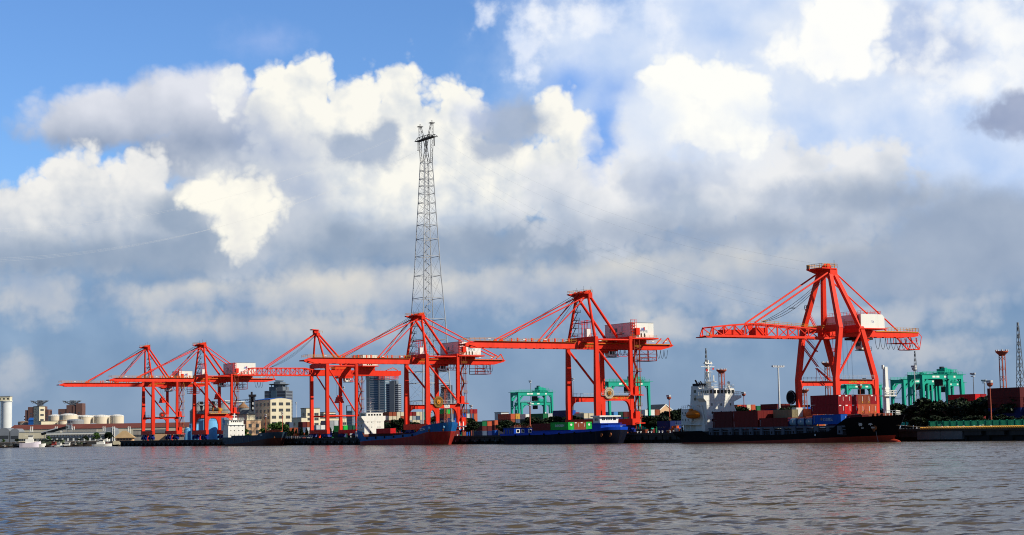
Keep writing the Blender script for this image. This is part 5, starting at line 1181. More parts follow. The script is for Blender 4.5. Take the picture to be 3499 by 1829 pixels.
def container(a, b, z, L, W_, H, col, label, group, fine=False, mark=None, name='shipping_container'):
    me0, dm0 = cmesh(L, W_, H, fine); k = (me0.name, col)
    if k not in _cm:
        me = me0.copy(); me.materials.append(cmat(col)); dm = None
        if dm0: dm = dm0.copy(); dm.materials.append(cmat(col))
        _cm[k] = (me, dm)
    me, dm = _cm[k]
    o = bpy.data.objects.new(name, me); COL.objects.link(o); o.location = Q(a, b, z); o.rotation_euler = (0, 0, QROT); tag(o, label, 'container', group)
    if dm: d = bpy.data.objects.new('door', dm); COL.objects.link(d); d.parent = o
    if mark == 'plate':
        m = MB(); m.box(L - 0.01, L + 0.022, 0.2, 1.0, H - 0.45, H - 0.16); m.build('placard', SHIPW, o)
        m = MB(); m.box(L - 0.01, L + 0.022, W_ - 0.62, W_ - 0.5, H * 0.35, H * 0.8); m.build('number_strip', SHIPW, o)
    elif mark == 'strip': m = MB(); m.box(L - 0.01, L + 0.022, W_ - 0.6, W_ - 0.48, H * 0.3, H * 0.8); m.build('number_strip', SHIPW, o); m = MB(); m.box(L - 0.01, L + 0.024, W_ - 0.8, W_ - 0.45, 0.35, 0.75); m.build('placard', YEL, o)
    elif mark == 'side':
        m = MB()
        for i in range(5): m.box(0.45, 0.66, -0.012, 0.04, 0.55 + i * 0.36, 0.78 + i * 0.36)
        m.build('number_strip', GRYP, o)
    return o
W1, H1 = 2.38, 2.68
G1 = 'containers on the black container ship'
def ship_stack():
    # fore stack: blue tier below, two crimson and orange tiers above, six rows across
    a0 = 2.4; top = ['crimson', 'crimson', 'crimson', 'rust brown', 'rust brown', 'crimson']; mid = ['crimson', 'bright red', 'bright red', 'orange', 'orange', 'orange']; low = ['blue', 'dark red', 'dark red', 'rust brown', 'blue', 'dark red']
    for k in range(6):
        b = -17.75 + k * 2.42
        for t, (z, row, tn) in enumerate(((10.72, top, 'top'), (8.0, mid, 'middle'), (5.2, low, 'lowest'))):
            o = container(a0 if t < 2 else a0 + 0.8, b, z, 11.8, W1, H1, row[k], '%s container, %s tier, %s row from water, fore stack of black ship' % (row[k], tn, ORD[k]), G1, True,
                          'plate' if row[k] in ('crimson', 'bright red') else 'strip')
            if k == 0 and t == 2:
                words('lettering', '汇达物流', 1.0, paint('container_lettering', (0.42, 0.48, 0.60), 0.6, 0.1, 2), o, (6.4, -0.03, 1.25), FACE_N, bold=0.02)
                m = MB(); m.disc((3.7, 0.0, 1.45), 1, 0.42, 14, 0.06); m.build('emblem', paint('emblem_brown', (0.30, 0.20, 0.16), 0.6, 0.1, 2), o)
                m = MB()
                for i in range(6): m.box(0.5, 0.7, -0.012, 0.04, 0.45 + i * 0.34, 0.66 + i * 0.34)
                m.build('number_strip', GRYP, o)
            if k == 0 and t < 2:
                m = MB()
                for i in range(3): m.box(0.6, 0.8, -0.012, 0.04, 1.0 + i * 0.45, 1.25 + i * 0.45)
                m.build('number_strip', GRYP, o)
    for k, c in ((1, 'dark red'), (3, 'orange'), (4, 'blue')):
        container(15.2 if k == 1 else 14.9, -17.75 + k * 2.42, 4.9 if k == 1 else 5.3, 5.9, W1, H1, c, '%s short container ahead of the fore stack, beside the black bow' % c, G1, True, 'side' if k == 1 else 'strip')
    # aft stack, two lengths and two tiers, against the bridge tower
    for i, (a, c) in enumerate(((-43.4, 'maroon'), (-33.5, 'dark red'))):
        L = 9.7 if i == 0 else 12.0
        for k in range(3):
            for t, z in ((1, 7.0), (0, 4.3)):
                container(a, -17.75 + k * 2.42, z, L, W1, H1, c, '%s container, %s tier, %s row, aft stack %s' % (c, ('lower', 'upper')[t], ORD[k], ('touching the bridge tower' if i == 0 else 'one length off the bridge')), G1, True, 'side')
    container(-21.0, -17.75, 4.6, 13.2, W1, 2.75, 'dark red', 'long dark red container on deck between the aft stack and the tank containers', G1, True, 'side')
    container(-21.0, -15.3, 4.6, 13.2, W1, 2.75, 'rust brown', 'rust brown container behind the long dark red one, amidships on the black ship', G1, True)
    container(-21.0, -12.9, 4.6, 13.2, W1, 2.75, 'rust brown', 'rust brown container carrying the tan open-top, amidships on the black ship', G1, True)
    container(-20.2, -12.9, 7.36, 8.6, W1, 2.4, 'tan', 'tan ribbed open-top container amidships on the black ship', G1, True)
    container(-14.6, -10.4, 7.6, 2.2, W1, 2.7, 'white', 'small white reefer box peeping over the tan open-top container', G1, True)
    container(-14.6, -10.4, 4.6, 6.4, W1, 2.95, 'rust brown', 'rust brown container under the small white reefer box', G1, True)
    container(-21.2, -10.4, 7.1, 4.0, W1, 2.5, 'orange', 'orange-red short container behind the dark red aft stack', G1, True)
    container(-21.2, -10.4, 4.3, 6.0, W1, 2.75, 'rust brown', 'rust brown container under the orange-red short container, aft', G1, True)
    for b, z, c in ((-8.0, 7.2, 'orange'), (-5.6, 7.2, 'orange'), (-8.0, 4.5, 'rust brown'), (-5.6, 4.5, 'orange')):
        container(-14.0, b, z, 6.0, W1, 2.65, c, '%s container, %s tier, %s row, amidships beside the tank containers' % (c, 'upper' if z > 6 else 'lower', 'far' if b > -6 else 'near'), G1, True, 'strip')
    # tank containers
    BF = paint('tank_frame_blue', (0.010, 0.035, 0.16), 0.5, 0.15, 0.6); TK = paint('tank_pale_blue', (0.20, 0.34, 0.44), 0.4, 0.15, 0.5)
    proto = None
    for i, a in enumerate((-7.4, -2.2, 1.0 - 4.3 + 3.0)):
        a = (-7.5, -3.9, -0.4)[i]
        if proto is None:
            r = empty('tank_container', (0, 0, 0), QROT, None, 'container', G1); m = MB(); L, H = 3.3, 2.6
            for x in (0, L - 0.15):
                for y in (0, 2.3): m.box(x, x + 0.15, y, y + 0.15, 0, H)
                m.box(x, x + 0.15, 0.15, 2.3, 0, 0.2); m.box(x, x + 0.15, 0.15, 2.3, H - 0.15, H)
            for y in (0, 2.3): m.box(0.15, L - 0.15, y, y + 0.15, 0, 0.2); m.box(0.15, L - 0.15, y, y + 0.15, H - 0.15, H)
            m.build('frame', BF, r); m = MB(); m.tube((0.2, 1.22, 1.3), (L - 0.2, 1.22, 1.3), 1.1, 22); m.build('tank', TK, r, smooth=True); m = MB(); m.disc((1.65, 0.11, 1.5), 1, 0.3, 12, 0.05); m.build('emblem', SHIPW, r)
            proto = r; o = r
        else: o = copy_tree(proto)
        o.location = Q(a, -17.75, 4.65); o['label'] = ('tank container in a blue frame, nearest the long dark red container', 'tank container in a blue frame, in the middle of three', 'tank container in a blue frame, nearest the blue lettered container')[i]
ship_stack()
container(-284.0, -14.6, 4.95, 13.6, 2.6, 2.15, 'bright red', 'lone bright red container on the deck of the blue and red coaster', None, True)
G3 = 'containers on the river barge'
for k, c in enumerate(('bright green', 'rust brown', 'rust brown', 'bright green')):
    o = container(-145.7, -12.75 + k * 2.55, 5.05, 11.9, 2.45, 2.72, c, ('bright green container with white lettering on the river barge, nearest the water', 'rust brown container beside the lettered green one on the barge', 'rust brown container next to the far green one on the barge', 'bright green container farthest from the water on the barge')[k], G3, True, 'plate' if k in (1, 2) else None)
    if c == 'bright green':
        m = MB(); m.disc((11.93, 1.22, 1.75), 0, 0.42, 16, 0.06); m.build('emblem', SHIPW, o)
    if k == 0: words('lettering', 'EVERGREEN', 1.15, paint('pale_green_lettering', (0.62, 0.75, 0.66), 0.5, 0.05, 2), o, (6.2, -0.02, 1.45), FACE_N, bold=0.03, sx=1.0)
for k, c in enumerate(('dark red', 'dark red', 'rust brown', 'dark red')):
    container(-158.4, -12.75 + k * 2.55, 5.0, 12.5, 2.45, 2.5, c, '%s container behind the green one on the barge, %s row from the water' % (c, ORD[k]), G3, True)

random.seed(11)
PAL = ['dark red', 'rust brown', 'maroon', 'slate', 'blue', 'grey', 'orange', 'green', 'navy', 'cream', 'crimson', 'dark green']
GY = 'containers stacked in the yard'
def stack(place, px, py, Y, cols, L=12.19, gap=0.32, deep=2):
    """stack whose near right edge stands at px; columns run landward; colours from the top down"""
    p = at(px, py, Y); ac, b = (p - Q0).dot(EQ), (p - Q0).dot(MQ); zt = p.z
    n = max(1, round((zt - GZ) / 2.62)); H = (zt - GZ) / n
    for k, col in enumerate(cols):
        first = True
        for i in range(n):
            c = col[i] if i < len(col) else random.choice(PAL)
            if c is None: continue
            tier = 'top' if i == 0 else ORD[i] + ' down'
            container(ac - L, b + k * (2.44 + gap), GZ + (n - 1 - i) * H, L, 2.44, H - 0.03, c, '%s container, %s, column %s, stack %s' % (c, tier, ORD[k], place), GY)
stack('right of the white building', 989, 1443, 950, [['slate', 'rust brown', 'grey'], [None, 'rust brown', 'dark red']], L=6.06)
stack('left of the slender-legged crane', 1034, 1442, 940, [['maroon', 'slate', 'orange'], ['rust brown', 'pale grey', 'pale grey']], L=6.06)
stack('under the slender-legged crane', 1081, 1453, 905, [['pale grey', 'slate'], ['white', 'slate']], L=6.06)
stack('of pale boxes behind the slender-legged crane', 1127, 1437, 950, [['grey', 'grey', 'pale grey'], ['pale grey', 'pale grey', 'grey'], ['grey', 'pale grey', 'grey']])
stack('of green boxes left of the red coaster', 1174, 1454, 900, [['bright green', 'dark green'], ['dark green', 'grey'], ['green', 'slate']])
stack('behind the red coaster', 1329, 1408, 1064, [['rust brown', 'cream', 'dark red'], ['rust brown', 'cream', 'orange'], ['cream', 'cream', 'slate'], ['cream', 'rust brown', 'dark red'], ['maroon', 'cream', 'cream'], ['crimson', 'cream', 'grey'], ['dark red', 'grey', 'cream'], ['cream', 'slate', 'cream'], ['cream', 'cream', 'grey'], ['teal', 'teal', 'rust brown'], ['teal', 'grey', 'dark red']], L=12.19)
stack('behind the bronze-reel crane', 1526, 1399, 1045, [['bright green', 'rust brown', 'navy'], ['rust brown', 'slate', 'slate'], ['navy', 'navy', 'blue'], ['orange', 'slate', 'white'], ['slate', 'blue', 'orange'], ['slate', 'pale grey', 'slate'], ['crimson', 'slate', 'blue'], ['crimson', 'orange', 'orange']])
stack('of teal boxes right of the bronze-reel crane', 1648, 1440, 800, [['green', 'maroon'], ['orange', 'maroon']])
stack('left of the green gantries', 1690, 1436, 840, [['orange', 'maroon'], ['grey', 'navy']])
stack('with the orange-red end below the gantries', 1745, 1414, 815, [['orange', 'rust brown'], ['yellow', 'slate']], L=12.19)
stack('with the white end below the gantries', 1796, 1415, 830, [['white', 'dark green'], ['crimson', 'dark green'], ['teal', 'dark green']], L=8)
stack('behind the barge, with the green end', 1856, 1413, 800, [['green', 'grey'], ['pale grey', 'slate']], L=12.19)
stack('of navy boxes left of the beige-reel crane', 1935, 1402, 800, [['navy', 'navy'], ['blue', 'maroon']], L=12.19)
stack('under the beige-reel crane, maroon on top', 1964, 1409, 840, [['crimson', 'cream'], ['grey', 'cream']], L=6.06)
stack('of cream ends under the beige-reel crane', 1995, 1412, 760, [['cream', 'slate'], ['cream', 'slate']], L=8)
stack('right of the beige-reel crane', 2097, 1407, 790, [['light blue', 'slate'], ['dark green', 'navy'], ['maroon', 'dark green'], ['maroon', 'navy']], L=12.19)
stack('of white ends beside the gabled house', 2204, 1400, 745, [['white', 'navy'], ['white', 'navy'], ['rust brown', 'slate']], L=12.19)
stack('behind the white bridge tower', 2520, 1383, 800, [['orange', 'cream'], ['crimson', 'orange'], ['cream', 'bright red'], ['orange', 'rust brown']], L=12.19)
stack('of dark green boxes beyond the black ship', 2570, 1387, 830, [['dark green', 'dark green'], ['green', 'maroon'], ['crimson', 'light blue'], ['slate', 'light blue']], L=8)
stack('of navy boxes beyond the black ship', 2655, 1380, 800, [['maroon', 'navy'], ['maroon', 'maroon'], ['dark red', 'maroon']], L=12.19)
stack('left of the near crane', 2722, 1384, 780, [['dark red', 'maroon'], ['rust brown', 'maroon'], ['maroon', 'dark red']], L=12.19)
stack('of blue ends by the near crane', 2744, 1391, 700, [['light blue', 'maroon'], ['blue', 'maroon']], L=6.06)
stack('of red boxes right of the green gantries', 3332, 1346, 560, [['bright red', 'crimson'], ['crimson', 'maroon']], L=12.19)
stack('of maroon boxes behind the red light tower', 3484, 1323, 480, [['maroon', 'maroon', 'navy'], ['rust brown', 'maroon', 'navy'], ['orange', 'dark red', 'navy']], L=12.19)
stack('beside the black ship, behind its stern', 2290, 1438, 605, [['navy', 'navy'], ['navy', 'blue']], L=8)
container(-261, 4.5, GZ, 12.19, 2.44, 2.59, 'dark red', 'dark red container standing alone on the quay edge, ahead of the blue coaster bow', GY)
# ------------------------------------------------------------------ quay wall and its fittings
def quay():
    r = empty('quay', Q(A0, 0, 0), QROT, 'long dark concrete quay with panelled face along the river', 'quay')
    X = lambda a: a - A0
    m = MB(); m.box(0, X(A1), -0.35, 40, 2.75, GZ); m.box(0, X(A1), -0.35, -0.05, GZ, GZ + 0.18); m.build('deck_slab', CONC, r)
    m = MB(); m.box(0.4, X(A1), 0.9, 2.0, -2, 2.7); m.build('rear_wall', CONCD, r)
    m = MB(); a = A0 + 0.5
    while a < 26: m.box(X(a), X(a + 7.6), 0.0, 0.85, 1.15, 2.74); a += 8.1
    while a < 42 and a >= 26: break
    a = 44
    while a < 120: m.box(X(a), X(a + 6.2), 0.0, 0.85, 1.5, 2.74); a += 8.1
    m.each('face_panel', CONC, r)
    m = MB(); m.box(X(26.6), X(35.5), -0.25, 0.85, 0.5, 2.74); m.box(X(35.6), X(43.6), -0.25, 0.85, 0.5, 2.74); m.each('pale_panel', CONCL, r)
    m = MB(); a = A0 + 1.5
    while a < 120:
        m.tube((X(a), 0.5, -2), (X(a), 0.5, 1.2), 0.42, 8); a += 8.1
    m.each('pile', CONCD, r)
    for i in range(86):
        a = A0 + 5 + i * 8.1
        m = MB(); m.prism([(-0.1, 0.5), (-0.1, 2.2), (-0.75, 1.9), (-0.75, 0.8)], 0, X(a) - 0.28, X(a) + 0.28); m.build('fender', BLK, r)
    m = MB()
    for i in range(60): m.box(X(A0 + 9 + i * 8.1) - 0.12, X(A0 + 9 + i * 8.1) + 0.12, -0.12, 0.0, 0.9, 1.7)
    m.each('fender_chain', GRYP, r)
    m = MB()
    for b in (3.0, 18.3): m.box(0, X(A1), b - 0.06, b + 0.06, GZ, GZ + 0.12)
    m.each('crane_rail', DARK, r)
quay()
def bollards():
    m = MB(); m.lathe(0, 0, [(0.32, 0), (0.24, 0.12), (0.2, 0.5), (0.36, 0.62), (0.36, 0.78), (0.01, 0.86)], 12)
    o = m.build('bollard', paint('bollard_white', (0.62, 0.60, 0.56), 0.6, 0.1, 3), None, smooth=True); tag(o, 'white mooring bollard in the row along the quay edge', 'bollard', 'bollards along the quay edge')
    k = 0
    for i in range(30):
        for base, stp in ((-118, 0), ):
            a = (-112 + i * 3.2) if i < 12 else ((34 + (i - 12) * 3.0) if i < 19 else (-330 + (i - 19) * 9.0))
        q = o if k == 0 else o.copy()
        if k: COL.objects.link(q)
        q.location = Q(a, 1.0 if i % 2 else 1.9, GZ); k += 1
bollards()
def fence():
    GF = paint('fence_green', (0.02, 0.26, 0.15), 0.6, 0.15, 0.8)
    r = empty('green_fence', Q(27, 4.2, GZ), QROT, 'green mesh fence along the near end of the quay', 'fence'); m = MB(); n = 24; st = 2.6
    for i in range(n + 1): m.box(i * st - 0.09, i * st + 0.09, -0.2, 0.2, 0, 2.3)
    m.each('post', GF, r)
    for i in range(n):
        m = MB(); x0, x1 = i * st + 0.1, (i + 1) * st - 0.1
        for z in (0.15, 2.2): m.box(x0, x1, -0.04, 0.04, z - 0.04, z + 0.04)
        for k in range(9): x = x0 + (x1 - x0) * k / 8; m.box(x - 0.035, x + 0.035, -0.06, 0.06, 0.15, 2.2)
        for k in range(1, 9): z = 0.15 + 2.05 * k / 9; m.box(x0, x1, -0.03, 0.03, z - 0.025, z + 0.025)
        m.box(x0, x0 + 0.35, -0.03, 0.03, 0.2, 2.15)
        m.build('mesh_panel', GF, r)
    r = empty('striped_kerb', Q(28, 0.1, GZ), QROT, 'yellow and black striped safety kerb at the near quay edge', 'kerb')
    m = MB(); d = MB(); x = 0.0; d.box(0, 60, 0.15, 0.35, 0.004, 0.5)
    while x < 60: m.prism([(-0.62, 0.0), (0.14, 0.0), (0.14, 0.62), (-0.1, 0.72), (-0.62, 0.5)], 0, x, x + 0.34); x += 0.62
    m.build('yellow_band', paint('kerb_yellow', (0.80, 0.42, 0.08), 0.6, 0.15, 1), r)['kind'] = 'stuff'; d.build('black_band', BLK, r)
fence()

# ------------------------------------------------------------------ green yard gantries
GRN = paint('gantry_green', (0.020, 0.38, 0.26), 0.5, 0.10, 0.3, (0.02, 0.25, 0.17), 0.5, True)
GRN2 = paint('gantry_far_green', (0.10, 0.60, 0.42), 0.5, 0.08, 0.3)
def gantry_proto(mat):
    """rubber-tyred gantry: span along y, wheelbase along x, unit height 20.8"""
    r = empty('yard_gantry', (0, 0, 0), QROT, None, 'gantry crane', 'green yard gantries'); S, Wb, H = 21.5, 3.3, 20.8
    for x in (-Wb, Wb):
        m = MB()
        m.prism([(0.2, H - 2.0), (S - 0.2, H - 2.0), (S - 0.2, H - 0.35), (0.2, H - 0.35)], 0, x - 0.6, x + 0.6)
        m.build('main_girder', mat, r)
        for y, tp in ((0.6, -1), (S - 0.6, 1)):
            m = MB(); m.beam((x * 1.12, y, 1.6), (x, y, H - 0.35), 0.95, 0.75, 1.25, 1.15, up=(0, 1, 0)); m.build('leg', mat, r)
        m = MB(); m.beam((x, 1.0, H - 4.4), (x, 3.6, H - 1.6), 0.7); m.beam((x, S - 1.0, H - 3.0), (x, S - 2.4, H - 1.6), 0.6); m.build('knee_brace', mat, r)
        m = MB(); m.rail([(x + (0.7 if x > 0 else -0.7), 0.4, H - 0.35), (x + (0.7 if x > 0 else -0.7), S - 0.4, H - 0.35)], 1.1, 1.8, 0.05); m.box(x - 0.9, x + 0.9, -1.0, S + 1.4, H - 0.34, H - 0.2); m.build('walkway', mat, r)
        m = MB()
        for y in (5.4, 7.4, 11.5, 16.5): m.box(x + 0.58, x + 0.63, y, y + (1.6 if y < 15 else 1.0), H - 1.5, H - 0.8)
        m.each('name_board', SHIPW, r)
        m = MB(); m.box(x * 1.05 + 0.45, x * 1.05 + 0.58, S - 1.0, S - 0.3, 9.5, 10.8); m.build('warning_plate', SHIPW, r)
    for y in (0.6, S - 0.6):
        m = MB(); m.box(-Wb - 2.4, Wb + 2.4, y - 0.55, y + 0.55, 1.5, 2.7)
        if y < 5: m.box(-Wb + 0.62, Wb - 0.62, y - 0.5, y + 0.5, H - 1.9, H - 0.4)
        else: m.box(-Wb + 0.62, Wb - 0.62, y - 0.3, y + 0.3, H - 1.5, H - 0.6)
        m.build('sill_beam', mat, r)
        m = MB()
        for x in (-Wb - 1.6, -Wb, Wb, Wb + 1.6): m.disc((x, y, 0.75), 1, 0.75, 14, 0.5)
        m.each('wheel', BLK, r)
    m = MB(); m.beam((-Wb + 0.5, 0.9, H - 8), (Wb - 0.5, 0.9, H - 2.5), 0.16, 0.3); m.beam((-Wb + 0.5, 0.9, H - 8), (-Wb, 0.9, 2.5), 0.12); m.beam((-Wb, 0.9, H - 8), (Wb, 0.9, H - 8), 0.14); m.build('ladder', mat, r)
    y = 15.5
    m = MB(); m.box(-Wb - 0.4, Wb + 0.4, y - 2.2, y + 3.2, H - 0.2, H + 0.5); m.box(-Wb + 0.8, Wb - 1, y - 1.4, y + 1.2, H + 0.5, H + 2.0); m.tube((-Wb + 1, y + 2.0, H + 1.1), (Wb - 1, y + 2.0, H + 1.1), 0.6, 10); m.rail([(Wb + 0.4, y - 2.2, H + 0.5), (Wb + 0.4, y + 3.2, H + 0.5)], 1.1, 0.9, 0.06); m.box(0.5, 2.4, y - 2.0, y - 0.6, H + 0.5, H + 2.4)
    m.build('trolley', mat, r)
    m = MB(); m.box(-1.2, 1.2, y - 4.2, y - 2.0, H - 4.6, H - 2.2); m.build('operator_cab', DARK, r)
    m = MB(); m.box(-1.6, -0.4, y - 0.8, y + 0.4, H + 2.0, H + 2.9); m.build('motor', DARK, r)
    m = MB(); m.box(Wb + 1.0, Wb + 2.2, 0.2, 1.6, 2.8, 5.0); m.build('power_pack', mat, r)
    m = MB(); m.disc((0, 0.3, 6.0), 1, 1.3, 18, 0.6); m.build('cable_reel', DARK, r)
    return r
GP = gantry_proto(GRN); _first = True
for px, py, Y, lab in ((1768, 1338, 880, 'green yard gantry left of the beige-reel crane, front one of two'), (1779, 1374, 1035, 'green yard gantry left of the beige-reel crane, lower rear one of two'),
                  (2076, 1302, 715, 'green yard gantry half hidden behind the beige-reel crane'), (2889, 1313, 773, 'green yard gantry seen under the tall near crane'),
                  (3083, 1294, 716, 'green yard gantry just right of the white crane post'), (3146, 1277, 644, 'tallest green yard gantry, the front one above the dark trees'),
                  (3118, 1299, 765, 'green yard gantry between the white post gantry and the tallest one'), (3178, 1305, 790, 'green yard gantry farthest back behind the tallest one')):
    p = at(px, py, Y); a, b = (p - Q0).dot(EQ), (p - Q0).dot(MQ)
    o = GP if _first else copy_tree(GP)
    _first = False
    o.location = Q(a - 3.3, b, GZ); o['label'] = lab; s = (p.z - GZ) / 20.8; o.scale = (1, 1, s)

# ------------------------------------------------------------------ masts and lamps
MR = paint('mast_red_brown', (0.42, 0.10, 0.06), 0.6, 0.15, 0.6); MW = paint('mast_pale', (0.66, 0.66, 0.64), 0.5, 0.1, 0.5); MG = paint('mast_grey', (0.20, 0.21, 0.22), 0.6, 0.15, 0.5)
LAMP = paint('lamp_housing', (0.5, 0.5, 0.5), 0.5, 0.1, 2)
def lamp_mast(px, py, Y, label, mat, kind='flood', r0=0.3):
    p = at(px, py, Y); base = Vector((p.x, p.y, GZ)); h = p.z - GZ
    r = empty('light_mast', base, QROT, label, 'light mast', 'light masts')
    m = MB(); m.tube((0, 0, 0), (0, 0, h), r0, 8, r0 * 0.6)
    if kind == 'flood':
        m.box(-0.9, 0.9, -0.12, 0.12, h - 0.15, h); m.build('pole', mat, r); m = MB()
        for x in (-0.9, -0.3, 0.4, 0.95): m.box(x - 0.28, x + 0.22, -0.45, 0.1, h, h + 0.6)
        m.box(-0.7, 0.6, -0.5, 0.4, h - 0.8, h - 0.5); m.each('floodlight', LAMP, r)
    elif kind == 'tee':
        m.box(-0.4, 0.4, -2.6, 2.6, h - 0.2, h); m.build('pole', mat, r); m = MB()
        for y in (-2.6, -1.4, 0, 1.4, 2.6): m.box(-0.5, 0.4, y - 0.45, y + 0.4, h - 0.1, h + 0.55)
        m.each('floodlight', LAMP, r)
    elif kind == 'nest':
        m.build('pole', mat, r); m = MB(); m.lathe(0, 0, [(0.35, h - 1.1), (0.8, h - 0.7), (0.9, h - 0.1), (0.01, h)], 12); m.build('lamp_platform', mat, r); m = MB()
        for x in (-0.6, 0.0, 0.65): m.box(x - 0.3, x + 0.25, -0.6, 0.3, h + 0.02, h + 0.65)
        m.each('floodlight', LAMP, r)
    return r
lamp_mast(2659, 1254, 690, 'tall white lamp mast standing alone beyond the black ship', MW, 'tee', 0.5)
lamp_mast(2286, 1356, 640, 'thin red lamp mast left of the white bridge tower', MR, 'nest', 0.24)
lamp_mast(2541, 1345, 700, 'thin red lamp mast just right of the white bridge tower', MR, 'nest', 0.22)
lamp_mast(1810, 1380, 700, 'brown lamp mast in front of the green yard gantries', MR, 'flood', 0.34)
lamp_mast(1812, 1304, 1000, 'tall grey floodlight mast above the left green gantries', MG, 'flood', 0.22)
lamp_mast(1958, 1296, 900, 'grey lamp mast behind the beige-reel crane', MG, 'flood', 0.22)
lamp_mast(3325, 1280, 620, 'grey floodlight mast right of the green gantries, the nearer of two', MG, 'flood', 0.2)
lamp_mast(3363, 1303, 660, 'grey floodlight mast beside the thin red mast', MG, 'flood', 0.2)
lamp_mast(3382, 1308, 470, 'thin red lamp mast behind the green fence', MR, 'nest', 0.22)
lamp_mast(965, 1413, 925, 'red lamp mast between the white building and the cream building', MR, 'flood', 0.26)
lamp_mast(908, 1420, 945, 'red lamp mast in front of the white building', MR, 'flood', 0.26)
lamp_mast(1610, 1389, 780, 'thin red lamp mast right of the bronze-reel crane', MR, 'flood', 0.26)
lamp_mast(2938, 1318, 640, 'brown lamp mast seen under the tall near crane', MR, 'nest', 0.25)
lamp_mast(1175, 1325, 1000, 'grey mast behind the slender-legged crane', MG, 'flood', 0.22)
lamp_mast(1012, 1378, 1300, 'slim telecom mast left of the cream building', MW, 'flood', 0.25)
lamp_mast(3124, 1256, 560, 'thin pale pole behind the white crane post', MW, 'nest', 0.18)
def light_tower(px, py, Y, label, w=1.5):
    p = at(px, py, Y); base = Vector((p.x, p.y, GZ)); h = p.z - GZ; r = empty('light_tower', base, QROT, label, 'light tower', 'red light towers'); m = MB()
    for dx, dy in ((-1, -1), (1, -1), (1, 1), (-1, 1)): m.beam((dx * w / 2, dy * w / 2, 0), (dx * w / 2 * 0.9, dy * w / 2 * 0.9, h - 0.9), 0.2)
    n = int(h / 1.5)
    for i in range(n):
        z = i * h / n
        for q0, q1 in (((-1, -1), (1, -1)), ((1, -1), (1, 1)), ((1, 1), (-1, 1)), ((-1, 1), (-1, -1))): m.beam((q0[0] * w / 2, q0[1] * w / 2, z), (q1[0] * w / 2, q1[1] * w / 2, z + (h / n if i % 2 else 0)), 0.09)
    m.build('shaft', MR, r); m = MB(); m.lathe(0, 0, [(0.6, h - 1.6), (1.0, h - 1.3), (1.9, h - 0.45), (1.95, h - 0.1), (0.01, h)], 20); m.build('lamp_platform', MR, r)
    m = MB(); m.tube((0.25, -0.1, 0), (0.25, -0.1, h - 1.5), 0.12, 6); m.build('cable_duct', DARK, r)
    m = MB()
    for a in range(8): m.box(1.75 * math.cos(a * .785) - 0.18, 1.75 * math.cos(a * .785) + 0.18, 1.75 * math.sin(a * .785) - 0.18, 1.75 * math.sin(a * .785) + 0.18, h - 0.08, h + 0.32)
    m.each('lamp', LAMP, r)
light_tower(2465, 1263, 640, 'red light tower with round platform right of the ship signal mast', 1.6)
light_tower(3423, 1199, 520, 'tall red light tower with round platform in front of the maroon boxes', 1.35)
light_tower(2826, 1239, 600, 'red light tower with round platform seen through the near crane', 1.3)
light_tower(2748, 1331, 690, 'red light tower with round platform left of the near crane stack', 1.5)
light_tower(1520, 1322, 900, 'red light tower seen through the bronze-reel crane', 1.7)
def lattice_mast(px, py, Y, label, w0, w1=0.5):
    p = at(px, py, Y); base = Vector((p.x, p.y, GZ)); h = p.z - GZ; m = MB(); n = int(h / 2.6); W_ = lambda z: w0 + (w1 - w0) * z / h
    c = ((-1, -1), (1, -1), (1, 1), (-1, 1))
    for k in range(4):
        m.beam((c[k][0] * w0 / 2, c[k][1] * w0 / 2, 0), (c[k][0] * w1 / 2, c[k][1] * w1 / 2, h), 0.2)
        for i in range(n):
            z0, z1 = h * i / n, h * (i + 1) / n; a, b = c[k], c[(k + 1) % 4]
            m.beam((a[0] * W_(z0) / 2, a[1] * W_(z0) / 2, z0), (b[0] * W_(z1) / 2, b[1] * W_(z1) / 2, z1), 0.12)
            m.beam((b[0] * W_(z0) / 2, b[1] * W_(z0) / 2, z0), (a[0] * W_(z1) / 2, a[1] * W_(z1) / 2, z1), 0.12)
    m.box(-0.3, 0.3, -0.3, 0.3, h, h + 1.2)
    o = m.build('lattice_mast', MG); o.location = base; o.rotation_euler = (0, 0, QROT); tag(o, label, 'lattice mast', 'grey lattice masts')
lattice_mast(2412, 1197, 1050, 'grey lattice mast rising behind the ship signal mast', 4.0)
lattice_mast(3126, 1207, 1000, 'grey lattice mast rising behind the green gantries', 4.0)
lattice_mast(3478, 1113, 640, 'grey lattice mast near the right edge, behind the maroon boxes', 3.2)

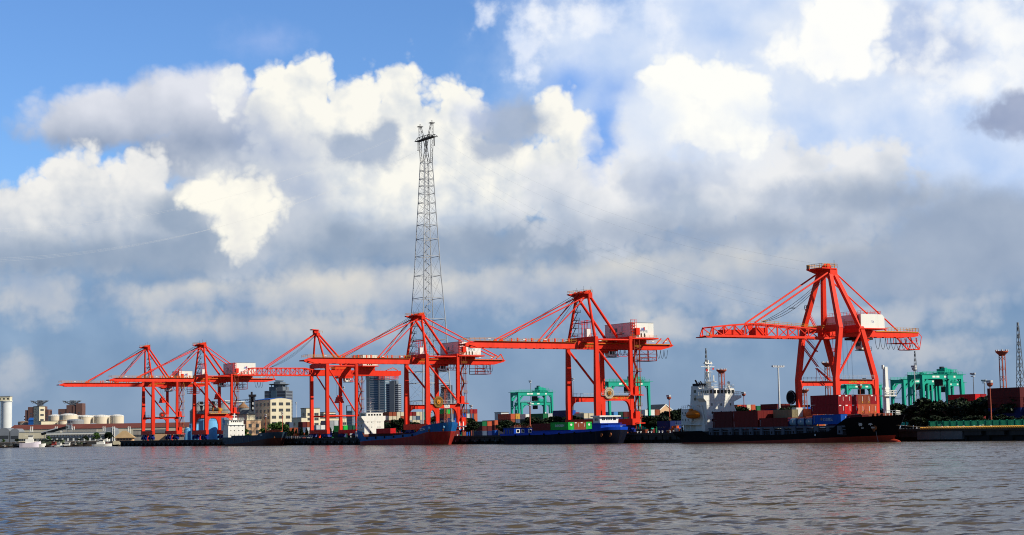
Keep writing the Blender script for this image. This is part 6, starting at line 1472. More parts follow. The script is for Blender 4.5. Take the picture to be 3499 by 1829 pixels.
# ------------------------------------------------------------------ the power pylon and its lines
def pylon():
    Y = 960; s_ = Y / FPX; pb = at(1467, 1440, Y); base = Vector((pb.x, pb.y, GZ)); rz = R_(-58)
    r = empty('power_pylon', base, rz, 'very tall grey lattice power pylon with twin horns and a crossarm', 'pylon')
    def hz(py): return at(1467, py, Y).z - GZ
    def wz(z):      # half width of the shaft by height
        pts = [(hz(1450), 9.6), (hz(1310), 8.6), (hz(1086), 7.1), (hz(940), 5.6), (hz(730), 3.9), (hz(556), 2.55)]
        if z <= pts[0][0]: return pts[0][1]
        for (z0, w0), (z1, w1) in zip(pts[:-1], pts[1:]):
            if z <= z1: return w0 + (w1 - w0) * (z - z0) / (z1 - z0)
        return pts[-1][1]
    zt = hz(556); c = ((-1, -1), (1, -1), (1, 1), (-1, 1)); st = STEELW
    zs = [0] + [hz(y) for y in (1370, 1310, 1271, 1210, 1162, 1092, 1020, 943, 877, 818, 770, 728, 694, 662, 636, 612, 584, 556)]
    for k in range(4):
        m = MB()
        for z0, z1 in zip(zs[:-1], zs[1:]): m.tube((c[k][0] * wz(z0), c[k][1] * wz(z0), z0), (c[k][0] * wz(z1), c[k][1] * wz(z1), z1), 0.34 if z1 < 70 else 0.26, 6)
        m.build('leg', st, r)
    m = MB()
    for i, z in enumerate(zs[1:]):
        for k in range(4):
            a, b = c[k], c[(k + 1) % 4]; w = wz(z); m.tube((a[0] * w, a[1] * w, z), (b[0] * w, b[1] * w, z), 0.17, 5)
            if i + 2 < len(zs):
                w2 = wz(zs[i + 2]); m.tube((a[0] * w, a[1] * w, z), (b[0] * w2, b[1] * w2, zs[i + 2]), 0.06, 4); m.tube((b[0] * w, b[1] * w, z), (a[0] * w2, a[1] * w2, zs[i + 2]), 0.06, 4)
    m.build('horizontal_brace', st, r)
    # central stair shaft
    m = MB(); n = int(zt / 1.3)
    for d in ((-1, -1), (1, -1), (1, 1), (-1, 1)): m.beam((d[0] * 1.25, d[1] * 1.25, 0), (d[0] * 1.1, d[1] * 1.1, zt), 0.13)
    for i in range(n):
        z = i * 1.3; a = c[i % 4]; b = c[(i + 1) % 4]; m.beam((a[0] * 1.15, a[1] * 1.15, z), (b[0] * 1.15, b[1] * 1.15, z + 1.3), 0.12, 0.3); m.beam((a[0] * 1.2, a[1] * 1.2, z), (b[0] * 1.2, b[1] * 1.2, z), 0.08)
        if i % 4 == 0: m.box(a[0] * 1.2 - 0.5, a[0] * 1.2 + 0.5, a[1] * 1.2 - 0.5, a[1] * 1.2 + 0.5, z, z + 0.12)
    m.build('stair_shaft', paint('pale_steel', (0.40, 0.40, 0.40), 0.6, 0.15, 1), r)
    # head: two leaning lattice horns, crossarm and insulators
    zc = hz(474); zh = hz(428); wb = wz(zt); dk = paint('weathered_steel', (0.10, 0.10, 0.10), 0.6, 0.2, 1)
    for s in (-1, 1):
        m = MB(); xo0, xi0, xo1, xi1, xo2, xi2 = s * wb, s * 0.4, s * 5.8, s * 2.9, s * 7.6, s * 6.2
        for y in (-1, 1):
            m.beam((xo0, y * wb, zt), (xo1, y * 1.5, zc), 0.26); m.beam((xi0, y * wb, zt), (xi1, y * 1.5, zc), 0.26); m.beam((xo1, y * 1.5, zc), (xo2, y * 0.5, zh), 0.2); m.beam((xi1 + s * 1.4, y * 1.5, zc), (xi2, y * 0.5, zh), 0.2)
            for i in range(6):
                t, t1 = i / 6, (i + 1) / 6; L = lambda p, q, u: p + (q - p) * u
                yy, y1 = y * L(wb, 1.5, t), y * L(wb, 1.5, t1); z0, z1 = L(zt, zc, t), L(zt, zc, t1)
                a, b = (L(xo0, xo1, t), L(xi0, xi1, t1)) if i % 2 else (L(xi0, xi1, t), L(xo0, xo1, t1)); m.beam((a, yy, z0), (b, y1, z1), 0.14); m.beam((L(xo0, xo1, t), yy, z0), (L(xi0, xi1, t), yy, z0), 0.12)
            for i in range(4):
                t, t1 = i / 4, (i + 1) / 4; a, b = (xo1 + (xo2 - xo1) * t, xi1 + s * 1.4 + (xi2 - xi1 - s * 1.4) * t1) if i % 2 else (xi1 + s * 1.4 + (xi2 - xi1 - s * 1.4) * t, xo1 + (xo2 - xo1) * t1)
                m.beam((a, y * (1.5 - t), zc + (zh - zc) * t), (b, y * (1.5 - t1), zc + (zh - zc) * t1), 0.12)
        m.box(min(xi2, xo2) - 0.5, max(xi2, xo2) + 0.5, -1.4, 1.4, zh, zh + 0.35)
        m.tube((s * 6.4, 0, zh + 0.3), (s * 6.4, 0, zh + 1.6), 0.08, 4); m.tube((s * 7.4, 0, zh + 0.3), (s * 7.4, 0, zh + 1.6), 0.08, 4); m.tube((s * 6.4, 0, zh + 1.6), (s * 7.4, 0, zh + 1.6), 0.08, 4)
        m.build('horn', dk, r)
    m = MB()
    for y in (-1.5, 1.5):
        for zz in (zc - 0.2, zc + 1.4): m.beam((-10.8 if zz < zc else -7.5, y, zz), (10.8 if zz < zc else 7.5, y, zz), 0.3)
        for i in range(10): x = -7.5 + 1.5 * i; m.beam((x, y, zc - 0.2), (x + 1.5 * (1 if i % 2 else 0), y, zc + 1.4), 0.16)
        m.beam((-10.8, y, zc - 0.2), (-7.5, y, zc + 1.4), 0.2); m.beam((10.8, y, zc - 0.2), (7.5, y, zc + 1.4), 0.2)
    m.box(-10.5, 10.5, -1.5, 1.5, zc - 0.35, zc - 0.25)
    m.build('crossarm', dk, r)
    for x in (-9.6, 0.2, 9.6):
        m = MB()
        for d in (-0.35, 0.35): m.tube((x + d, 0, zc - 0.3), (x + d * 0.6, 0, zc - 5.2), 0.12, 5)
        m.box(x - 0.6, x + 0.6, -0.15, 0.15, zc - 5.5, zc - 5.2); m.build('insulator', dk, r)
    # conductors, sagging away on both sides
    M3 = Matrix.Rotation(rz, 3, 'Z')
    for x, zz in ((-9.6, zc - 5.5), (0.2, zc - 5.5), (9.6, zc - 5.5), (-7.0, zh + 1.5), (7.0, zh + 1.5)):
        p = base + M3 @ Vector((x, 0, 0)) + Vector((0, 0, zz))
        for tx, ty, tY, sag in ((2780, 1010, 560, 12), (-700, 820, 800, 26)):
            q = at(tx, ty, tY) + M3 @ Vector((x, 0, 0)) + Vector((0, 0, zz - zc)); m = MB(); n = 26
            pts = [p.lerp(q, i / n) - Vector((0, 0, sag * 4 * (i / n) * (1 - i / n))) - p for i in range(n + 1)]
            m.path(pts, 0.02, 3); o = m.build('power_line', MW); o.location = p; tag(o, 'thin power line strung from the tall pylon, one of its bundle', 'power line', 'power lines from the tall pylon')
pylon()

# ------------------------------------------------------------------ trees
def leaf_mat(name, rgb):
    m = bpy.data.materials.new(name); m.use_nodes = True; nt = m.node_tree; b = nt.nodes['Principled BSDF']; g = nt.nodes.new('ShaderNodeNewGeometry'); mr = nt.nodes.new('ShaderNodeMapRange')
    nt.links.new(g.outputs['Random Per Island'], mr.inputs[0]); mr.inputs[3].default_value = 0.45; mr.inputs[4].default_value = 1.7
    v = nt.nodes.new('ShaderNodeVectorMath'); v.operation = 'SCALE'; v.inputs[0].default_value = rgb; nt.links.new(mr.outputs[0], v.inputs['Scale']); nt.links.new(v.outputs[0], b.inputs['Base Color']); b.inputs['Roughness'].default_value = 0.6; b.inputs['Specular IOR Level'].default_value = 0.2
    return m
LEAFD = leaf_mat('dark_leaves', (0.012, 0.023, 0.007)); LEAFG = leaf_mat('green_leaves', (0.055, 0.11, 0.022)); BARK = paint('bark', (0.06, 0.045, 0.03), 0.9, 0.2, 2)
def tree_proto(seed, h, rx, mat, conifer=False, name='leafy_tree', leaf=0.55, n=1500):
    rnd = random.Random(seed); r = empty(name, (0, 0, 0), 0, None, 'tree')
    m = MB(); m.tube((0, 0, 0), (0.1, 0, h * 0.42), 0.28, 8, 0.18)
    lobes = []
    if conifer:
        m.tube((0.1, 0, h * 0.42), (0, 0, h * 0.95), 0.18, 6, 0.04)
        for i in range(22): z = h * (0.12 + 0.86 * i / 22); w = rx * (1 - i / 22) + 0.12; lobes.append((rnd.uniform(-.2, .2), rnd.uniform(-.2, .2), z, w, h * 0.05))
    else:
        for i in range(15):
            a = rnd.uniform(0, 6.28); d = rx * math.sqrt(rnd.random()) * 0.72; z = h * rnd.uniform(0.36, 0.86); k = 1 - 0.5 * max(0, z / h - 0.55) / 0.35
            x, y = math.cos(a) * d * k, math.sin(a) * d * k; lobes.append((x, y, z, rx * rnd.uniform(0.26, 0.46), rx * rnd.uniform(0.2, 0.34)))
            m.tube((0.1, 0, h * 0.36), (x * 0.9, y * 0.9, z), 0.11, 5, 0.03)
    m.build('trunk', BARK, r)
    m = MB()
    for i in range(n):
        x, y, z, w, hh = rnd.choice(lobes); u = Vector((rnd.gauss(0, 1), rnd.gauss(0, 1), rnd.gauss(0, 1))).normalized() * (rnd.random() ** 0.4)
        c = Vector((x + u.x * w, y + u.y * w, z + u.z * hh)); t = Vector((rnd.gauss(0, 1), rnd.gauss(0, 1), rnd.gauss(0, .6))).normalized(); q = t.cross(Vector((rnd.gauss(0, 1), rnd.gauss(0, 1), rnd.gauss(0, 1)))).normalized(); s = leaf * rnd.uniform(0.5, 1.15)
        m.poly([c - t * s, c + q * s * 0.6, c + t * s, c - q * s * 0.6], [(0, 1, 2, 3)])
    m.build('crown', mat, r, fix=False)
    return r
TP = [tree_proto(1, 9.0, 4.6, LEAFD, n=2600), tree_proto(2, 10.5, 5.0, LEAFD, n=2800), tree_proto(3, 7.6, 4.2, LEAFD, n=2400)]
TG = tree_proto(5, 9.0, 4.4, LEAFG, n=2400); TC = tree_proto(6, 6.5, 1.6, LEAFD, True, 'conifer_tree', 0.4, 1000)
_used = set()
def tree(proto, px, py, Y, label, sx=1.0, group='trees behind the quay'):
    p = at(px, py, Y); h = p.z - GZ; hp = {id(TP[0]): 9.0, id(TP[1]): 10.5, id(TP[2]): 7.6, id(TG): 9.0, id(TC): 6.5}[id(proto)]
    o = proto if id(proto) not in _used else copy_tree(proto)
    _used.add(id(proto)); k = max(0.25, h / (hp * 0.96)); o.location = (p.x, p.y, GZ); o.scale = (k * sx, k * sx, k); o.rotation_euler = (0, 0, random.uniform(0, 6.28)); o['label'] = label; o['group'] = group
random.seed(5)
def row(place, spots, sx=1.0, kinds=None):
    for i, (px, py, Y) in enumerate(spots): tree((kinds or TP)[i % len(kinds or TP)], px, py, Y, 'dark leafy tree, %s from the left %s' % (ORD[i], place), sx)
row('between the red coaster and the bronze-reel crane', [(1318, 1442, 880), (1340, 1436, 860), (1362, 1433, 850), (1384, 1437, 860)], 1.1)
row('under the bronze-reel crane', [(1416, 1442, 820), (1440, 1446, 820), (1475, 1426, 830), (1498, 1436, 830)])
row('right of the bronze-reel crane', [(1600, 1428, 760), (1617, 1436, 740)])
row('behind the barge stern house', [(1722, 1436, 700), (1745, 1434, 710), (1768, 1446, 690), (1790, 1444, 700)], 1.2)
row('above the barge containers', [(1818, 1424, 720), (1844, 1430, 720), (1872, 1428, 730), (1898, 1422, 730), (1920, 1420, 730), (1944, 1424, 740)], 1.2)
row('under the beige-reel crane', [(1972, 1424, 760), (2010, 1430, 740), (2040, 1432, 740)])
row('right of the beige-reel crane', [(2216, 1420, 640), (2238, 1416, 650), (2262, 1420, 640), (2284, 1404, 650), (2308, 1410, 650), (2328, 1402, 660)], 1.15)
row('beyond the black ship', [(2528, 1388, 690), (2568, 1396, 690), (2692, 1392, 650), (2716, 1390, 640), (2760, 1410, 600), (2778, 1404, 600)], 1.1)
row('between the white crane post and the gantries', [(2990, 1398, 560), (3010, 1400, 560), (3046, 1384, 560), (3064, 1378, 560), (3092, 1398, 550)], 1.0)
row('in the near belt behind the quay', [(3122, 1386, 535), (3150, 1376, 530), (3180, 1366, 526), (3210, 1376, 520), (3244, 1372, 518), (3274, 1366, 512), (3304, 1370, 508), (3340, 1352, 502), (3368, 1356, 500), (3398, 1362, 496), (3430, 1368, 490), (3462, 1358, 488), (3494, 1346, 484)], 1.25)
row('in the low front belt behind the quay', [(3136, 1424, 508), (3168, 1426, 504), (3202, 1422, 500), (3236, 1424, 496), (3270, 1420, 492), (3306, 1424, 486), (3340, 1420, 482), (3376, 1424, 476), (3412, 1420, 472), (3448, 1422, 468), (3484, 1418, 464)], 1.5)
for i, (px, py, Y) in enumerate(((822, 1461, 985), (838, 1466, 985), (936, 1446, 950), (956, 1442, 950), (974, 1450, 950), (902, 1464, 955))): tree(TG, px, py, Y, 'fresh green tree, %s from the left near the slate coaster' % ORD[i], 1.15)
for i, px in enumerate((984, 1000, 1012, 1030, 1048, 1062, 1128, 1142, 1160)): tree(TC, px, 1462 + (i % 3) * 3, 930, 'small dark conifer, %s from the left on the quay' % ORD[i], 1.3, 'small conifers')
# ------------------------------------------------------------------ buildings behind the quay, standing square to it
CRW = paint('cream_wall', (0.74, 0.66, 0.46), 0.7, 0.06, 0.2, (0.55, 0.47, 0.32), 0.4, True); PCH = paint('peach_wall', (0.66, 0.42, 0.24), 0.7, 0.06, 0.3); GRW = paint('grey_roof', (0.09, 0.10, 0.105), 0.7, 0.15, 0.3); WIN = paint('building_window', (0.05, 0.055, 0.06), 0.25, 0.2, 1, spec=0.5); FRM = paint('window_frame', (0.22, 0.21, 0.18), 0.6, 0.1, 1)
SKB = paint('tank_light_blue', (0.17, 0.45, 0.72), 0.45, 0.06, 0.2, (0.10, 0.32, 0.58), 0.5, True); SILO = paint('silo_grey_steel', (0.27, 0.28, 0.28), 0.45, 0.12, 0.25, (0.2, 0.15, 0.10), 0.35, True); RUSTR = paint('rusty_cone', (0.30, 0.16, 0.08), 0.7, 0.2, 0.4, (0.3, 0.26, 0.2), 0.6)
BRK = paint('brown_brick', (0.16, 0.088, 0.075), 0.8, 0.1, 0.2); BRKD = paint('brown_brick_shade', (0.16, 0.075, 0.055), 0.8, 0.1, 0.2); TNK = paint('tank_cream', (0.72, 0.62, 0.46), 0.5, 0.06, 0.12, (0.6, 0.5, 0.36), 0.4, True); TNKT = paint('tank_roof_white', (0.78, 0.76, 0.70), 0.5, 0.05, 0.2)
HAZ = paint('far_tower_grey', (0.16, 0.18, 0.205), 0.6, 0.08, 0.2); HAZ2 = paint('far_tower_glass', (0.10, 0.16, 0.21), 0.35, 0.1, 0.2); HAZD = paint('far_tower_dark', (0.075, 0.08, 0.10), 0.6, 0.1, 0.3); HAZL = paint('far_tower_pale', (0.30, 0.33, 0.36), 0.6, 0.1, 0.3)
def qpos(px, py, Y):
    p = at(px, py, Y); return (p - Q0).dot(EQ), (p - Q0).dot(MQ), p.z
def block(name, label, pxc, py, Y, pxl, pxr, wall, wins_e=None, wins_n=None, roof=None, frame=True, win=(1.9, 1.4), group=None, roof_h=0.35, pitch=0.0, cat='building', band=False):
    """building with its near right corner at pxc; shaded front to pxl, sunlit end to pxr. wins: (columns, [heights of rows])"""
    a, b, z = qpos(pxc, py, Y); aL = onb(pxl, py, b)[0]; bR = ona(pxr, py, a)[0]; h = z - GZ; L = a - aL; D = bR - b
    r = empty(name, Q(a, b, GZ), QROT, label, cat, group)
    m = MB()
    if pitch: m.prism([(0, 0), (D, 0), (D, h), (D * 0.72, h + pitch * 0.8), (D * 0.5, h + pitch), (D * 0.28, h + pitch * 0.8), (0, h)], 0, -L, 0)
    else: m.box(-L, 0, 0, D, 0, h)
    m.build('wall', wall, r)
    if roof:
        m = MB()
        if pitch: m.prism([(-0.25, h + 0.01), (D * 0.28, h + pitch * 0.8 + 0.01), (D * 0.5, h + pitch + 0.01), (D * 0.72, h + pitch * 0.8 + 0.01), (D + .2, h + 0.01), (D + .2, h + .3), (D * 0.5, h + pitch + 0.35), (-0.25, h + .3)], 0, -L - 0.2, 0.1)
        else: m.box(-L - 0.25, 0.25, -0.25, D + 0.25, h + 0.004, h + roof_h)
        m.build('roof', roof, r)
    def one(x0, x1, y0, y1, zc, face):
        if frame:
            m = MB(); g = 0.18
            if face == 'e': m.box(-0.05, 0.06, y0 - g, y1 + g, zc - win[1] / 2 - g, zc + win[1] / 2 + g)
            else: m.box(x0 - g, x1 + g, -0.06, 0.05, zc - win[1] / 2 - g, zc + win[1] / 2 + g)
            f = m.each('window', FRM, r)[0]
        else: f = r
        m = MB()
        if face == 'e':
            w2 = (y1 - y0 - 0.16) / 2; m.box(-0.02, 0.10, y0, y0 + w2, zc - win[1] / 2, zc + win[1] / 2); m.box(-0.02, 0.10, y1 - w2, y1, zc - win[1] / 2, zc + win[1] / 2)
        else:
            w2 = (x1 - x0 - 0.16) / 2; m.box(x0, x0 + w2, -0.10, 0.02, zc - win[1] / 2, zc + win[1] / 2); m.box(x1 - w2, x1, -0.10, 0.02, zc - win[1] / 2, zc + win[1] / 2)
        m.build('pane' if frame else 'window', WIN, f)
    if wins_e:
        n, rows = wins_e
        for zc in rows:
            for i in range(n): c = D * (i + 0.5) / n; one(0, 0, c - win[0] / 2, c + win[0] / 2, zc * h, 'e')
    if wins_n:
        n, rows = wins_n
        for zc in rows:
            for i in range(n): c = -L + L * (i + 0.5) / n; one(c - win[0] / 2, c + win[0] / 2, 0, 0, zc * h, 'n')
    return r, L, D, h
block('office_building', 'large cream building with blue roof edge behind the slate coaster', 924, 1366, 1010, 871, 996, CRW, (3, (0.89, 0.73, 0.55, 0.39, 0.26, 0.12)), (4, (0.88, 0.71, 0.54, 0.38, 0.25, 0.12)), paint('blue_eaves', (0.03, 0.12, 0.42), 0.6, 0.1, 0.5), pitch=0.9, win=(2.4, 1.5))
block('office_building', 'cream four-storey building beside the slender-legged crane', 1046, 1396, 1090, 1028, 1093, CRW, (2, (0.80, 0.64, 0.46, 0.28)), (1, (0.80, 0.64, 0.46, 0.28)), GRW, win=(2.6, 1.5))
block('low_cream_building', 'low cream wing left of the four-storey cream building', 1030, 1428, 1085, 998, 1046, CRW, None, (2, (0.7, 0.35)), GRW, win=(2.4, 1.5))
block('low_cream_building', 'long low cream building with small windows behind the pale boxes', 1093, 1430, 1100, 1070, 1184, CRW, (6, (0.72, 0.3)), None, GRW, win=(2.4, 1.4))
block('cream_office', 'cream building with brown balconies beyond the slender-legged crane', 1106, 1410, 1300, 1094, 1146, CRW, (4, (0.9, 0.78)), (2, (0.9,)), BRK, win=(3, 1.2))
r, L, D, h = block('mill_house', 'peach and cream mill house with grey hipped roof behind the white ship bridge', 842, 1437, 1000, 800, 892, PCH, (2, (0.72, 0.38)), (2, (0.6,)), CRW, win=(1.6, 1.9))
m = MB(); m.box(-L + 2, -1.2, 0.8, D - 3.2, h + 0.36, h + 3.6); m.build('upper_wall', CRW, r)
m = MB(); H = h + 3.61; m.poly([(-L + 1.4, 0.2, H), (-0.6, 0.2, H), (-0.6, D - 2.6, H), (-L + 1.4, D - 2.6, H), (-L + 4, D * 0.42, H + 2.9), (-3.4, D * 0.42, H + 2.9)], [(0, 1, 5, 4), (1, 2, 5), (2, 3, 4, 5), (3, 0, 4), (3, 2, 1, 0)]); m.build('roof', GRW, r)

# blue tanks
def tank(name, label, px, py, Y, pw, mat, dome=1.0, roof=None, group=None, extra=None, cone=False):
    p = at(px, py, Y); R = pw / 2 * Y / FPX; h = p.z - GZ; r = empty(name, (p.x, p.y, GZ), 0, label, 'tank', group)
    m = MB(); m.lathe(0, 0, [(R, 0), (R, h), (R + 0.12, h + 0.02), (R + 0.12, h + 0.22)], 40); m.build('shell', mat, r, smooth=True)
    m = MB(); prof = [(R + 0.1, h + 0.2)] + [(R * math.cos(t), h + 0.2 + dome * math.sin(t)) for t in [i * math.pi / 16 for i in range(1, 8)]] + [(0.01, h + 0.2 + dome)] if not cone else [(R + 0.15, h + 0.2), (R * 0.16, h + 0.2 + dome), (R * 0.16, h + 0.6 + dome), (0.01, h + 0.7 + dome)]
    m.lathe(0, 0, prof, 40); m.build('dome' if not cone else 'cone_roof', roof or mat, r, smooth=not cone)
    m = MB(); m.rail([(R * math.cos(t), R * math.sin(t), h + 0.22) for t in [-0.4 - i * 0.33 for i in range(8)]], 1.0, 2.2, 0.04); m.tube((-R * 0.35, -R * 0.95, 0), (-R * 0.35, -R * 0.95, h), 0.1, 5); m.build('roof_rail', mat, r)
    return r, R, h
tank('storage_tank', 'big light blue tank under the white logo house crane', 713, 1438, 1085, 68, SKB, 1.0, None, 'light blue tanks')
tank('storage_tank', 'light blue tank behind the white ship bridge', 784, 1432, 1075, 48, SKB, 1.0, None, 'light blue tanks')
tank('storage_tank', 'light blue tank with a flat top behind the left crane leg', 664, 1452, 1110, 34, SKB, 0.6, None, 'light blue tanks')
tank('storage_tank', 'small light blue tank standing left of the others', 640, 1467, 1100, 21, SKB, 0.7, None, 'light blue tanks')
tank('storage_tank', 'small light blue tank touching the crane leg', 664, 1467, 1098, 16, SKB, 0.7, None, 'light blue tanks')
tank('grain_silo', 'grey steel silo with pale cone roof, left of four', 682, 1407, 1160, 66, SILO, 6.2, None, 'grey grain silos', None, True)
tank('grain_silo', 'grey steel silo with pale cone roof, second of four', 728, 1404, 1150, 66, SILO, 6.0, None, 'grey grain silos', None, True)
tank('grain_silo', 'grey steel silo with pale cone roof, third of four', 768, 1404, 1140, 66, SILO, 6.0, None, 'grey grain silos', None, True)
tank('grain_silo', 'small grey silo with rusty brown cone roof beside the cream building', 831, 1396, 1120, 42, SILO, 3.4, RUSTR, 'grey grain silos', None, True)
def gallery():
    Y = 1140; p0 = at(672, 1388, Y); p1 = at(866, 1374, Y); r = empty('conveyor_gallery', (p0.x, p0.y, p0.z), 0, 'dark trussed conveyor gallery with a white duct over the grey silos', 'conveyor'); L = p1.x - p0.x; dz = p1.z - p0.z; m = MB()
    for y in (0, 2.2):
        for z in (0, 1.9): m.beam((0, y, z), (L, y, z + dz), 0.25)
        n = 16
        for i in range(n): t, t1 = i / n, (i + 1) / n; m.beam((L * t, y, dz * t + (0 if i % 2 else 1.9)), (L * t1, y, dz * t1 + (1.9 if i % 2 else 0)), 0.16)
    m.box(0, L, 0.2, 2.0, 0.0, 0.2)
    for x in (2.0, 10, 18): m.box(x, x + 2, 0, 2, 1.2, 3.0); m.prism([(x, 0), (x + 2, 0), (x + 1.4, -3.5), (x + 0.6, -3.5)], 1, 0.3, 1.8)
    m.build('truss', DARK, r); m = MB(); a = at(769, 1371, Y - 1); b = at(838, 1375, Y - 1); m.tube((a.x - p0.x, -1.2, a.z - p0.z), (b.x - p0.x, -1.2, b.z - p0.z), 0.55, 10); m.build('duct', WHT, r)
    m = MB()
    for x in (6, 16, 26): m.beam((x, 1, 0.2 + dz * x / L), (x, 1, GZ - p0.z), 0.5)
    m.build('support', DARK, r)
    t = at(862, 1356, 1110); r = empty('elevator_tower', (t.x, t.y, GZ), 0, 'dark elevator tower beside the big cream building', 'elevator tower'); h = t.z - GZ; m = MB()
    for dx in (-1.6, 1.6):
        for dy in (-1.4, 1.4): m.beam((dx, dy, 0), (dx, dy, h), 0.3)
    for i in range(9):
        z = h * (i + 1) / 9; m.box(-1.6, 1.6, -1.4, 1.4, z - 0.15, z); m.beam((-1.6, -1.4, z - h / 9), (1.6, -1.4, z), 0.15)
    m.box(-1.0, 1.0, -0.8, 0.8, 0, h); m.box(-2.2, 2.4, -1.6, 1.6, h, h + 1.4); m.box(-0.9, 0.2, -0.8, 0.6, h + 1.4, h + 3.2); m.build('frame', DARK, r); m = MB()
    for i in range(8): m.box(0.2, 1.1, -1.5, -1.42, h * (i + 0.3) / 9, h * (i + 0.8) / 9)
    m.build('pale_panel', WHT, r)
gallery()

# far towers
def tower(name, label, px0, px1, pytop, Y, mat, floors, extra=None, stripe=None, split=None, group=None):
    p0, p1 = at(px0, pytop, Y), at(px1, pytop, Y); w = p1.x - p0.x; h = p0.z - GZ; d = w * 0.8; r = empty(name, ((p0.x + p1.x) / 2, p0.y, GZ), QROT * 0.25, label, 'tower', group)
    m = MB(); m.box(-w / 2, w / 2, 0, d, 0, h); m.build('wall', mat, r); m = MB(); f = h / floors
    for i in range(floors):
        z = i * f + f * 0.35
        for (x0, x1) in (split or ((-0.46, 0.46),)): m.box(x0 * w, x1 * w, -0.12, 0.05, z, z + f * 0.45)
        m.box(w / 2 - 0.05, w / 2 + 0.12, d * 0.08, d * 0.92, z, z + f * 0.45)
    m.build('window_band', stripe or HAZD, r)
    return r, w, d, h
r, w, d, h = tower('round_top_tower', 'grey hotel tower with tiered disc on its roof behind the cream building', 901, 979, 1336, 1750, HAZ, 15, None, HAZD, ((-0.49, -0.2), (0.1, 0.49)))
m = MB(); m.box(-w * .3, w * .34, 1, d - 1, h, h + 4); m.box(-w * 0.1, w * 0.2, 2, d - 2, h + 4, h + 9)
for z, q in ((h + 6.0, 0.46), (h + 9.6, 0.2)): m.lathe(w * 0.03, d / 2, [(w * q * 0.8, z), (w * q, z + 0.6), (w * q, z + 1.1), (0.01, z + 1.2)], 20)
for i in range(8): m.beam((w * 0.03 + w * .36 * math.cos(i * .785), d / 2 + w * .36 * math.sin(i * .785), h + 1), (w * 0.03 + w * .36 * math.cos(i * .785), d / 2 + w * .36 * math.sin(i * .785), h + 6.2), 0.7)
m.build('roof_crown', HAZ, r); m = MB(); m.box(-w * 0.2, w * 0.08, -0.3, 0.0, 0, h); m.build('glass_front', HAZ2, r)
r, w, d, h = tower('glass_tower', 'blue-grey glass skyscraper beyond the slender-legged crane', 1250, 1316, 1287, 2100, HAZ2, 26, None, HAZL, ((-0.30, 0.12), (0.24, 0.46)))
m = MB(); m.box(-w / 2, -w * 0.34, -0.8, 0, 0, h + 2); m.box(w * 0.14, w * 0.22, -0.8, 0, 0, h + 1); m.build('pilaster', HAZ, r)
r, w, d, h = tower('dark_tower', 'dark grey skyscraper right of the glass one', 1318, 1361, 1312, 2000, HAZD, 26, None, HAZL, ((-0.48, -0.2), (0.28, 0.46)))
m = MB(); m.box(-w * 0.2, w * 0.2, -1.0, 0, 0, h + 3); m.box(-w * 0.1, w * 0.32, 2, d - 2, h, h + 4); m.build('core', HAZ, r)
r, w, d, h = tower('stepped_tower', 'far tower with pale upper floors seen through the bronze-reel crane', 1503, 1552, 1344, 1900, HAZL, 14, None, HAZ)
m = MB(); m.box(-w * 0.5, w * 0.2, 2, d - 2, h, h + 9); m.build('upper_block', HAZD, r)
r, w, d, h = tower('frame_tower', 'small blue-grey tower behind the slender-legged crane', 1182, 1204, 1404, 1700, HAZ, 10, None, HAZ2)
m = MB(); m.box(-w / 2, -w / 2 + 0.8, 0, 0.8, h, h + 4.6); m.box(w / 2 - 0.8, w / 2, 0, 0.8, h, h + 4.6); m.box(-w / 2, w / 2, 0, 0.8, h + 4.6, h + 5.2); m.build('roof_frame', HAZ, r)
block('low_white_building', 'low white building left of the green yard gantries', 1712, 1410, 1300, 1690, 1738, paint('pale_grey_wall', (0.6, 0.6, 0.56), 0.7, 0.06, 0.3), (3, (0.7,)), None, GRW, win=(3, 2))
def gable():
    a, b, z = qpos(2256, 1402, 1000); r = empty('gabled_house', Q(a, b, GZ), QROT, 'long house with dark ridged roof and peach gable', 'building'); h = z - GZ; D = 8.2; L = 14
    m = MB(); m.prism([(0, 0), (D, 0), (D, h), (D / 2, h + 3.0), (0, h)], 0, -L, 0); m.build('wall', PCH, r)
    m = MB(); m.prism([(-0.7, h - 0.3), (D / 2, h + 3.05), (D + 0.7, h - 0.3), (D + 0.7, h + 0.1), (D / 2, h + 3.5), (-0.7, h + 0.1)], 0, -L - 0.4, 0.05); m.build('roof', GRW, r)
    m = MB(); m.prism([(-0.7, h - 0.3), (D / 2, h + 3.05), (D + 0.7, h - 0.3), (D + 0.7, h + 0.2), (D / 2, h + 3.6), (-0.7, h + 0.2)], 0, 0.06, 0.3); m.build('bargeboard', WHT, r)
    m = MB(); m.box(-0.02, 0.06, 2.6, 3.6, h - 2.2, h - 0.6); m.box(-0.02, 0.06, 4.6, 5.6, h - 2.2, h - 0.6); m.each('window', WIN, r)
gable()

# ------------------------------------------------------------------ far left bank (faces the river square-on)
def left_box(px0, px1, pyt, Y, label, mat, depth=12, name='low_building', zb=None, roof=None, cat='building', windows=None, pitch=0, group=None, pyb=None):
    p0, p1 = at(px0, pyt, Y), at(px1, pyt, Y); w = p1.x - p0.x; zb = 3.2 if zb is None else zb; h = p0.z - zb; r = empty(name, (p0.x, p0.y, zb), 0, label, cat, group)
    m = MB(); m.box(0, w, 0, depth, 0, h); m.build('wall', mat, r)
    if roof:
        m = MB()
        if pitch: m.prism([(-0.4, h + 0.01), (depth / 2, h + pitch), (depth + 0.4, h + 0.01)], 0, -0.3, w + 0.3)
        else: m.box(-0.2, w + 0.2, -0.2, depth + 0.2, h + 0.005, h + 0.3)
        m.build('roof', roof, r)
    if windows:
        n, zs, ww, wh = windows
        for zf in zs:
            for i in range(n):
                c = w * (i + 0.5) / n; m = MB(); m.box(c - ww / 2, c + ww / 2, -0.08, 0.03, zf * h - wh / 2, zf * h + wh / 2); m.each('window', WIN, r)
    return r, w, h
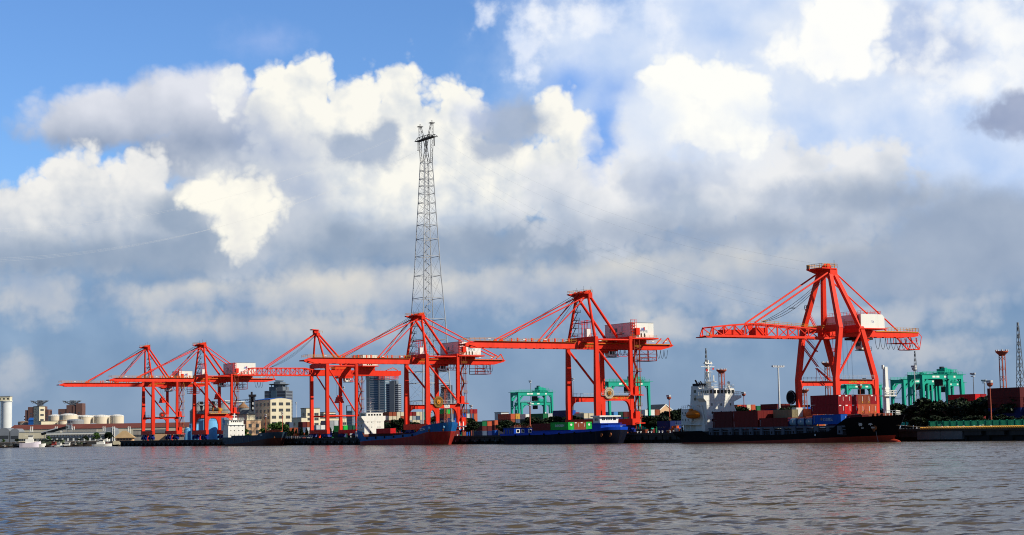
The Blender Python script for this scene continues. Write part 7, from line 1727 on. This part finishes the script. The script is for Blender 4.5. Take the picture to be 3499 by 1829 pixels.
def concrete_silo(px, label):
    p = at(px, 1373, 1360); r = empty('concrete_silo', (p.x, p.y, GZ), 0, label, 'silo', 'white concrete silos'); h = p.z - GZ; R = 4.4
    m = MB(); m.lathe(0, 0, [(R, 0), (R, h), (R + 0.6, h + 0.05), (R + 0.6, h + 0.7), (0.01, h + 0.75)], 36); m.build('shell', paint('white_concrete', (0.66, 0.68, 0.66), 0.7, 0.05, 0.2), r, smooth=True)
    return r, h
r, h = concrete_silo(22, 'white concrete silo at the left edge, the whole one')
concrete_silo(-20, 'white concrete silo cut by the left edge')
m = MB(); m.box(-14, 3.6, -3.4, 3.4, h + 0.76, h + 3.9); hd = m.build('head_house', CRW, r)
m = MB(); m.box(-14.3, 3.9, -3.7, 3.7, h + 3.91, h + 4.5); m.build('roof', GRYP, hd)
for x in (-4.2, -1.0, 2.2): m = MB(); m.box(x - 0.7, x + 0.7, -3.46, -3.36, h + 1.6, h + 2.8); m.each('window', WIN, hd)
def brown_block(label, px0, px1, pyt, wings, pergola):
    Y = 1900; p0, p1 = at(px0, pyt, Y), at(px1, pyt, Y); r = empty('apartment_block', (p0.x, p0.y, GZ), 0, label, 'apartment block', 'brown apartment blocks with winged roofs'); h = p0.z - GZ; w = p1.x - p0.x
    m = MB()
    for i, (x0, x1, dz) in enumerate(wings): m.box(x0 * w + 0.01 * i, x1 * w - 0.02 * i, -0.45 * i, 14 - 0.3 * i, 0.02 * i, h + dz)
    m.build('wall', BRK, r)
    m = MB(); n = int(h / 3.1)
    for i in range(3, n):
        for q, (x0, x1, dz) in enumerate(wings):
            if i * 3.1 + 2 < h + dz:
                k = max(1, int((x1 - x0) * w / 4.2))
                for j in range(k): c = x0 * w + (x1 - x0) * w * (j + 0.5) / k; m.box(c - 0.9, c + 0.9, -0.45 * q - 0.06, -0.45 * q + 0.03, i * 3.1, i * 3.1 + 1.6)
    m.build('window_row', HAZD, r)
    m = MB(); n = int(h / 3.1)
    for i in range(3, n - 1): m.box(-1.3, 0.0, 0.5, 5, i * 3.1, i * 3.1 + 1.1)
    m.build('balcony', BRKD, r)
    c, hw, zz = pergola; c *= w; m = MB()
    for s in (-1, 1):
        for y in (0.5, 4.5, 8.5): m.beam((c + s * 1.0, y, h + zz), (c + s * hw, y, h + zz + 4.6), 0.5); m.beam((c + s * 1.2, y, h + zz + 3.9), (c + s * hw, y, h + zz + 4.6), 0.4)
        for k in range(5): x = c + s * (hw * (0.3 + 0.17 * k)); z = h + zz + 4.0 + 0.12 * k; m.beam((x, 0.5, z), (x, 8.5, z), 0.4); m.beam((x, 0.5, z), (x - s * 2.2, 0.5, z - 2.6 - 0.1 * k), 0.35)
    m.box(c - 1.8, c + 3.4, 1, 8, h + zz - 2, h + zz + 5.0); m.build('roof_pergola', HAZ, r)
brown_block('brown apartment block behind the cream tower', 86, 167, 1402, ((0, 0.42, 0), (0.12, 0.4, 3.4), (0.36, 0.8, 4), (0.84, 1.0, 0.4)), (0.56, 9.2, 1.8 + 4))
brown_block('brown apartment block behind the domed tanks, right one', 199, 282, 1398, ((0, 0.4, 0), (0.34, 0.64, 4.2), (0.6, 1.0, 3.2), (0.74, 1.0, 6.0)), (0.52, 9.6, 4.4))
block('stair_tower_block', 'slim cream tower block in front of the brown apartments', 134, 1389, 1330, 115, 154, CRW, (1, (0.90, 0.76, 0.62, 0.46)), (2, (0.90, 0.76, 0.62, 0.46, 0.25, 0.1)), GRW, win=(2.4, 1.1))
block('low_cream_building', 'low cream annex at the foot of the slim cream tower', 141, 1440, 1325, 130, 197, CRW, (3, (0.55,)), None, GRW, win=(2.6, 1.6))
for px, py, w, lab in ((188, 1424, 44, 'cream tank with white dome, behind the largest'), (234, 1421, 61, 'largest cream tank with white dome roof'), (293, 1426, 47, 'cream tank with white dome right of the grey flat tank'), (346, 1425, 50, 'cream tank with a smiling face painted low on its side'), (400, 1424, 46, 'cream tank with white dome, rightmost of its row')):
    r, R, h = tank('storage_tank', lab, px, py, 1420 if py > 1422 else 1400, w, TNK, 1.7, TNKT, 'cream domed tanks')
    if 'smiling' in lab:
        m = MB()
        for x in (-1.2, 0.2, 1.4): m.box(x - 0.2, x + 0.2, -R - 0.1, -R + 0.5, 5.2, 5.8)
        for k in range(7): t = -0.9 + 0.3 * k; m.box(t - 0.2, t + 0.2, -R - 0.12, -R + 0.5, 3.4 + 0.7 * t * t, 3.7 + 0.7 * t * t)
        m.build('painted_face', DARK, r)
for px, w in ((272, 18), (318, 20), (372, 24)): tank('storage_tank', 'cream tank half hidden between the front domed tanks', px, 1425, 1500, w + 26, TNK, 1.4, TNKT, 'cream tanks half hidden in the second row')
BRT = paint('tank_brown_grey', (0.36, 0.33, 0.28), 0.6, 0.15, 0.2, (0.25, 0.15, 0.1), 0.5, True)
tank('storage_tank', 'old grey-brown tank with rusty roof left of the blue shed', 80, 1445, 1380, 36, BRT, 1.0, RUSTR, 'old grey tanks'); tank('storage_tank', 'old pale tank with rusty roof right of the cream annex', 215, 1440, 1330, 32, TNK, 0.7, RUSTR, 'old grey tanks'); tank('storage_tank', 'wide grey tank with low grey dome', 258, 1439, 1320, 56, SILO, 1.4, GRYP, 'old grey tanks')
left_box(97, 115, 1437, 1370, 'bright blue shed left of the slim cream tower', paint('blue_shed', (0.02, 0.11, 0.36), 0.6, 0.1, 0.4), 8, 'blue_shed', roof=paint('blue_shed', (0, 0, 0)), pitch=2.2)
left_box(30, 640, 1469, 1285, 'very long warehouse with brown-red roof behind the left bank', paint('warehouse_wall', (0.60, 0.54, 0.40), 0.8, 0.1, 0.1), 30, 'warehouse', roof=paint('brown_red_roof', (0.17, 0.055, 0.04), 0.8, 0.15, 0.1), pitch=3.6)
left_box(64, 205, 1478, 1255, 'long cream wall shed under the brown-red roof', CRW, 10, 'cream_shed', roof=paint('pale_roof', (0.5, 0.5, 0.48), 0.8, 0.1, 0.3), windows=(16, (0.28,), 1.6, 1.6))
r, w, h = left_box(158, 365, 1480, 1235, 'long white two-storey building by the left bank', WHT, 10, 'white_building', roof=GRYP, windows=(11, (0.28,), 2.6, 2.0))
m = MB(); m.rail([(0, -0.3, h * 0.55), (w, -0.3, h * 0.55)], 1.6, 2.0, 0.1); m.box(0, w, -0.4, -0.05, h * 0.5, h * 0.56); m.build('gallery_rail', DARK, r)
left_box(170, 330, 1470, 1262, 'lattice pipe bridge running along the left bank', paint('pipe_grey', (0.35, 0.33, 0.29), 0.7, 0.3, 1.5, (0.1, 0.1, 0.1), 0.9), 3, 'pipe_bridge', zb=8.5, cat='pipe bridge')
def barrel(px0, px1, pyt, label):
    Y = 1270; p0, p1 = at(px0, pyt, Y), at(px1, pyt, Y); w = p1.x - p0.x; r = empty('barrel_roof_shed', (p0.x, p0.y, GZ), 0, label, 'shed', 'barrel roofed sheds'); h = p0.z - GZ - 2.4
    m = MB(); prof = [(0, 0), (w, 0), (w, h)] + [(w / 2 + w / 2 * math.cos(t), h + 2.4 * math.sin(t)) for t in [i * math.pi / 12 for i in range(1, 12)]] + [(0, h)]; m.prism(prof, 1, 0, 24); m.build('wall', paint('shed_grey', (0.22, 0.24, 0.26), 0.7, 0.1, 0.3), r)
    m = MB(); m.box(0.6, w - 0.6, -0.1, 0.02, h * 0.35, h * 0.62); m.each('window', WIN, r)
barrel(-6, 32, 1463, 'grey barrel-roofed shed at the left edge'); barrel(35, 65, 1465, 'grey barrel-roofed shed, second from the left edge'); barrel(350, 392, 1461, 'grey barrel-roofed shed right of the white two-storey building')
left_box(425, 452, 1462, 1300, 'blue-roofed shed near the end of the quay', WHT, 8, 'blue_roof_shed', roof=paint('blue_roof', (0.02, 0.10, 0.40), 0.6, 0.1, 0.5), pitch=2.0)
left_box(455, 560, 1472, 1260, 'dull brown shed behind the outermost crane', BRT, 14, 'brown_shed', roof=GRW, windows=(10, (0.5,), 2.0, 1.4))
left_box(525, 630, 1454, 1320, 'long pale blue-white roofed hall behind the outermost cranes', paint('hall_wall', (0.35, 0.42, 0.50), 0.7, 0.1, 0.2), 14, 'white_roof_hall', roof=TNKT, pitch=1.2)
left_box(528, 566, 1480, 1135, 'small brown-roofed house on the quay between two cranes', PCH, 8, 'small_house', roof=GRW, pitch=2.4)
left_box(570, 640, 1478, 1125, 'low tan shed on the quay left of the blue tanks', BRT, 10, 'tan_shed', roof=paint('tan_roof', (0.4, 0.33, 0.22), 0.8, 0.1, 0.3), windows=(7, (0.55,), 2.2, 1.2))
def hip(px0, px1, pyt, pye, Y, label, wall, roofm):
    p0, p1 = at(px0, pye, Y), at(px1, pye, Y); pt = at((px0 + px1) / 2, pyt, Y); w = p1.x - p0.x; d = w * 0.55; r = empty('hip_roof_house', (p0.x, p0.y, GZ), 0, label, 'house'); h = p0.z - GZ; hr = pt.z - GZ
    m = MB(); m.box(1.2, w - 1.2, 1.2, d - 1.2, 0, h); m.build('wall', wall, r); m = MB(); m.poly([(0, 0, h), (w, 0, h), (w, d, h), (0, d, h), (w * 0.38, d / 2, hr), (w * 0.55, d / 2, hr)], [(0, 1, 5, 4), (1, 2, 5), (2, 3, 4, 5), (3, 0, 4), (3, 2, 1, 0)]); m.build('roof', roofm, r)
    m = MB()
    for i in range(5): c = 2 + (w - 4) * (i + .5) / 5; m.box(c - 0.7, c + 0.7, 1.1, 1.25, h * 0.35, h * 0.75)
    m.each('window', WIN, r)
hip(388, 458, 1472, 1497, 1130, 'house with broad tan hipped roof near the end of the quay', PCH, paint('tan_tiles', (0.42, 0.29, 0.15), 0.8, 0.12, 0.3)); hip(288, 345, 1446, 1455, 1340, 'grey hipped roof below the domed tanks', CRW, GRYP)
def belt():
    Y = 1240; p0, p1 = at(142, 1484, Y), at(232, 1459, Y); r = empty('belt_conveyor', (p0.x, p0.y, p0.z), 0, 'dark inclined belt conveyor climbing to a small tower', 'conveyor'); d = p1 - p0; m = MB(); m.beam((0, 0, 0), (d.x, 0, d.z), 2.2, 1.7); m.build('housing', paint('conveyor_dark', (0.012, 0.014, 0.017), 0.7, 0.2, 1), r)
    m = MB()
    for t in (0.1, 0.45, 0.8): m.beam((d.x * t, 0, d.z * t - 0.8), (d.x * t, 0, GZ - p0.z), 0.35)
    m.beam((0, -1.0, 1.2), (d.x * 0.6, -1.0, d.z * 0.6 + 1.2), 0.3, 0.8); m.build('support', STEELW, r)
    m = MB(); x = d.x
    for dx in (-1, 2.5):
        for dy in (-1, 2): m.beam((x + dx, dy, GZ - p0.z), (x + dx, dy, d.z + 2.5), 0.3)
    for z in (-4, -1, d.z - 1.5, d.z + 2.3): m.box(x - 1.2, x + 2.7, -1.1, 2.1, z, z + 0.2)
    m.box(x - 0.8, x + 2.2, -0.8, 1.6, d.z - 1.3, d.z + 1.6); m.build('transfer_tower', GRYP, r)
belt()
for i, px in enumerate((108, 192, 250, 355, 388, 441)):
    p = at(px, 1458, 1270); r = empty('gas_vent', (p.x, p.y, GZ), 0, 'white twin vent stack before the long brown-red roof', 'vent stack', 'white twin vent stacks'); h = p.z - GZ; m = MB(); m.tube((-0.7, 0, 0), (-0.7, 0, h), 0.35, 8); m.tube((0.7, 0, 0), (0.7, 0, h), 0.35, 8)
    for z in (0.4, 0.7, 0.98): m.box(-1.1, 1.1, -0.3, 0.3, h * z - 0.3, h * z)
    m.build('stack', WHT, r)
# boats and craft along the left bank
def boat(px, pyw, Y, L, beam, hh, label, hullm, topm, house=(0.15, 0.6, 2.6), mast=3.0, group='craft along the left bank', rz=0.0, stripe=None, name='small_boat', second=None):
    p = at(px, pyw, Y); r = empty(name, (p.x, p.y, 0), rz, label, 'boat', group); m = MB(); rows = []
    for i in range(17):
        t = i / 16; w = beam / 2 * (1 - max(0, (t - 0.62) / 0.38) ** 2.0) * (0.86 + 0.14 * min(1, t / 0.15)); zt = hh * (1 + 0.45 * max(0, t - 0.4)); x = -L / 2 + L * t
        rows.append([(x + (0.0 if k == 0 else 0.6 * max(0, t - 0.6)), s * w * (0.8 if k == 0 else 1), -0.5 if k == 0 else zt) for s, k in ((-1, 1), (-1, 0), (1, 0), (1, 1))])
    m.grid(rows); m.poly(rows[0], [(0, 1, 2, 3)]); m.grid([[q[0], q[3]] for q in rows]); m.build('hull', hullm, r)
    a, b, h = house; x0, x1 = -L / 2 + L * a, -L / 2 + L * b; m = MB(); m.box(x0, x1, -beam * 0.36, beam * 0.36, hh * 0.9, hh + h); xm = x0 + (x1 - x0) * 0.35
    if second: m.box(xm, x1 - 0.4, -beam * 0.3, beam * 0.3, hh + h, hh + h + second)
    m.box(x0 - 0.3, x1 + 0.3, -beam * 0.42, beam * 0.42, hh + h + (second or 0) + 0.004, hh + h + (second or 0) + 0.18); m.build('cabin', topm, r)
    m = MB(); zc = hh + h + (second or 0) - 0.75; n = 4; xa = xm if second else x0
    for i in range(n): c = xa + (x1 - xa - 0.4) * (i + 0.5) / n; wd = (x1 - xa) / n * 0.3; m.box(c - wd, c + wd, -beam * (0.3 if second else 0.36) - 0.04, -beam * (0.3 if second else 0.36) + 0.04, zc - 0.3, zc + 0.4)
    m.each('window', GLASS, r)
    m = MB(); z = hh + h + (second or 0); m.tube((xm + 0.6, 0, z), (xm + 0.6, 0, z + mast), 0.07, 6); m.box(xm + 0.1, xm + 1.1, -0.04, 0.04, z + mast * 0.7, z + mast * 0.7 + 0.08); m.box(xm - 0.2, xm + 0.9, -0.5, 0.5, z + 0.2, z + 0.42); m.beam((x1, 0, hh), (xm + 0.6, 0, z + mast * 0.9), 0.05); m.build('mast', GRYP, r)
    if stripe: m = MB(); m.box(-L * 0.42, L * 0.2, -beam / 2 - 0.06, beam / 2 + 0.06, hh * 0.3, hh * 0.55); m.build('stripe', stripe, r)
    return r
DH = paint('dark_wood_hull', (0.03, 0.025, 0.022), 0.8, 0.3, 0.5); RH = paint('dull_red_hull', (0.30, 0.05, 0.04), 0.7, 0.2, 0.5); LAV = paint('lavender_white', (0.66, 0.60, 0.66), 0.6, 0.06, 0.5); KH = paint('khaki_cover', (0.10, 0.12, 0.075), 0.85, 0.2, 0.3)
boat(103, 1528, 1178, 14, 6, 3.0, 'pinkish white tug with tall wheelhouse, the biggest craft on the left', LAV, SHIPW, (0.28, 0.66, 2.6), 4.5, second=2.6, rz=0.2)
boat(136, 1527, 1180, 8, 4, 2.0, 'white launch moored right of the pinkish tug', SHIPW, SHIPW, (0.1, 0.5, 2.0), 2)
boat(198, 1527, 1165, 9, 3.4, 1.2, 'red and white fishing boat before the khaki barge cover', SHIPW, RH, (0.05, 0.35, 2.2), 1.6, stripe=RH); boat(205, 1527, 1163, 7.5, 3.0, 1.0, 'low white motor boat beside the red cabin boat', SHIPW, SHIPW, (0.25, 0.6, 1.6), 1.5)
boat(231, 1527, 1160, 6.0, 3.0, 0.8, 'small flat boat with a square white cabin', DH, SHIPW, (0.2, 0.75, 2.0), 1.2)
boat(349, 1528, 1130, 13.0, 4.0, 1.5, 'white patrol boat with black windows near the quay end', SHIPW, SHIPW, (0.24, 0.62, 1.6), 2.6, second=1.3, rz=-0.06)
boat(372, 1528, 1133, 5, 2.6, 1.0, 'small orange and dark boat behind the white patrol boat', DH, RH, (0.2, 0.6, 1.2), 1.2)
r = boat(399, 1524, 1142, 5.0, 4.5, 1.0, 'cream two-tier pontoon house touching the end of the quay', DH, CRW, (0.04, 0.98, 2.3), 0.8, second=2.0, name='pontoon_house')
boat(180, 1522, 1195, 22, 6, 1.6, 'barge under a long khaki cover', DH, KH, (0.04, 0.86, 3.2), 0.5, name='covered_barge')
random.seed(21)
for i in range(16):
    px = 6 + i * 19.5 + random.uniform(-5, 5)
    if i in (3, 4, 5, 6): px += 2
    boat(px, 1526, random.uniform(1178, 1198), random.uniform(7, 12), random.uniform(3, 4.2), random.uniform(0.7, 1.4), 'dark wooden work boat, number %s from the left in the moored rank' % ORD[i % 13] if i < 13 else 'dark wooden work boat, %s from the quay end in the moored rank' % ORD[15 - i], DH if i % 3 else paint('weathered_brown', (0.12, 0.07, 0.045), 0.8, 0.25, 0.6), (DH, BRT, KH)[i % 3], (random.uniform(0.04, 0.25), random.uniform(0.34, 0.5), random.uniform(0.5, 1.5)), random.uniform(1, 3), 'dark work boats along the left bank')
for i, (px, py) in enumerate(((166, 1490), (292, 1488), (330, 1478), (372, 1476), (12, 1500), (58, 1500), (300, 1500), (270, 1505))):
    tree(TP[i % 3] if i % 2 else TG, px, py, 1222, 'green tree by the left bank, %s of the eight' % ORD[i], 1.0, 'trees by the left bank')
left_box(-10, 340, 1512, 1207, 'low dark retaining wall of the left bank', paint('bank_wall', (0.12, 0.10, 0.085), 0.85, 0.3, 0.4, (0.25, 0.2, 0.15), 0.7), 1.5, 'bank_wall', zb=-1, cat='wall')
# ------------------------------------------------------------------ vehicles and gear on the quay apron
def truck(a, b, label, cabm, boxm, box=True):
    r = empty('yard_truck', Q(a, b, GZ), QROT, label, 'truck', 'trucks on the quay'); m = MB(); m.prism([(0, 0.6), (2.2, 0.6), (2.2, 1.9), (1.7, 3.0), (0, 3.0)], 1, 0, 2.4); c = m.build('cab', cabm, r)
    m = MB(); m.box(1.72, 2.0, 0.2, 2.2, 1.9, 2.7); m.box(0.5, 1.5, -0.03, 0.02, 1.8, 2.6); m.each('window', GLASS, c); m = MB(); m.box(-9.0, 0.2, 0.2, 2.2, 0.9, 1.25); m.build('chassis', DARK, r); m = MB()
    for x in (1.2, -1.2, -6.5, -7.8):
        for y in (0.2, 2.2): m.disc((x, y, 0.52), 1, 0.52, 14, 0.35)
    m.each('wheel', BLK, r)
    if box: m = MB(); m.box(-8.8, -0.4, 0, 2.4, 1.26, 3.6); m.build('cargo_box', boxm, r)
truck(-352, 8, 'white truck on the quay between the coasters', SHIPW, SHIPW, False); truck(-398, 10, 'dark blue truck on the quay near the slate coaster bow', NAVY, NAVY); truck(-388, 9.5, 'dark blue truck ahead of another, by the slender-legged crane', NAVY, NAVY)
def orange_gear(a, b, label):
    r = empty('spreader_on_ground', Q(a, b, GZ), QROT, label, 'lifting gear'); m = MB(); m.box(-3, 3, 0, 1.6, 0.8, 1.5); m.box(-5, 5, 0.4, 1.2, 0.2, 0.8); m.box(-1, 1, 0.2, 1.4, 1.5, 2.5); m.tube((-2, 0.8, 1.5), (-2, 0.8, 2.4), 0.4, 8); m.build('frame', paint('gear_orange', (0.60, 0.10, 0.02), 0.5, 0.15, 1), r); m = MB(); m.box(-5, -4.6, 0.1, 1.5, 0, 1.0); m.box(4.6, 5, 0.1, 1.5, 0, 1.0); m.each('corner_guide', DARK, r)
orange_gear(-419, 6, 'orange lifting frame lying on the quay by the slate coaster bow'); orange_gear(-96, 6, 'orange lifting frame lying on the quay left of the black ship')
m = MB()
m.rail([(0, 0, 0), (38, 0, 0)], 1.2, 2.4, 0.09); o = m.build('quay_railing', SHIPW); o.location = Q(-424, 1.4, GZ); o.rotation_euler = (0, 0, QROT); tag(o, 'white pipe railing on the quay edge between the two coasters', 'railing')
m = MB(); m.beam((0, 0, 0), (0, 0, 3.4), 0.4); m.beam((3.2, 0, 0), (3.2, 0, 3.4), 0.4); m.beam((-2.2, 0, 1.5), (5.4, 0, 1.5), 0.4); o = m.build('white_barrier', SHIPW); o.location = Q(-247, 6.0, GZ + 2.6); o.rotation_euler = (0, 0, QROT); tag(o, 'white H-shaped frame above the lone dark red container', 'frame')
for t in TP + [TG, TC]:
    if id(t) not in _used: bpy.data.objects.remove(t)

# ------------------------------------------------------------------ lettering becomes plain mesh
bpy.context.view_layer.update()
_dg = bpy.context.evaluated_depsgraph_get()
for o in [q for q in bpy.data.objects if q.type == 'FONT']:
    me = bpy.data.meshes.new_from_object(o.evaluated_get(_dg)); me.name = 'lettering'
    n = bpy.data.objects.new('lettering', me); COL.objects.link(n); n.parent = o.parent; n.matrix_parent_inverse = o.matrix_parent_inverse.copy()
    n.location = o.location; n.rotation_euler = o.rotation_euler; n.scale = o.scale
    bpy.data.objects.remove(o, do_unlink=True)
